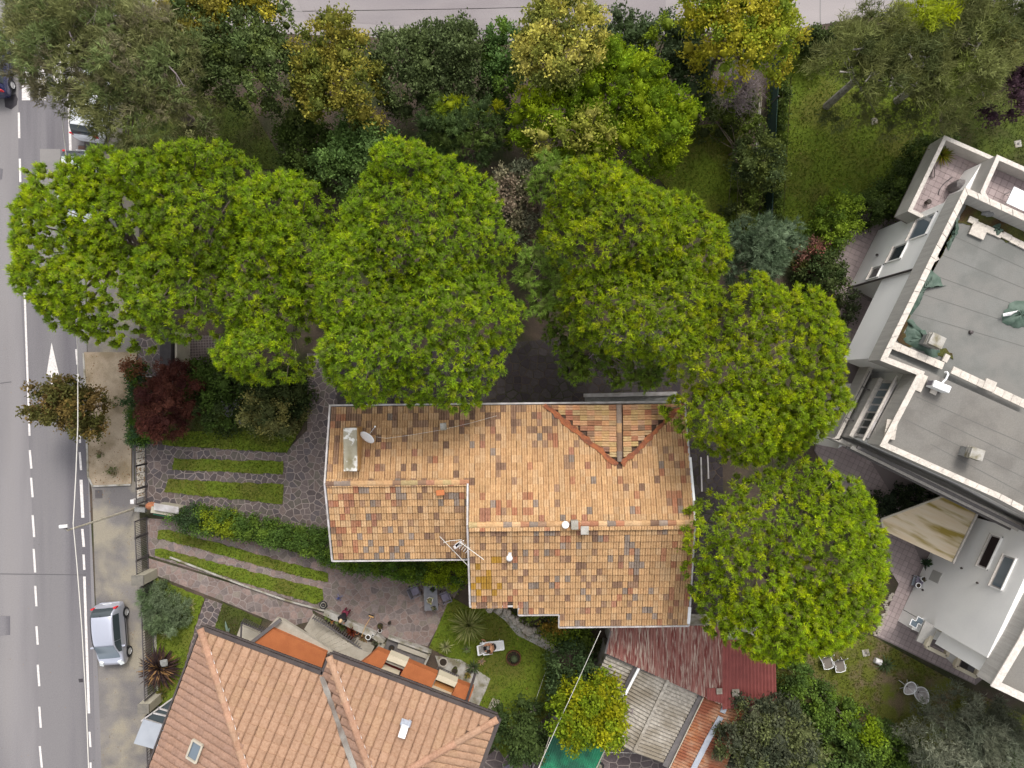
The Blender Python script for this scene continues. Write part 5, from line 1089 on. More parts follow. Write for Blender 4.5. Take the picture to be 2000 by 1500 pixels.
def twiggy(name, label, px, py, r, z, n, m='twig', cat='shrub', L=.5):
    c = wp(px, py, z); s = r * (H - z) / F; t = thing(name, label, cat, (c.x, c.y, 0)); mb = MB(); mb.tube([(c.x, c.y, 0), (c.x, c.y, z * .5)], [.09, .07], 6); mk('trunk', mb, M[m], t)
    mb = MB()
    for i in range(n):
        a = R.uniform(0, 6.28); q = s * math.sqrt(R.random()); zz = z * (1 - .35 * (q / s) ** 2) + R.uniform(-.3, .2); e_ = Vector((c.x + q * math.cos(a), c.y + q * math.sin(a), zz)); b = Vector((c.x, c.y, z * .5)).lerp(e_, .35)
        k = b.lerp(e_, .5) + Vector((R.uniform(-.2, .2), R.uniform(-.2, .2), .15)); mb.tube([b, k, e_], [.02, .014, .006], 3)
        for _ in range(3): s_ = k.lerp(e_, R.random()); mb.tube([s_, s_ + Vector((R.uniform(-L, L), R.uniform(-L, L), R.uniform(0, .3)))], [.01, .005], 3)
    mk('branches', mb, M[m], t); return t
twiggy('bare_shrub', 'leafless greyish purple shrub under the yellow green tree', 1452, 158, 58, 3.2, 260)
twiggy('bare_shrub', 'thin bare shrub beside the dark gap at the end of the garden', 1350, 110, 40, 3.0, 90)
tree('cypress_shrub', 'dark conifer with two bright yellow green tips', [(910, 265, 85, 70), (880, 250, 55, 50)], 3.0, 2.0, [(.035, .055, .018), (.045, .07, .02), (.055, .08, .018)], sp=.55, cr=.42, per=20, k=14, L=.22, Wd=.018, spread=.55, accents=[(893, 208, 16, (.17, .2, .006), .9), (958, 208, 20, (.19, .2, .006), .9), (870, 235, 10, (.12, .16, .01), .9)])
tree('round_shrub', 'rounded mid green shrub north of the central pines', [(715, 295, 62, 55), (680, 320, 55, 45)], 3.2, 1.6, [(.065, .105, .03), (.05, .085, .022), (.075, .12, .03)], cat='shrub', **leafk)
tree('dark_shrub', 'dark green shrub beside the bare brown soil', [(600, 280, 52, 50), (620, 320, 50, 40)], 2.4, 1.2, [(.03, .045, .01), (.04, .06, .012)], cat='shrub', **leafk)
tree('photinia_shrub', 'brownish grey shrub between two central pine crowns', [(1005, 360, 42, 32), (1015, 420, 45, 50)], 4.2, 1.4, [(.11, .1, .06), (.085, .085, .055), (.13, .1, .07), (.06, .065, .04)], cat='shrub', **leafk)
tree('blue_cedar', 'blue green cedar below the lawn at the northeast pine', [(1495, 475, 68, 45), (1480, 510, 55, 35)], 3.4, 1.8, [(.11, .15, .085), (.13, .175, .1), (.09, .13, .07)], sp=.55, cr=.45, per=18, k=14, L=.28, Wd=.018, spread=.5)
WL = [(.08, .085, .03), (.09, .095, .03), (.055, .065, .022), (.1, .11, .035)]
willow = dict(sp=.58, cr=.55, per=15, k=13, L=.36, Wd=.019, spread=.65, offs=.1, rnd=.35, zthick=1.4, core=.28, lump=.4)
tree('birch_tree', 'drooping olive birch with bright yellow green top beside the lawn', [(1700, 105, 72, 66), (1765, 130, 85, 84), (1690, 160, 60, 48), (1790, 60, 60, 60), (1655, 115, 52, 48)], 5.2, 2.4, WL, **willow, m='birch', accents=[(1790, 45, 44, (.2, .23, .004), .9), (1765, 70, 25, (.16, .19, .01), .7)],
     bare=[(1665, 97, 1695, 95, 7.6), (1640, 140, 1665, 142, 7.2), (1690, 160, 1715, 138, 7.4), (1737, 170, 1740, 145, 7.6), (1775, 105, 1780, 118, 7.8), (1795, 110, 1812, 130, 7.6)])
tree('birch_tree', 'drooping grey green birch at the top right corner', [(1895, 95, 80, 95), (1865, 180, 55, 48), (1945, 60, 55, 75), (1860, 40, 50, 50)], 5.6, 2.4, WL + [(.11, .13, .03)], **willow, m='birch', bare=[(1905, 100, 1920, 78, 8), (1970, 42, 1986, 50, 8), (1893, 130, 1905, 100, 7.8)])
tree('clipped_hedge', 'short dark clipped hedge along the side road next to the birch', [(1580, 78, 26, 16), (1615, 80, 26, 16)], 1.3, .5, [(.03, .045, .014), (.04, .055, .016)], cat='hedge', **{**leafk, 'sp': .4, 'cr': .3, 'L': .12}, tr=.04, fill=.3, zthick=.8, nl=5)
tree('plum_tree', 'dark purple leaved tree at the right edge', [(1990, 160, 42, 55), (2010, 110, 50, 50)], 3.6, 1.6, [(.04, .022, .03), (.055, .03, .04), (.035, .02, .025)], **leafk, accents=[(1975, 100, 22, (.22, .12, .02), .8)])
# boundary shrubs on the east lawn
bs = [(1820, 300, 38, 34, 2.0), (1790, 345, 38, 36, 1.8), (1745, 385, 34, 34, 1.7), (1700, 405, 30, 26, 1.5)]
for i, (a, b, c, d, hh) in enumerate(bs):
    tree('hedge_shrub', ['dark green shrub touching the terrace corner', 'dark green hedge shrub beside the tiled terrace wall', 'dark hedge shrub at the bend of the lawn', 'low dark shrub north of the pink paving'][i], [(a, b, c, d)], hh * .5, hh * .7, [(.04, .06, .014), (.055, .08, .016), (.035, .05, .014)], cat='shrub', group='shrubs round the east lawn', **{**leafk, 'sp': .5, 'cr': .36, 'L': .13, 'Wd': .04}, tr=.05, fill=.2, zthick=.5, nl=5)
tree('hedge_shrub', 'brighter green shrub at the west end of the pink paving', [(1640, 420, 34, 40), (1620, 460, 32, 34)], 1.0, 1.1, [(.08, .12, .012), (.06, .095, .014), (.1, .14, .012)], cat='shrub', group='shrubs round the east lawn', **{**leafk, 'sp': .5, 'cr': .36, 'L': .13, 'Wd': .04}, tr=.05, fill=.2, zthick=.5)
tree('barberry_shrub', 'small reddish shrub beside the blue green cedar', [(1580, 495, 24, 26)], 1.0, .9, [(.16, .07, .05), (.12, .06, .045), (.08, .08, .02)], cat='shrub', **{**leafk, 'sp': .5, 'cr': .3, 'L': .12}, tr=.04, fill=.2, nl=5)
tree('hedge_shrub', 'dark shrub between the barberry and the pink paving', [(1608, 530, 36, 42)], 1.2, 1.1, [(.03, .045, .014), (.045, .06, .018)], cat='shrub', group='shrubs round the east lawn', **{**leafk, 'sp': .5, 'cr': .36, 'L': .13}, tr=.05, fill=.3)
tree('small_tree', 'small dull green tree growing over the dark garden fence', [(1485, 300, 38, 45), (1500, 330, 32, 25)], 2.6, 1.2, [(.05, .065, .018), (.065, .08, .018), (.04, .055, .02)], **{**leafk, 'L': .15}, tr=.06)
tree('dark_shrub', 'dark shrub strip along the western side of the garden fence', [(1462, 230, 22, 40), (1455, 400, 22, 50), (1400, 230, 40, 25)], 1.1, .9, [(.035, .045, .014), (.05, .06, .014), (.055, .075, .012)], cat='shrub', **{**leafk, 'L': .14}, tr=.05, fill=.2)
tree('dark_shrub', 'low ivy strip between the garden fence and the large lawn', [(1523, 200, 10, 40), (1518, 300, 9, 60), (1512, 420, 10, 60)], .5, .5, [(.045, .065, .012), (.06, .085, .012), (.035, .05, .014)], cat='shrub', **{**leafk, 'L': .12, 'sp': .4, 'cr': .25}, tr=.04, fill=.2, zthick=.3)
# fence between gardens
fe = thing('garden_fence', 'dark green mesh fence between the two lawns', 'fence', wp(1490, 300, 0))
for k, (a, b) in enumerate((((1508, 120), (1500, 210)), ((1500, 210), (1496, 300)), ((1496, 300), (1492, 380)), ((1492, 380), (1489, 450)))):
    p, q = wp(*a), wp(*b); mb = MB(); mb.bar(p + Vector((0, 0, .75)), q + Vector((0, 0, .75)), .03, 1.4); mk('mesh_panel', mb, mat('fence_mesh', (.02, .045, .035), rough=.9) if k == 0 else bpy.data.materials['fence_mesh'], fe)
    mb = MB(); mb.box(p + Vector((0, 0, .8)), (.06, .06, 1.6)); mk('post', mb, M['iron'], fe)
mb = MB(); mb.bar(wp(1487, 190, .05), wp(1480, 290, .05), .05, .08); mb.bar(wp(1484, 190, .05), wp(1477, 290, .05), .05, .08); mk('kerb_strip', mb, M['cement'], fe)
mb = MB(); mb.bar(wp(1545, 150, .04), wp(1528, 460, .04), .05, .05); tag(mk('lawn_edging', mb, M['moss']), 'thin edging line on the west side of the large lawn', 'edging')
for p, l in (((1708, 236), 'pale square drain cover in the large lawn beside the birch'), ((1988, 281), 'grey square drain cover in the lawn at the right edge'), ((1691, 1275), 'pale square slab in the lawn beside the round pine')):
    q = wp(*p, .04); mb = MB(); mb.box(q, (.4, .4, .05), .2); o = tag(mk('drain_cover', mb, M['cement'], bevel=.01), l, 'cover'); mb = MB(); mb.lathe(q + Vector((0, 0, .02)), [(.08, 0), (.07, .02)], 10); mk('lid_ring', mb, M['iron2'], o)
# bottom vegetation
tree('persimmon_tree', 'bright yellow green tree between the green canopy and the grey shed', [(1158, 1385, 64, 56), (1130, 1410, 45, 42), (1185, 1420, 34, 34), (1150, 1345, 36, 22)], 3.4, 1.5, [(.2, .22, .008), (.15, .2, .01), (.25, .25, .008), (.13, .19, .01)], kind='leaf', k=6, L=.17, Wd=.055, spread=.9, sp=.55, cr=.42, per=20, offs=.1, accents=[(1160, 1360, 12, (.22, .1, .01), .3)], bare=[(1235, 1385, 1225, 1390, 4.2)])
tree('dark_shrub', 'dark green shrub left of the overhead cable by the small yard', [(1115, 1300, 38, 45), (1110, 1360, 35, 35)], 1.6, 1.1, [(.03, .05, .018), (.045, .068, .025), (.025, .04, .014)], cat='shrub', **leafk, tr=.06)
tree('dark_shrub', 'big dark shrub at the east corner of the pink roof', [(1020, 1440, 50, 48), (1010, 1410, 38, 28)], 1.7, 1.2, [(.025, .04, .012), (.035, .052, .014)], cat='shrub', **leafk, tr=.06)
tree('loquat_tree', 'dark leaved tree with scattered yellow flowers beside the rusty shed', [(1500, 1430, 80, 55), (1460, 1460, 55, 50), (1545, 1470, 60, 45), (1480, 1395, 45, 30)], 3.2, 1.6, [(.045, .05, .03), (.06, .065, .035), (.035, .042, .024), (.07, .08, .03)], **leafk)
tree('boundary_hedge', 'long clipped green hedge running down to the bottom right', [(1550, 1330, 34, 32), (1590, 1370, 38, 34), (1640, 1410, 40, 34), (1690, 1435, 40, 34), (1740, 1465, 40, 34), (1790, 1500, 45, 34)], 1.2, .7, [(.045, .075, .016), (.06, .095, .016), (.075, .115, .014), (.035, .055, .014)], cat='hedge', **{**leafk, 'L': .14, 'sp': .5, 'cr': .33}, tr=.05, fill=.2, accents=[(1690, 1430, 26, (.1, .14, .006), .7)])
tree('olive_tree', 'silvery grey olive tree at the bottom right', [(1890, 1420, 65, 50), (1845, 1460, 55, 45), (1935, 1430, 55, 60), (1880, 1490, 70, 40)], 3.0, 1.6, [(.085, .095, .065), (.11, .115, .08), (.07, .075, .05)], sp=.6, cr=.5, per=18, k=14, L=.26, Wd=.02, spread=.7, offs=.08, core=.3)
tree('low_shrub', 'mid green low shrub at the bottom edge below the hedge', [(1640, 1485, 60, 35), (1700, 1505, 60, 30)], .7, .6, [(.07, .1, .02), (.05, .08, .02)], cat='shrub', **leafk, tr=.04)
tree('low_shrub', 'green shrub in the bottom right corner', [(1985, 1470, 30, 45)], 1.2, .9, [(.06, .09, .012), (.045, .07, .014)], cat='shrub', **leafk, tr=.04)
# street tree and west garden
tree('street_tree', 'small street tree with brown gold autumn leaves leaning over the road', [(130, 795, 42, 36), (100, 806, 30, 18), (166, 800, 24, 40), (130, 762, 18, 20), (68, 806, 20, 7), (168, 838, 18, 14), (90, 760, 9, 16)], 3.4, 1.1, [(.14, .1, .028), (.12, .085, .03), (.1, .09, .025), (.16, .105, .035), (.085, .085, .022)], **{**leafk, 'sp': .45, 'cr': .32, 'per': 16, 'L': .15}, tr=.07, fill=.2, zthick=.5)
tree('street_tree', 'tiny reddish young tree at the end of the green hedge', [(256, 720, 14, 16)], 1.4, .5, [(.2, .09, .05), (.15, .07, .03)], **{**leafk, 'sp': .35, 'cr': .2, 'per': 10, 'L': .12}, tr=.03, fill=.2, zthick=.3, nl=5)
tree('red_maple', 'dark red japanese maple in the front garden', [(312, 790, 34, 56), (350, 765, 32, 48), (318, 828, 34, 26), (340, 730, 28, 20)], 2.5, 1.2, [(.085, .028, .02), (.07, .024, .02), (.1, .036, .024), (.06, .02, .018)], sp=.45, cr=.36, per=22, k=12, L=.16, Wd=.018, spread=.8, offs=.06, kind='needle', tr=.07)
tree('front_hedge', 'clipped dark green hedge between verge and red maple', [(264, 740, 12, 28), (263, 790, 12, 34), (262, 835, 13, 30), (270, 855, 20, 12)], 1.1, .4, [(.025, .05, .02), (.035, .06, .022), (.05, .09, .012)], cat='hedge', **{**leafk, 'sp': .35, 'cr': .25, 'L': .11, 'Wd': .035, 'per': 18}, tr=.03, fill=.2, zthick=.5, nl=5)
tree('garden_shrub', 'dark green shrub mass between the maple and the rock pile', [(420, 790, 45, 55), (400, 740, 40, 30), (450, 750, 50, 30)], 1.0, .9, [(.03, .05, .01), (.04, .065, .012), (.028, .04, .012)], cat='shrub', **leafk, tr=.04)
tree('garden_shrub', 'olive shrub with pale yellow flowers at the edge of the front garden', [(540, 810, 40, 35), (500, 800, 30, 40)], 1.1, .9, [(.075, .085, .03), (.1, .1, .035), (.14, .13, .04), (.045, .055, .02)], cat='shrub', **{**leafk, 'L': .13}, tr=.04)
tree('garden_shrub', 'very dark shrub under the third pine by the stone paving', [(560, 770, 35, 40), (520, 755, 30, 20)], 1.0, .8, [(.02, .03, .01), (.03, .04, .012)], cat='shrub', **leafk, tr=.04)
mb = MB()
for i in range(26):
    q = wp(460 + R.gauss(0, 13), 797 + R.gauss(0, 12), R.uniform(.1, .35)); mb.lathe(q - Vector((0, 0, .25)), [(.16, 0), (.2, .15), (.14, .32), (.04, .38)], 7, sx=R.uniform(.7, 1.3), sy=R.uniform(.7, 1.3))
tag(mk('rock_pile', mb, M['rock'], kind='stuff'), 'heap of pale grey rocks in the middle of the front garden', 'rocks')
# hedge between the driveways
hl = []
for i in range(9): t = i / 8; hl.append((372 + 262 * t, 1012 + 52 * t, 28, 20 + 3 * math.sin(i)))
tree('driveway_hedge', 'long clipped green hedge between the two driveways', hl, .9, .4, [(.05, .085, .016), (.04, .07, .014), (.065, .1, .014)], cat='hedge', **{**leafk, 'sp': .36, 'cr': .26, 'L': .11, 'Wd': .035, 'per': 20}, tr=.03, fill=.1, zthick=.5, nl=5, accents=[(430, 1018, 34, (.13, .16, .01), .6), (370, 1008, 20, (.03, .05, .02), .9)])
hl = [(660 + 225 * i / 6, 1095 + 30 * i / 6, 26, 12 + 1.6 * i) for i in range(7)]
tree('driveway_hedge', 'green hedge under the south eave of the tiled house', hl, .9, .4, [(.05, .09, .012), (.07, .11, .01), (.04, .07, .014)], cat='hedge', **{**leafk, 'sp': .36, 'cr': .26, 'L': .11, 'Wd': .035, 'per': 20}, tr=.03, fill=.1, zthick=.5, nl=5, accents=[(870, 1125, 40, (.13, .17, .008), .8)])
tree('garden_shrub', 'orange tinged green shrub south of the stepped eave', [(1065, 1212, 38, 22), (1085, 1225, 20, 16)], .8, .8, [(.06, .08, .014), (.14, .09, .014), (.08, .1, .016)], cat='shrub', **{**leafk, 'L': .12}, tr=.04)
tree('garden_shrub', 'green shrub at the corner where the rubble wall meets the house', [(1120, 1238, 30, 18), (1100, 1235, 26, 22)], .8, .8, [(.06, .085, .014), (.085, .12, .012)], cat='shrub', **{**leafk, 'L': .12}, tr=.04)
tree('garden_shrub', 'soft green bush inside the railing beside the silver car', [(318, 1200, 38, 34), (300, 1172, 24, 24)], .7, .7, [(.07, .095, .045), (.055, .08, .035), (.085, .11, .06)], cat='shrub', sp=.38, cr=.3, per=18, k=14, L=.2, Wd=.014, spread=.8, offs=.06, tr=.04)
tree('ivy_bush', 'dark ivy mass in the shaded court beside the courtyard awning', [(1760, 980, 40, 16), (1720, 990, 26, 16), (1820, 965, 30, 12)], .6, .5, [(.015, .022, .012), (.025, .035, .016)], cat='shrub', **leafk, tr=.04)
tree('garden_shrub', 'narrow shrub beside the hatch of the east building under the pine', [(1655, 600, 14, 30)], .8, .6, [(.03, .04, .016), (.04, .05, .02)], cat='shrub', **{**leafk, 'L': .12}, tr=.03)
for i, (a, b, r, l) in enumerate(((905, 1405, 12, 'small weed clump at the eave corner of the pink roof'), (1160, 1265, 16, 'tangled dry plant in the dark yard left of the red shed'))):
    tree('weed_clump', l, [(a, b, r, r)], .3, .4, [(.05, .06, .02), (.08, .07, .04)], cat='plant', **{**leafk, 'sp': .3, 'cr': .2, 'per': 8, 'L': .12}, tr=.02, fill=.2, zthick=.2, nl=4)
# ---- spiky plants
def spiky(name, label, px, py, n, L, w, cols, z0=.1, rise=.6, droop=.9, cat='plant', stripe=None, segs=4, inner=.0):
    q = wp(px, py, 0); t = thing(name, label, cat, q); mb = MB()
    for i in range(n):
        a = i * 2.39996 + R.uniform(-.15, .15); u = (i + 1) / n; l = L * R.uniform(.75, 1.05) * (.5 + .5 * u); el = 1.35 * (1 - u) + .15 + R.uniform(-.1, .1)
        c = R.choice(cols); s = R.uniform(.8, 1.2); c = tuple(x * s for x in c); d = Vector((math.cos(a), math.sin(a), 0)); sd = Vector((-math.sin(a), math.cos(a), 0)); p = q + Vector((0, 0, z0)) + d * inner; e_ = el; L1 = []
        for k in range(segs + 1):
            f_ = k / segs; ww = w * (math.sin(math.pi * min(1, f_ * .85 + .18)) ** .8 if k < segs else .05); L1.append((p.copy(), ww)); p = p + (d * math.cos(e_) + Vector((0, 0, 1)) * math.sin(e_)) * (l / segs); e_ -= droop * R.uniform(.2, .35)
        v = []
        for pt, ww in L1: v += [pt - sd * ww, pt + Vector((0, 0, -.25 * ww)), pt + sd * ww]
        f = []
        for k in range(segs): b = 3 * k; f += [(b, b + 1, b + 4, b + 3), (b + 1, b + 2, b + 5, b + 4)]
        base = len(mb.v); mb.add(v, f, c)
        if stripe:
            for k in range(segs + 1): mb.c[base + 3 * k + 1] = stripe
    mk('leaves', mb, M['leaf'], t)
    mb = MB(); mb.lathe(q - Vector((0, 0, .02)), [(.1, 0), (.1, z0 + .05), (.05, z0 + .12)], 8); mk('stem', mb, M['bark'], t)
    return t
spiky('yucca', 'large spiky green yucca at the south corner of the tiled house', 917, 1212, 210, 1.35, .042, [(.2, .22, .06), (.15, .18, .045), (.27, .27, .1)], z0=.7, droop=.5, segs=4)
spiky('yucca', 'small pale variegated yucca in the lawn next to the stone path', 872, 1260, 46, .55, .03, [(.32, .32, .14), (.2, .22, .09)], z0=.25, droop=.5)
spiky('agave', 'cream striped agave by the flagstone path corner', 375, 1181, 13, .62, .055, [(.4, .38, .14)], z0=.05, stripe=(.1, .14, .04), droop=.4)
spiky('agave', 'smaller cream striped agave south of the soft green bush', 325, 1237, 9, .5, .045, [(.4, .38, .15)], z0=.05, stripe=(.1, .14, .04), droop=.4)
spiky('flax_plant', 'big brown and golden flax plant beside the railing', 318, 1300, 300, 1.5, .06, [(.05, .028, .022), (.08, .045, .03), (.3, .17, .07), (.035, .022, .022), (.06, .035, .03), (.045, .03, .03)], z0=.25, droop=.6)
blob('stone_block', jag([(312, 1290), (326, 1288), (328, 1302), (314, 1304)], 1, 6), .9, .15, 'rock', 'grey stone standing in the flax plant', 'stone', 9)
spiky('fern_clump', 'green arching plant in the bed below the flax', 318, 1352, 60, .6, .03, [(.08, .1, .02), (.14, .12, .03)], z0=.05, droop=.8)
spiky('agave', 'pale blue green agave behind the pink roof corner', 446, 1234, 7, .75, .07, [(.2, .27, .22)], z0=.1, droop=.3)
spiky('palm_plant', 'yellow green palm in the corner of the tiled terrace', 1848, 300, 80, .95, .03, [(.16, .17, .01), (.12, .14, .012), (.2, .15, .02)], z0=.1 + 0.0, droop=.6)
o = bpy.data.objects['palm_plant']; 
o.location.z += 3.55; q0 = wp(1848, 300, 0); q1 = wp(1848, 298, 4.1); o.location.x += q1.x - q0.x; o.location.y += q1.y - q0.y
spiky('leafy_plant', 'small light green leafy plant between the yuccas and the lounger', 912, 1266, 22, .4, .05, [(.14, .18, .06)], z0=.1, droop=.7)
spiky('leafy_plant', 'dark leafed small plant at the north edge of the slab path', 925, 1300, 34, .6, .05, [(.05, .07, .03), (.08, .1, .04)], z0=.2, droop=.7)
spiky('leafy_plant', 'pinkish small plant right of the slab path', 941, 1290, 14, .35, .035, [(.3, .2, .12)], z0=.1, droop=.7)
spiky('leafy_plant', 'arching green plant fallen beside the white bucket on the dry lawn', 1727, 1296, 44, .85, .03, [(.05, .075, .03), (.07, .095, .04)], z0=.1, droop=.9)
spiky('leafy_plant', 'bright small lily beside the dark fence strip', 1458, 397, 10, .35, .05, [(.24, .26, .05)], z0=.2, droop=.6)
# ring bed
q = wp(1003, 1283, 0); t = thing('planted_pot', 'round rusty iron ring bed with small cactus on the lawn', 'planter', q)
mb = MB()
for k in range(14): a = k * math.pi / 7; mb.bar(q + Vector((.42 * math.cos(a), .42 * math.sin(a), .12)), q + Vector((.42 * math.cos(a + .45), .42 * math.sin(a + .45), .12)), .05, .2)
mk('rim', mb, mat('rusty_iron', (.13, .05, .02), (.07, .035, .02), 8, .9), t); mb = MB(); mb.lathe(q, [(.4, 0), (.38, .06)], 16); mk('soil', mb, M['potsoil'], t)
mb = MB(); mb.lathe(q + Vector((.03, -.05, .05)), [(.16, 0), (.22, .12), (.16, .26), (.04, .3)], 9, (.08, .1, .05)); mk('cactus', mb, M['leaf'], t)
# rubble retaining wall in the south garden
mb = MB()
wp_ = [(955, 1188), (985, 1195), (1000, 1205), (1020, 1222), (1045, 1235), (1065, 1250), (1090, 1266)]
rw_ = thing('rubble_wall', 'low dry wall of rough pale stones below the stepped eave', 'wall', wp(1020, 1225, 0)); st_ = []
for i in range(52):
    t_ = R.random() * (len(wp_) - 1.001); k = int(t_); f_ = t_ - k; x = wp_[k][0] * (1 - f_) + wp_[k + 1][0] * f_ + R.gauss(0, 3); y = wp_[k][1] * (1 - f_) + wp_[k + 1][1] * f_ + R.gauss(0, 4)
    c = wp(x, y, R.uniform(.05, .3)); m_ = MB(); m_.lathe(c - Vector((0, 0, .15)), [(.1, 0), (.17, .1), (.15, .24), (.05, .3)], 6, sx=R.uniform(.7, 1.4), sy=R.uniform(.7, 1.3)); s = R.uniform(.7, 1.1); st_.append((m_.v, m_.f, (s, s, s)))
pieces('stone', st_, M['whiter'], rw_, 'stone_rest')
struct('gravel_path', [(950, 1185), (985, 1192), (1092, 1270), (1080, 1275), (1010, 1240), (985, 1210)], .045, 'cement', thick=.04)
struct('slab_step', [(962, 1363), (977, 1368), (962, 1405), (945, 1398)], .06, 'whiter', thick=.05)
# ================================================================ VEHICLES
def make_car(name, label, paint, loc, rz, L=3.6, Wd=1.62, Hh=1.5, group=None):
    t = thing(name, label, 'car', (0, 0, 0), group=group)
    hw = Wd / 2
    # stations along length (y from rear -L/2 to front L/2): y, belt z, roof z, halfwidth factor, roof half width factor
    ST = [(-.5, .50, .52, .80, .78), (-.493, .72, .74, .90, .86), (-.47, .86, .96, .96, .82), (-.455, .92, 1.12, .98, .78), (-.40, .95, 1.40, 1.0, .74), (-.34, .96, 1.47, 1.0, .74), (-.15, .97, 1.5, 1.0, .745), (.0, .97, 1.49, 1.0, .735), (.10, .96, 1.43, 1.0, .71), (.17, .95, 1.28, 1.0, .72), (.24, .94, 1.10, .99, .76), (.30, .93, .97, .985, .80), (.38, .86, .90, .96, .80), (.44, .76, .80, .91, .78), (.48, .62, .66, .83, .74), (.5, .42, .46, .74, .70)]
    def ring(s):
        y, zb, zr, a, b = s; y *= L; k = Hh / 1.5; zb *= k; zr *= k; w = hw * a
        pts = [(w * .90, .2), (w * .985, .36), (w, .58 * min(1, zb / .6)), (w * .975, zb * .93), (w * .93, zb), (w * b * 1.03 + (w * .93 - w * b) * .0, zb + (zr - zb) * .86), (w * b * .93, zr - .012), (w * b * .5, zr + .018), (0, zr + .028)]
        pts = [(x, max(z, .2)) for x, z in pts]
        return [Vector((x, y, z)) for x, z in pts] + [Vector((-x, y, z)) for x, z in pts[-2::-1]]
    rg = [ring(s) for s in ST]; n = len(rg[0]); mb = MB(); v = [p for r in rg for p in r]; f = []
    for i in range(len(rg) - 1):
        for k in range(n - 1): a = i * n + k; f.append((a, a + n, a + n + 1, a + 1))
        f.append((i * n + n - 1, (i + 1) * n + n - 1, (i + 1) * n, i * n))
    f += [tuple(range(n)), tuple(range((len(rg) - 1) * n, len(rg) * n))[::-1]]
    mb.add(v, f); body = mk('body', mb, M[paint], t, smooth=True); sub = body.modifiers.new('s', 'SUBSURF'); sub.levels = sub.render_levels = 1
    # arches: dark wheels stand proud
    def patch(nm, cells, m, off=.014, sh=1.0, par=t):
        mb = MB()
        for (i0, u0, i1, u1, k0, w0, k1, w1) in cells:
            def pt(i, u, k, w):
                a = rg[i].__getitem__; A_ = rg[i][k].lerp(rg[i][k + 1], w); B_ = rg[i + 1][k].lerp(rg[i + 1][k + 1], w) if i + 1 < len(rg) else A_; return A_.lerp(B_, u)
            P = []; N_ = 4
            gr = [[None] * (N_ + 1) for _ in range(N_ + 1)]
            for x in range(N_ + 1):
                ii = i0 + u0 + (i1 + u1 - i0 - u0) * x / N_; i = min(int(ii), len(rg) - 2); u = ii - i
                for y in range(N_ + 1):
                    kk = k0 + w0 + (k1 + w1 - k0 - w0) * y / N_; k = min(int(kk), n - 2); gr[x][y] = pt(i, u, k, kk - k)
            b = len(mb.v); c = sum((g for r in gr for g in r), Vector()) / 25
            nrm = (gr[N_][0] - gr[0][0]).cross(gr[0][N_] - gr[0][0]).normalized()
            if nrm.dot(c - Vector((0, c.y * .6, .6))) < 0: nrm = -nrm
            mb.add([g + nrm * off for r in gr for g in r], [(x * 5 + y, x * 5 + y + 1, (x + 1) * 5 + y + 1, (x + 1) * 5 + y) for x in range(N_) for y in range(N_)])
        return mk(nm, mb, M[m], par, smooth=True)
    patch('windscreen', [(8, .05, 11, .5, 5, .55, 10, .45)], 'glassb', .02)
    patch('rear_window', [(2, .6, 4, .7, 5, .6, 10, .4)], 'glass', .03)
    for s in (0, 1):
        k0, k1 = (4, 5) if s == 0 else (11, 10)
        a = (4, .6, 7, .42, 4.05, 0, 4.97, 0) if s == 0 else (4, .6, 7, .42, 11.03, 0, 11.95, 0); b = (7, .48, 9, .95, 4.05, 0, 4.97, 0) if s == 0 else (7, .48, 9, .95, 11.03, 0, 11.95, 0)
        for c_ in (a, b):
            c_ = (c_[0], c_[1], c_[2], c_[3], int(c_[4]), c_[4] - int(c_[4]), int(c_[6]), c_[6] - int(c_[6])); patch('side_window', [c_], 'glass', .022)
    for s in (-1, 1):
        mb = MB(); mb.box((s * hw * .80, -L * .462, 1.0 * Hh / 1.5), (.17, .1, .30), 0); mk('tail_light', mb, M['red'], t, bevel=.03)
        mb = MB(); mb.box((s * hw * .68, L * .435, .80 * Hh / 1.5), (.24, .34, .12), -s * .35, rx=-.55); mk('headlight', mb, M['lens'], t, bevel=.035)
        mb = MB(); mb.box((s * (hw + .09), L * .155, .98 * Hh / 1.5), (.2, .1, .13)); mk('mirror', mb, M[paint], t, bevel=.03)
        mb = MB(); mb.bar((s * hw * 1.0, -L * .27, .52), (s * hw * 1.0, L * .25, .52), .03, .07); mk('side_moulding', mb, M['trim'], t)
        for y in (-.315, .315):
            w = MB(); P = [(0, 0), (.29, 0), (.29, .02), (.3, .1), (.29, .19), (.1, .2)]; N_ = 22; vv = []; c = Vector((s * (hw - .1), y * L, .3))
            for r_, x_ in [(.19, .0), (.275, .0), (.3, .03), (.3, .16), (.275, .19), (.19, .19)]:
                for q in range(N_): a = 2 * math.pi * q / N_; vv.append(c + Vector((s * (x_ - .08), r_ * math.cos(a), r_ * math.sin(a))))
            w.add(vv, [(k * N_ + q, k * N_ + (q + 1) % N_, (k + 1) * N_ + (q + 1) % N_, (k + 1) * N_ + q) for k in range(5) for q in range(N_)]); wh = mk('wheel', w, M['rubber'], t, smooth=True)
            w = MB(); vv = []
            for r_, x_ in [(.0, .15), (.07, .16), (.18, .14), (.2, .17)]:
                for q in range(N_): a = 2 * math.pi * q / N_; rr_ = r_ * (1 if r_ != .18 else (1 if q % 4 < 3 else .6)); vv.append(c + Vector((s * (x_ - .06), rr_ * math.cos(a), rr_ * math.sin(a))))
            w.add(vv, [(k * N_ + q, k * N_ + (q + 1) % N_, (k + 1) * N_ + (q + 1) % N_, (k + 1) * N_ + q) for k in range(3) for q in range(N_)]); mk('rim', w, M['rim'], wh)
            w = MB(); w.lathe((0, 0, 0), [(0, 0)], 3) if False else None
            mb = MB(); vv = []; N2 = 12
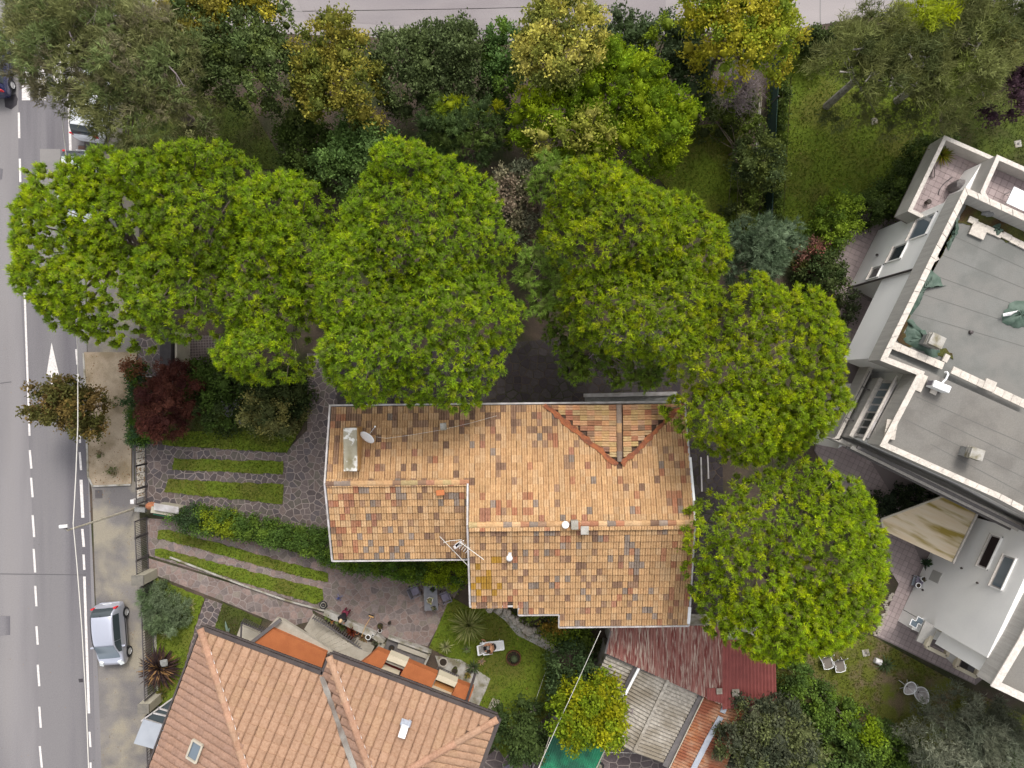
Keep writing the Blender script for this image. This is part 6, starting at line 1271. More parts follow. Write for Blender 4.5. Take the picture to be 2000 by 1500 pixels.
            for q in range(N2 + 1):
                a = math.pi * q / N2; 
                for r_ in (.305, .35): vv.append(Vector((s * (hw + .006), y * L + r_ * math.cos(a), .3 + r_ * math.sin(a))))
            mb.add(vv, [(2 * q, 2 * q + 1, 2 * q + 3, 2 * q + 2) for q in range(N2)]); mk('wheel_arch', mb, M['trim'], t)
    mb = MB(); mb.box((0, -L * .495, .42), (Wd * .72, .08, .2)); mk('rear_bumper', mb, M[paint], t, bevel=.04)
    mb = MB(); mb.box((0, -L * .502, .7), (.5, .02, .11)); mk('number_plate', mb, M['white'], t)
    mb = MB(); mb.box((0, -L * .37, 1.5 * Hh / 1.5), (.03, .05, .03)); mb.tube([(0, -L * .365, 1.5 * Hh / 1.5), (0, -L * .41, 1.62 * Hh / 1.5)], .006, 4); mk('aerial', mb, M['trim'], t)
    mb = MB(); mb.bar((-.32, L * .262, 1.04), (-.05, L * .235, 1.10), .012); mb.bar((.1, L * .262, 1.04), (.36, L * .238, 1.09), .012); mk('wipers', mb, M['trim'], t)
    t.location = loc; t.rotation_euler = (0, 0, rz); return t
q = wp(229, 1232, 0)
make_car('parked_car', 'silver small hatchback parked on the worn shoulder beside the railing', 'silver', q + Vector((0, 0, .004)), math.radians(180 + 5))
make_car('parked_car', 'white car half hidden under the olive pine behind the crossing', 'wpaint', wp(195, 214, 0) + Vector((0, 0, .004)), math.radians(-9), L=4.1, Wd=1.75, Hh=1.5)
make_car('parked_car', 'white car mostly hidden by the westernmost pine', 'wpaint', wp(170, 372, 0) + Vector((0, 0, .004)), math.radians(178), L=4.2, Wd=1.75, Hh=1.5)
make_car('parked_car', 'dark blue car at the left edge of the road', 'bluep', wp(2, 128, 0) + Vector((0, 0, .004)), math.radians(1), L=4.1, Wd=1.75, Hh=1.45)
# ================================================================ ROADSIDE
lp_ = thing('street_lamp', 'slim pale street lamp on the verge with a small head over the road', 'street lamp', wp(264, 993, 0))
zt = 5.9; b = wp(264, 993, 0); tp = Vector((b.x - .12, b.y - .02, zt)); mb = MB(); mb.tube([b, tp], [.07, .045], 8); mk('pole', mb, M['tan'], lp_)
hd = wp(124, 1028, 6.1); mb = MB(); mb.tube([tp, hd], .03); mk('arm', mb, M['tan'], lp_)
mb = MB(); mb.box(hd, (.42, .17, .12), .1); mk('lamp_head', mb, M['whitem'], lp_, bevel=.03)
mb = MB(); mb.box(hd.lerp(tp, .5), (.12, .1, .1)); mk('bracket', mb, M['iron2'], lp_)
j = wp(143, 1024, 6.1)
def cable(label, pts, r=.022, sag=0):
    mb = MB(); mb.tube(pts, r, 5); return tag(mk('overhead_cable', mb, M['wire']), label, 'cable')
cable('white overhead cable running south from the street lamp', [j, wp(150, 1100, 5.9), wp(160, 1230, 5.9), wp(168, 1370, 6), wp(173, 1500, 6.2), wp(182, 1700, 6.5)])
cable('white overhead cable running north from the street lamp to the trees', [j, wp(148, 930, 5.9), wp(152, 830, 5.8), wp(152, 700, 5.8), wp(147, 560, 5.8), wp(141, 440, 5.9), wp(132, 330, 6.0), wp(122, 235, 6.2), wp(112, 120, 6.4), wp(90, -150, 7)])
cable('pale overhead cable crossing from the tan roof eave to the bottom edge', [wp(1173, 1232, 5.9), wp(1122, 1345, 5.2), wp(1085, 1425, 5.0), wp(1045, 1515, 5.2)], .014)
cable('thin cable between the parasol base and the rubble wall', [wp(1084, 1273, .5), wp(1063, 1320, .4), wp(1040, 1385, .5), wp(1015, 1450, 1.6)], .01)
cable('thin cable from the green canopy to the grey shed', [wp(1173, 1470, 2.3), wp(1215, 1470, 2.2), wp(1262, 1472, 2.6)], .012)
# pillars, fences and gates
def pillar(px, py, s, h, label, cap='ctop'):
    h = 1.5
    q = wp(px, py, 0); t = thing('gate_pillar', label, 'pillar', q); mb = MB(); mb.box(q + Vector((0, 0, h / 2)), (s, s * .8, h)); mk('shaft', mb, M['cpil'], t)
    mb = MB(); mb.box(q + Vector((0, 0, h + .04)), (s * 1.04, s * .86, .08)); mk('cap', mb, M[cap], t, bevel=.01)
pillar(297, 1119, .66, 2.0, 'cream gate pillar with dark cap at the south end of the lower gate')
pillar(308, 1360, .62, 2.0, 'cream gate pillar with dark cap beside the glass canopy')
def railing(name, label, pts, n, h=1.35, lab2=None, z0=.0, cat='fence'):
    a, b = wp(*pts[0]), wp(*pts[1]); t = thing(name, label, cat, a.lerp(b, .5)); 
    for i in range(n + 1):
        p = a.lerp(b, i / n); mb = MB(); mb.bar(p + Vector((0, 0, z0 + .08)), p + Vector((0, 0, h)), .03, .03); mk('bar', mb, M['iron2'], t)
    for z in (z0 + .12, h): mb = MB(); mb.bar(a + Vector((0, 0, z)), b + Vector((0, 0, z)), .045, .045); mk('rail', mb, M['iron'], t)
    for p in (a, b): mb = MB(); mb.bar(p, p + Vector((0, 0, h + .05)), .07, .07); mk('post', mb, M['iron'], t)
    if z0 > 0: mb = MB(); mb.bar(a + Vector((.05, 0, z0 / 2)), b + Vector((.05, 0, z0 / 2)), .16, z0); mk('kerb_wall', mb, M['cement'], t)
    return t
railing('iron_gate', 'northern leaf of the dark iron gate on the lower driveway', [(288, 1010), (289, 1040)], 9, cat='gate'); railing('iron_gate', 'middle leaf of the dark iron gate on the lower driveway', [(289, 1042), (291, 1083)], 12, cat='gate'); railing('iron_gate', 'southern leaf of the dark iron gate next to the cream pillar', [(291, 1085), (292, 1112)], 8, cat='gate')
railing('iron_railing', 'iron railing beside the silver car between two cream pillars', [(298, 1135), (306, 1348)], 44, 1.3, z0=.06)
railing('iron_railing', 'iron railing south of the glass canopy pillar', [(308, 1378), (314, 1560)], 34, 1.3, z0=.06)
railing('iron_gate', 'thin framed gate at the upper driveway beside the verge', [(286, 868), (287, 905)], 3, 1.2, cat='gate'); railing('iron_gate', 'thin framed gate leaf at the middle of the upper driveway', [(287, 906), (288, 948)], 3, 1.2, cat='gate'); railing('iron_gate', 'thin framed gate leaf next to the white meter box', [(288, 950), (288, 978)], 3, 1.2, cat='gate')
struct('verge_strip', [(263, 865), (283, 865), (283, 985), (266, 985)], .03, 'whiter', thick=.02)
mb = MB(); mb.box(wp(268, 977, .6), (.22, .25, 1.1)); tag(mk('meter_box', mb, M['whitem'], bevel=.02), 'small white meter box at the verge end of the upper gate', 'box')
q = wp(330, 990, 0); gc_ = thing('gate_canopy', 'cream walled gate shelter with pale sloping top between the driveways', 'shelter', q)
mb = MB(); mb.box(wp(330, 994, .75), (1.3, .35, 1.5), -.16); mk('wall', mb, M['cpil'], gc_)
mb = MB(); mb.box(wp(325, 993, 1.75) , (1.4, .42, .06), -.16, rx=.3); mk('top', mb, M['gutter'], gc_, bevel=.01)
mb = MB(); mb.bar(wp(300, 1004, 1.0), wp(350, 1013, 1.0), .06, .06); mk('green_edge', mb, M['greensheet'], gc_)
mb = MB(); mb.lathe(wp(296, 988, .9), [(.34, 0), (.3, .12), (.16, .22), (.03, .26)], 12, sy=.7); mk('terracotta_cap', mb, M['clay'], gc_)
mb = MB(); mb.box(wp(275, 995, .8), (.6, .25, .25), -.1); mk('stone_base', mb, M['rock'], gc_)
mb = MB(); mb.bar(wp(264, 736.5, .9), wp(296, 735, .9), .05, .04); tag(mk('metal_rod', mb, M['whitem']), 'thin bright rod at the top of the front hedge', 'rod')
# gate under the pine
gt = thing('slatted_gate', 'dark slatted metal gate partly hidden under the westernmost pines', 'gate', wp(335, 680, 0))
for i in range(10): mb = MB(); mb.box(wp(326 + i * 2.2, 690, 1.0), (.035, 2.8, 1.6)); mk('slat', mb, M['iron'], gt)
mb = MB(); mb.box(wp(357, 700, .8), (.12, 2.9, 1.6)); mk('post', mb, M['tan'], gt)
mb = MB()
for p in ((280, 697), (286, 689), (279, 688)): mb.box(wp(*p, .03), (.25, .2, .02), .1)
# ================================================================ PATIO
q = wp(840, 1168, 0); tb = thing('patio_table', 'long slate grey patio table with a pale flower bowl', 'table', q)
tz = .74
mb = MB(); mb.prism(wl([(827, 1144), (853, 1144), (856, 1192), (829, 1193)], tz), tz - .05, tz); mk('table_top', mb, M['tabletop'], tb, bevel=.01)
for p in ((829, 1147), (851, 1147), (853, 1189), (831, 1190)): c = wp(*p, tz); mb = MB(); mb.box((c.x, c.y, .35), (.06, .06, .7)); mk('leg', mb, M['iron'], tb)
def pot(name, label, px, py, z, r, h, m='clay', plant=None, n=20, L=.25, cat='potted plant', w=.04):
    q = wp(px, py, z); t = thing(name, label, cat, q); mb = MB(); mb.lathe(q, [(r * .7, 0), (r, h), (r * 1.12, h), (r * 1.12, h * .82), (r, h * .8)][:3], 14, closed=True); mk('pot', mb, M[m], t)
    mb = MB(); mb.lathe(q + Vector((0, 0, h)), [(r * 1.14, -.04), (r * 1.14, .02), (r * .92, .02), (r * .9, -.01)], 14, closed=False); mk('rim', mb, M[m], t); mb = MB(); mb.lathe(q + Vector((0, 0, h)), [(r * .9, -.02), (r * .88, .005)], 14); mk('soil', mb, M['potsoil'], t)
    if plant:
        mb = MB()
        for i in range(n):
            a = R.uniform(0, 6.28); el = R.uniform(.2, 1.4); l = L * R.uniform(.6, 1.1); d = Vector((math.cos(a) * math.cos(el), math.sin(a) * math.cos(el), math.sin(el))); s = Vector((-math.sin(a), math.cos(a), 0)) * w; p = q + Vector((R.uniform(-r, r) * .5, R.uniform(-r, r) * .5, h)); c = tuple(x * R.uniform(.7, 1.2) for x in R.choice(plant))
            mb.add([p, p + d * l * .5 + s, p + d * l, p + d * l * .5 - s], [(0, 1, 2, 3)], c)
        mk('leaves', mb, M['leaf'], t)
    return t
pot('flower_bowl', 'pale cream flower bowl in the middle of the slate patio table', 840, 1171, .75, .16, .12, 'whitem', [(.4, .36, .22), (.3, .28, .15)], 60, .2, w=.05)
pot('small_pot', 'small dark plant at the south end of the slate patio table', 848, 1186, .75, .09, .1, 'brownpot', [(.2, .18, .1), (.06, .07, .03)], 24, .18)
pot('small_pot', 'dark green plant at the north end of the slate patio table', 846, 1150, .75, .1, .1, 'brownpot', [(.07, .06, .05), (.05, .06, .03)], 30, .2)
def chair(label, px, py, rz):
    q = wp(px, py, 0); t = thing('garden_chair', label, 'chair', (0, 0, 0), group='rattan chairs at the patio table')
    mb = MB(); mb.box((0, 0, .38), (.56, .54, .08)); mk('seat', mb, M['rattan'], t, bevel=.02)
    mb = MB(); mb.box((0, .02, .45), (.44, .44, .08)); mk('cushion', mb, M['cushion'], t, bevel=.04)
    mb = MB(); mb.box((0, -.28, .62), (.6, .06, .44), rx=.12); mk('backrest', mb, M['rattan'], t, bevel=.02)
    for s in (-1, 1):
        mb = MB(); mb.bar((s * .31, -.28, .64), (s * .31, .26, .62), .06, .04); mk('armrest', mb, M['rattan'], t)
        for y in (-.26, .26): mb = MB(); mb.box((s * .29, y, .2 if y < 0 else .31), (.05, .05, .4 if y < 0 else .62)); mk('leg', mb, M['rattan'], t)
    t.location = q; t.rotation_euler = (0, 0, rz)
chair('grey rattan chair with mauve cushion left of the slate table', 812, 1150, math.radians(-65)); chair('grey rattan chair with mauve cushion right of the slate table', 872, 1161, math.radians(112))
q = wp(663, 1166, 0); mb = MB()
# blue bundle, tyre, small pots
t = thing('umbrella_stand', 'small blue grey stand on the patio paving near the grass strip', 'stand', q)
for k in range(4): a = k * math.pi / 2 + .4; mb = MB(); mb.bar(q + Vector((0, 0, .1)), q + Vector((.22 * math.cos(a), .22 * math.sin(a), .04)), .07, .05); mk('foot', mb, M['bluegrey' if False else 'cushion'], t)
mb = MB(); mb.lathe(q, [(.05, .05), (.05, .35), (.03, .36)], 8); mk('tube', mb, M['bluebox'], t)
q = wp(632, 1181, 0); t = thing('coiled_hose', 'coiled dark hose ring at the end of the grass strip', 'hose', q)
for k in range(3):
    mb = MB(); r_ = .21 - .06 * k; mb.tube([q + Vector((r_ * math.cos(a * math.pi / 8), r_ * math.sin(a * math.pi / 8), .06 + .03 * k)) for a in range(17)], .03 if k != 1 else .022, 6); mk('coil', mb, M['rubber' if k != 1 else 'cement'], t)
pot('flower_pot', 'brown pot with a round olive plant on the patio by the wall end', 744, 1220, 0, .16, .25, 'brownpot', [(.09, .08, .03), (.12, .1, .04)], 40, .14)
pot('flower_pot', 'small white pot next to the brown pot on the patio', 743, 1230, 0, .11, .16, 'whitem')
pot('flower_pot', 'small black pot on the patio paving', 762, 1214, 0, .09, .25, 'blackc' if False else 'brownpot')
pot('flower_pot', 'empty clay pot among red leaved plants in the stair bed', 699, 1232, .1, .12, .25, 'clay', None)
pot('flower_pot', 'white bucket at the eastern end of the stair bed', 721, 1241, .1, .14, .3, 'white')
pot('flower_pot', 'small white cup on the wall beside the white bucket', 729, 1239, .5, .06, .12, 'white')
pot('flower_pot', 'light green leafy pot at the western end of the stair bed', 643, 1205, .1, .1, .2, 'brownpot', [(.16, .2, .05)], 30, .28)
pot('flower_pot', 'pot with orange flowers next to the light green one', 650, 1213, .1, .08, .15, 'brownpot', [(.4, .2, .06)], 18, .15)
pot('flower_pot', 'yellow green plant in the middle of the stair bed', 672, 1222, .1, .12, .2, 'brownpot', [(.12, .14, .04), (.08, .1, .03)], 46, .3)
pot('flower_pot', 'whitish leaved plant beside the person in black', 663, 1213, .1, .12, .2, 'brownpot', [(.26, .28, .14), (.14, .18, .06)], 36, .26)
pot('flower_pot', 'rust red leaved plants filling the stair bed', 689, 1231, .1, .16, .15, 'clay', [(.16, .03, .015), (.2, .05, .02), (.1, .03, .02)], 110, .42)
pot('flower_pot', 'dry brown plant against the white bucket', 712, 1245, .1, .14, .15, 'clay', [(.22, .12, .05), (.15, .06, .03), (.3, .24, .15)], 60, .34)
pot('flower_pot', 'black pot with a pale centre in the sunken basin', 766, 1263, .12, .15, .2, 'rubber')
pot('flower_pot', 'yellow flowering pot at the edge of the sunken basin', 779, 1277, .3, .1, .15, 'clay', [(.4, .25, .05), (.25, .16, .05)], 30, .2)
pot('flower_pot', 'black pot at the corner of the slab path', 920, 1306, .06, .12, .25, 'rubber')
pot('flower_pot', 'yellow brown potted plant on the slab path', 913, 1316, .06, .1, .2, 'clay', [(.3, .2, .06), (.1, .1, .03)], 36, .28)
pot('flower_pot', 'round clay basin on the slab path', 866, 1292, .06, .24, .1, 'whiter')
pot('flower_pot', 'olive barrel pot beside the metal grille', 889, 1305, .06, .16, .4, 'moss')
pot('flower_pot', 'grey bush pot at the hedge side of the bed', 735, 1252, .1, .14, .2, 'brownpot', [(.1, .1, .06)], 60, .26)
# broom
t = thing('broom', 'broom with wooden handle leaning over the low wall beside the patio', 'broom', wp(724, 1206, 0)); mb = MB(); mb.tube([wp(724, 1206, .06), wp(714, 1222, .55), wp(706, 1243, 1.1)], .014, 6); mk('handle', mb, M['pole'], t)
mb = MB(); mb.box(wp(725, 1204, .08), (.3, .06, .05), -.35); mk('head', mb, M['pole'], t); mb = MB(); mb.box(wp(725, 1202, .04), (.32, .08, .08), -.35); mk('bristles', mb, M['trim'], t)
# south garden
t = thing('parasol_base', 'round pale stone parasol base on the lawn edge', 'parasol base', wp(1040, 1385, 0)); mb = MB(); mb.lathe(wp(1040, 1385, .03), [(.26, 0), (.26, .08), (.22, .1)], 7); mk('slab', mb, M['whiter'], t); mb = MB(); mb.lathe(wp(1040, 1385, .1), [(.04, 0), (.04, .25)], 8); mk('tube', mb, M['iron2'], t)
def grey_chair(px, py, rz, label):
    q = wp(px, py, 0); t = thing('folding_chair', label, 'chair', (0, 0, 0)); 
    mb = MB(); mb.box((0, 0, .42), (.5, .46, .04)); mk('seat', mb, M['cushion'], t, bevel=.01); mb = MB(); mb.box((0, -.25, .68), (.5, .04, .5), rx=.2); mk('backrest', mb, M['bluegrey'], t, bevel=.01)
    for s in (-1, 1): mb = MB(); mb.bar((s * .25, -.3, .9), (s * .25, .25, .02), .03); mb.bar((s * .25, -.25, .02), (s * .25, .22, .5), .03); mk('side_frame', mb, M['whitem'], t)
    t.location = q; t.rotation_euler = (0, 0, rz)
grey_chair(993, 1494, .6, 'grey folding chair at the bottom edge beside the dark shrub')
t = thing('wheel', 'small wheel with pale hub beside the green canopy', 'wheel', wp(1171, 1496, 0)); mb = MB(); q = wp(1171, 1496, .05); mb.tube([q + Vector((.2 * math.cos(a * math.pi / 8), .2 * math.sin(a * math.pi / 8), .05)) for a in range(17)], .07, 8); mk('tyre', mb, M['rubber'], t); mb = MB(); mb.lathe(q, [(.15, .03), (.14, .08), (.04, .1)], 12); mk('hub', mb, M['cement'], t)
# courtyard and east lawn
pot('flower_pot', 'clay pot with dark leaves below the awning corner', 1801, 1096, .02, .16, .3, 'white', [(.05, .08, .04)], 40, .45, w=.06)
q = wp(1789, 1133, 0); t = thing('trolley_stand', 'small grey plant stand against the courtyard wall', 'stand', q)
mb = MB(); mb.box(q + Vector((-.1, 0, .55)), (.5, .6, .05), -.3); mk('shelf', mb, M['cushion'], t); mb = MB(); mb.box(q + Vector((-.1, 0, .25)), (.5, .6, .04), -.3); mk('shelf', mb, M['bluegrey'], t)
for i, j in ((-.3, -.25), (.1, -.3), (-.25, .3), (.15, .25)): mb = MB(); mb.box(q + Vector((i, j, .28)), (.04, .04, .56)); mk('leg', mb, M['iron2'], t)
pot('flower_pot', 'white pot with dark soil on the north side of the plant stand', 1799, 1129, .58, .12, .2, 'white', [(.07, .07, .04)], 14, .2); pot('flower_pot', 'white pot on the south side of the plant stand', 1791, 1142, .58, .14, .14, 'white')
pot('flower_pot', 'orange flowering plant seen through the eastern loggia opening', 1900, 1278, .05, .14, .2, 'clay', [(.3, .1, .03), (.08, .1, .03)], 50, .35); pot('flower_pot', 'green plant in the corner of the eastern loggia opening', 1910, 1290, .05, .14, .2, 'clay', [(.09, .13, .03)], 60, .4)
pot('flower_pot', 'small plant in a box below the corner skylights', 1783, 1199, .3, .1, .1, 'brownpot', [(.05, .09, .02)], 40, .18)
q = wp(1706, 1287, 0); t = thing('white_bucket', 'white ribbed bucket lying on the dry lawn', 'bucket', q); mb = MB(); d = Vector((.8, -.35, 0)).normalized()
P = [q + Vector((0, 0, .15)) + d * x for x in (0, .1, .12, .22, .24, .36)]; mb.tube(P, [.15, .16, .14, .17, .15, .18], 12); mk('shell', mb, M['whitem'], t); mb = MB(); mb.tube([P[-1] + d * .005, P[-1] + d * .02], .12, 12); mk('opening', mb, M['trim'], t)
def shell_chair(px, py, rz, label, r=.4):
    q = wp(px, py, 0); t = thing('shell_chair', label, 'chair', (0, 0, 0), group='white shell chairs on the lawn')
    mb = MB(); N_ = 24; v = []; pr = [(.0, .36), (.25, .37), (.55, .42), (.8, .55), (1.0, .72)]
    for k, z in pr:
        for a in range(N_): th_ = 2 * math.pi * a / N_; e_ = 1.25 if math.sin(th_) > 0 else 1; v.append(Vector((r * k * math.cos(th_) * (1 - .12 * math.sin(th_)), r * k * math.sin(th_) * e_, z + .15 * k * k * math.sin(th_))))
    mb.add(v, [(k * N_ + a, k * N_ + (a + 1) % N_, (k + 1) * N_ + (a + 1) % N_, (k + 1) * N_ + a) for k in range(4) for a in range(N_)]); o = mk('shell', mb, M['gutter'], t, smooth=True); s = o.modifiers.new('s', 'SOLIDIFY'); s.thickness = .012
    mb = MB(); mb.tube(v[-N_:] + [v[-N_]], .026, 6); mk('rim', mb, M['white'], t)
    for k in range(6):
        a = int(N_ * k / 6); mb = MB(); mb.tube([v[i * N_ + a] + Vector((0, 0, .012)) for i in range(5)], .01, 5); mk('rib', mb, M['white'], t)
    mb = MB(); mb.lathe((0, 0, .36), [(.05, 0), (.05, .03)], 10); mk('hub', mb, M['iron2'], t)
    for k in range(4): a = k * math.pi / 2 + .7; mb = MB(); mb.tube([(0.05 * math.cos(a), .05 * math.sin(a), .36), (.34 * math.cos(a), .34 * math.sin(a), .03)], .014, 5); mk('leg', mb, M['white'], t)
    t.location = q; t.rotation_euler = (0, 0, rz)
shell_chair(1764, 1335, math.radians(12), 'western white shell chair on the dry lawn', .38); shell_chair(1786, 1346, math.radians(200), 'eastern white shell chair touching its twin on the dry lawn', .38)
def sling(px, py, rz, label):
    q = wp(px, py, 0); t = thing('sling_chair', label, 'chair', (0, 0, 0), group='sling chairs under the round pine')
    mb = MB(); mb.add([(-.26, -.3, .42), (.26, -.3, .42), (.26, .25, .36), (-.26, .25, .36), (-.26, .6, .95), (.26, .6, .95)], [(0, 1, 2, 3), (3, 2, 5, 4)]); o = mk('sling', mb, M['mesh'], t); s = o.modifiers.new('s', 'SOLIDIFY'); s.thickness = .01
    for s in (-1, 1): mb = MB(); mb.tube([(s * .28, -.32, .42), (s * .28, .25, .36), (s * .28, .62, .97)], .018, 6); mb.tube([(s * .28, -.25, .0), (s * .28, .1, .6)], .016, 6); mb.tube([(s * .28, .35, .0), (s * .28, -.1, .6)], .016, 6); mk('side_frame', mb, M['white'], t)
    mb = MB(); mb.tube([(-.28, -.32, .42), (0, -.37, .42), (.28, -.32, .42)], .022, 6); mk('front_rail', mb, M['white'], t)
    t.location = q; t.rotation_euler = (0, 0, rz)
sling(1610, 1289, .25, 'white framed brown sling chair, the western one under the round pine'); sling(1634, 1295, .15, 'white framed brown sling chair, the eastern one under the round pine')
# ================================================================ LOUNGER AND PEOPLE
q = wp(957, 1259, 0); lo = thing('sun_lounger', 'white slatted plastic sun lounger on the south lawn', 'sun lounger', (0, 0, 0))
for s in (-1, 1): mb = MB(); mb.bar((-.55, s * .27, .34), (.78, s * .27, .32), .05, .07); mk('side_rail', mb, M['white'], lo, bevel=.01)
for i in range(7): mb = MB(); mb.bar((-.15, -.22 + i * .073, .33), (.76, -.2 + i * .067, .31), .05, .025); mk('slat', mb, M['white'], lo)
mb = MB(); mb.bar((.8, -.26, .32), (.8, .26, .32), .08, .06); mk('foot_rail', mb, M['white'], lo, bevel=.02)
for s in (-1, 1): mb = MB(); mb.bar((-.15, s * .25, .38), (-.66, s * .27, .72), .05, .04); mk('back_side', mb, M['white'], lo, bevel=.01)
for i in range(7): mb = MB(); mb.bar((-.17, -.2 + i * .067, .38), (-.62, -.21 + i * .07, .69), .04, .02); mk('back_slat', mb, M['gutter'], lo)
mb = MB(); mb.bar((-.67, -.28, .72), (-.67, .28, .72), .1, .05); mk('head_rail', mb, M['white'], lo, bevel=.02)
for s in (-1, 1): mb = MB(); mb.bar((-.42, s * .34, .55), (.12, s * .34, .53), .07, .04); mk('armrest', mb, M['white'], lo, bevel=.015)
for x, y in ((-.4, .28), (-.4, -.28), (.6, .25), (.6, -.25)): mb = MB(); mb.box((x, y, .16), (.06, .05, .33)); mk('leg', mb, M['white'], lo)
lo.location = q; lo.rotation_euler = (0, 0, math.radians(7))
def skin_body(name, parent, verts, edges, radii, m, sub=1):
    me = bpy.data.meshes.new(name); me.from_pydata(verts, edges, []); me.materials.append(M[m]); o = bpy.data.objects.new(name, me); COL.objects.link(o); o.parent = parent
    md = o.modifiers.new('skin', 'SKIN')
    me_sk = me.skin_vertices[0].data if me.skin_vertices else None
    if me_sk is None:
        bpy.context.view_layer.objects.active = o; me_sk = me.skin_vertices[0].data
    for i, r in enumerate(radii): me_sk[i].radius = (r, r) if not isinstance(r, tuple) else r; me_sk[i].use_root = (i == 0)
    md.use_smooth_shade = True
    s = o.modifiers.new('sub', 'SUBSURF'); s.levels = s.render_levels = sub + 1
    return o
def head(parent, c, face, m='skin', hair='hair', hlen=.0):
    """head with face, nose, ears and hair. face: direction the person looks at"""
    f = Vector(face).normalized(); q = f.to_track_quat('Y', 'Z').to_matrix().to_4x4(); T_ = Matrix.Translation(c) @ q
    mb = MB(); N_ = 14
    for j in range(9):
        a = math.pi * j / 8; r = math.sin(a); 
        for k in range(N_): b = 2 * math.pi * k / N_; mb.v.append(T_ @ Vector((.078 * r * math.cos(b), .098 * r * math.sin(b) * (1 - .12 * (j > 5)), .12 * math.cos(a))))
    mb.c = [(1, 1, 1)] * len(mb.v); mb.f = [(j * N_ + k, (j + 1) * N_ + k, (j + 1) * N_ + (k + 1) % N_, j * N_ + (k + 1) % N_) for j in range(8) for k in range(N_)]; hd_ = mk('head', mb, M[m], parent, local=True, smooth=True)
    mb = MB(); mb.add([T_ @ Vector(p) for p in ((0, .125, -.02), (-.016, .095, -.03), (.016, .095, -.03), (0, .095, .03))], [(0, 1, 2), (0, 3, 1), (0, 2, 3)]); mk('nose', mb, M[m], hd_, local=True)
    for s in (-1, 1):
        mb = MB(); c_ = T_ @ Vector((s * .03, .09, .012)); mb.lathe(c_ - Vector((0, 0, .008)), [(.006, 0), (.011, .008), (.006, .016)], 6); mk('eye', mb, M['hair'], hd_, local=True)
        mb = MB(); c_ = T_ @ Vector((s * .08, 0, 0)); mb.lathe(c_ - Vector((0, 0, .025)), [(.008, 0), (.018, .025), (.01, .05)], 6); mk('ear', mb, M[m], hd_, local=True)
    mb = MB(); c_ = T_ @ Vector((0, .098, -.05)); mb.add([T_ @ Vector(p) for p in ((-.025, .092, -.05), (.025, .092, -.05), (.02, .094, -.06), (-.02, .094, -.06))], [(0, 1, 2, 3)]); mk('mouth', mb, M['redc'], hd_, local=True)
    mb = MB()
    for j in range(6):
        a = math.pi * .58 * j / 5; r = math.sin(a)
        for k in range(N_): b = 2 * math.pi * k / N_; y = .108 * r * math.sin(b) - .012; mb.v.append(T_ @ Vector((.088 * r * math.cos(b), min(y, .085), .132 * math.cos(a) - hlen * (j == 5) * (y < 0))))
    mb.c = [(1, 1, 1)] * len(mb.v); mb.f = [(j * N_ + k, (j + 1) * N_ + k, (j + 1) * N_ + (k + 1) % N_, j * N_ + (k + 1) % N_) for j in range(5) for k in range(N_)]; mk('hair', mb, M[hair], hd_, local=True, smooth=True)
def fingers(V_, E_, R_, wi, pos, dirv, up):
    """adds palm and five fingers to a skin skeleton from wrist vertex wi"""
    p = Vector(pos); d = Vector(dirv).normalized(); u = Vector(up).normalized(); s = d.cross(u).normalized()
    V_.append(tuple(p + d * .06)); E_.append((wi, len(V_) - 1)); R_.append((.034, .018)); pi_ = len(V_) - 1
    for k, (o_, l) in enumerate(((-.03, .06), (-.01, .075), (.012, .08), (.032, .07))):
        a = p + d * .09 + s * o_; V_.append(tuple(a)); E_.append((pi_, len(V_) - 1)); R_.append(.009); V_.append(tuple(a + d * l * .55 - u * .008)); E_.append((len(V_) - 2, len(V_) - 1)); R_.append(.008)
        V_.append(tuple(a + d * l - u * .03)); E_.append((len(V_) - 2, len(V_) - 1)); R_.append(.0065)
    V_.append(tuple(p + d * .05 - s * .045)); E_.append((wi, len(V_) - 1)); R_.append(.011); V_.append(tuple(p + d * .085 - s * .06 - u * .01)); E_.append((len(V_) - 2, len(V_) - 1)); R_.append(.008)
# person seated on the lounger, leaning forward (faces -X in the lounger frame)
pr = thing('person', 'person in dark swimwear sitting bent forward on the white sun lounger', 'person', (0, 0, 0))
V_ = [(.20, 0, .46), (.17, 0, .62), (.08, 0, .80), (.03, 0, .90), (-.02, 0, .97)]; E_ = [(0, 1), (1, 2), (2, 3), (3, 4)]; R_ = [(.16, .13), (.14, .11), (.16, .11), (.09, .08), .055]
for s in (-1, 1):
    b = len(V_); V_ += [(.09, s * .19, .82), (-.02, s * .30, .62), (-.20, s * .19, .52)]; E_ += [(2, b), (b, b + 1), (b + 1, b + 2)]; R_ += [.06, .045, .032]
    fingers(V_, E_, R_, b + 2, V_[b + 2], (-.9, -s * .35, -.1), (0, 0, 1))
    b = len(V_); V_ += [(.16, s * .12, .44), (-.18, s * .20, .56), (-.30, s * .18, .50), (-.36, s * .2, .40), (-.50, s * .2, .42)]; V_[b + 2] = (-.22, s * .21, .54); E_ += [(0, b), (b, b + 1), (b + 1, b + 3), (b + 3, b + 4)]; V_[b + 3] = (-.30, s * .33, .12); V_[b + 4] = (-.50, s * .35, .05); R_ += [.10, .07, .05, .042, .035]
    V_.pop(b + 2); R_.pop(b + 2); E_ = [tuple(x - 1 if x > b + 2 else x for x in e_) for e_ in E_]
skin_body('body', pr, V_, E_, R_, 'skin')
head(pr, Vector((-.07, 0, 1.05)), (-1, 0, -.75), 'skin', 'hair', .03)
mb = MB(); mb.lathe((.19, 0, .40), [(.17, 0), (.185, .08), (.175, .16), (.15, .17)], 14, sy=1.08, sx=.95); mk('swim_shorts', mb, M['blackc'], pr, local=True, smooth=True)
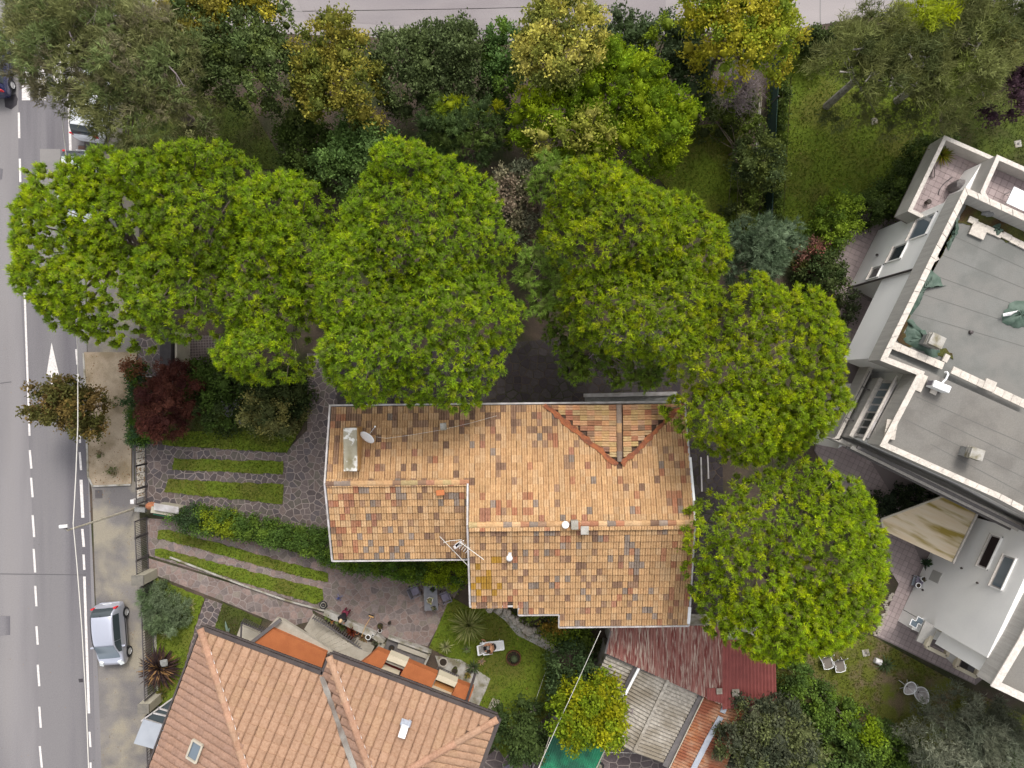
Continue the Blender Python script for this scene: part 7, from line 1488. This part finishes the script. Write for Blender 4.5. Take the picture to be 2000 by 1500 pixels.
mb = MB(); mb.box((-.3, .0, .56), (.16, .22, .02), ry=.25); mk('held_book', mb, M['blackc'], pr, local=True); bpy.data.objects['held_book'].parent = None
hb = bpy.data.objects['held_book']; hb.name = 'book'; tag(hb, 'small dark book held in the hands of the person on the lounger', 'book')
pr.location = q + Vector((.02, .02, 0)); pr.rotation_euler = (0, 0, math.radians(7)); hb.location = pr.location; hb.rotation_euler = pr.rotation_euler
# person in black standing by the low wall, looking down at the plants
q = wp(681, 1188, .024); pr = thing('person', 'person in black top and dark red trousers standing by the stair bed', 'person', (0, 0, 0))
V_ = [(0, 0, .93), (.01, .03, 1.12), (0, .10, 1.33), (0, .14, 1.44), (0, .17, 1.52)]; E_ = [(0, 1), (1, 2), (2, 3), (3, 4)]; R_ = [(.16, .12), (.14, .11), (.17, .11), (.09, .08), .055]
VH, EH, RH = [], [], []
for s in (-1, 1):
    b = len(V_); V_ += [(s * .19, .11, 1.38), (s * .24, .24, 1.14), (s * .16, .44, 1.02)]; E_ += [(2, b), (b, b + 1), (b + 1, b + 2)]; R_ += [.06, .05, .04]
    vb = len(VH); VH.append((s * .16, .44, 1.02)); RH.append(.03); fingers(VH, EH, RH, vb, (s * .15, .45, 1.015), (-s * .2, .9, -.3), (0, 0, 1))
skin_body('upper_body', pr, V_, E_, R_, 'blackc')
skin_body('legs', pr, [(0, 0, .92), (.1, .0, .86), (.12, .03, .48), (.12, -.02, .1), (.13, .14, .05), (-.1, 0, .86), (-.12, .05, .48), (-.12, .02, .1), (-.13, .18, .05)], [(0, 1), (1, 2), (2, 3), (3, 4), (0, 5), (5, 6), (6, 7), (7, 8)], [(.15, .12), .1, .07, .05, .04, .1, .07, .05, .04], 'redc')
hh_ = len([v for v in VH]) // 2
for s in (0, 1):
    vs_ = VH[s * hh_:(s + 1) * hh_]; es = [(a - s * hh_, b - s * hh_) for a, b in EH if s * hh_ <= a < (s + 1) * hh_]; skin_body('hand', pr, vs_, es, RH[s * hh_:(s + 1) * hh_], 'skin')
head(pr, Vector((0, .2, 1.62)), (0, 1, -.8), 'skin', 'fair', .04)
pr.location = q; pr.rotation_euler = (0, 0, math.radians(160))
# ================================================================ LITTER
V = []; C = []
def litter(px, n, cols, z, s=.05, seed=0):
    P = wl(px); xs = [p[0] for p in P]; ys = [p[1] for p in P]; rr = random.Random(seed)
    for _ in range(n):
        x = rr.uniform(min(xs), max(xs)); y = rr.uniform(min(ys), max(ys))
        if not inpoly(x, y, P) or vnoise(x, y, 1.3, seed) < rr.random() * .9: continue
        a = rr.uniform(0, 6.28); w = s * rr.uniform(.5, 1.2); c = rr.choice(cols); ca, sa = math.cos(a) * w, math.sin(a) * w
        V.extend([(x - ca, y - sa, z + .005), (x + sa * .6, y - ca * .6, z + .02), (x + ca, y + sa, z + .008), (x - sa * .6, y + ca * .6, z + .015)]); C.extend([c] * 4)
DRY = [(.2, .1, .04), (.26, .15, .06), (.14, .08, .04), (.1, .07, .04)]
litter([(168, 690), (258, 690), (256, 944), (178, 944)], 420, DRY, .1, .045, 1); litter([(166, 950), (285, 950), (300, 1500), (180, 1500)], 260, DRY, .01, .035, 2)
litter([(265, 865), (284, 865), (284, 985), (266, 985)], 260, DRY + [(.07, .08, .02)], .03, .05, 3); litter([(400, 180), (860, 180), (860, 330), (400, 330)], 700, DRY, .0, .05, 4)
litter([(1500, 100), (1840, 100), (1700, 440), (1500, 480)], 260, [(.3, .24, .1), (.26, .18, .07)], .07, .045, 5); litter([(890, 1180), (1085, 1270), (1070, 1400), (950, 1400)], 160, DRY, .06, .05, 6)
litter([(0, 100), (160, 100), (160, 1500), (0, 1500)], 120, DRY, .015, .03, 7); litter([(1120, 1230), (1190, 1230), (1140, 1370)], 200, DRY, .02, .07, 8)
V = np.array(V); q_ = np.arange(len(V) // 4) * 4; T = np.concatenate([np.stack([q_, q_ + 1, q_ + 2], 1), np.stack([q_, q_ + 2, q_ + 3], 1)])
tag(fast('leaf_litter', V, T, np.array(C), M['grass'], None, kind='stuff'), 'dry fallen leaves scattered over the verge, lawns and soil', 'leaves')
# weeds on the verge
for i, (a, b) in enumerate(((226, 785), (221, 920), (195, 888))): tree('weed_clump', ['weed clump in the middle of the sandy verge', 'weed clump near the south end of the sandy verge', 'tiny weed by the kerb of the sandy verge'][i], [(a, b, 5, 8 - 2 * i)], .12, .12, [(.07, .08, .03), (.1, .08, .04)], cat='plant', kind='leaf', k=5, L=.08, Wd=.025, spread=.9, sp=.2, cr=.1, per=8, offs=.05, tr=.01, fill=.2, zthick=.1, nl=2)
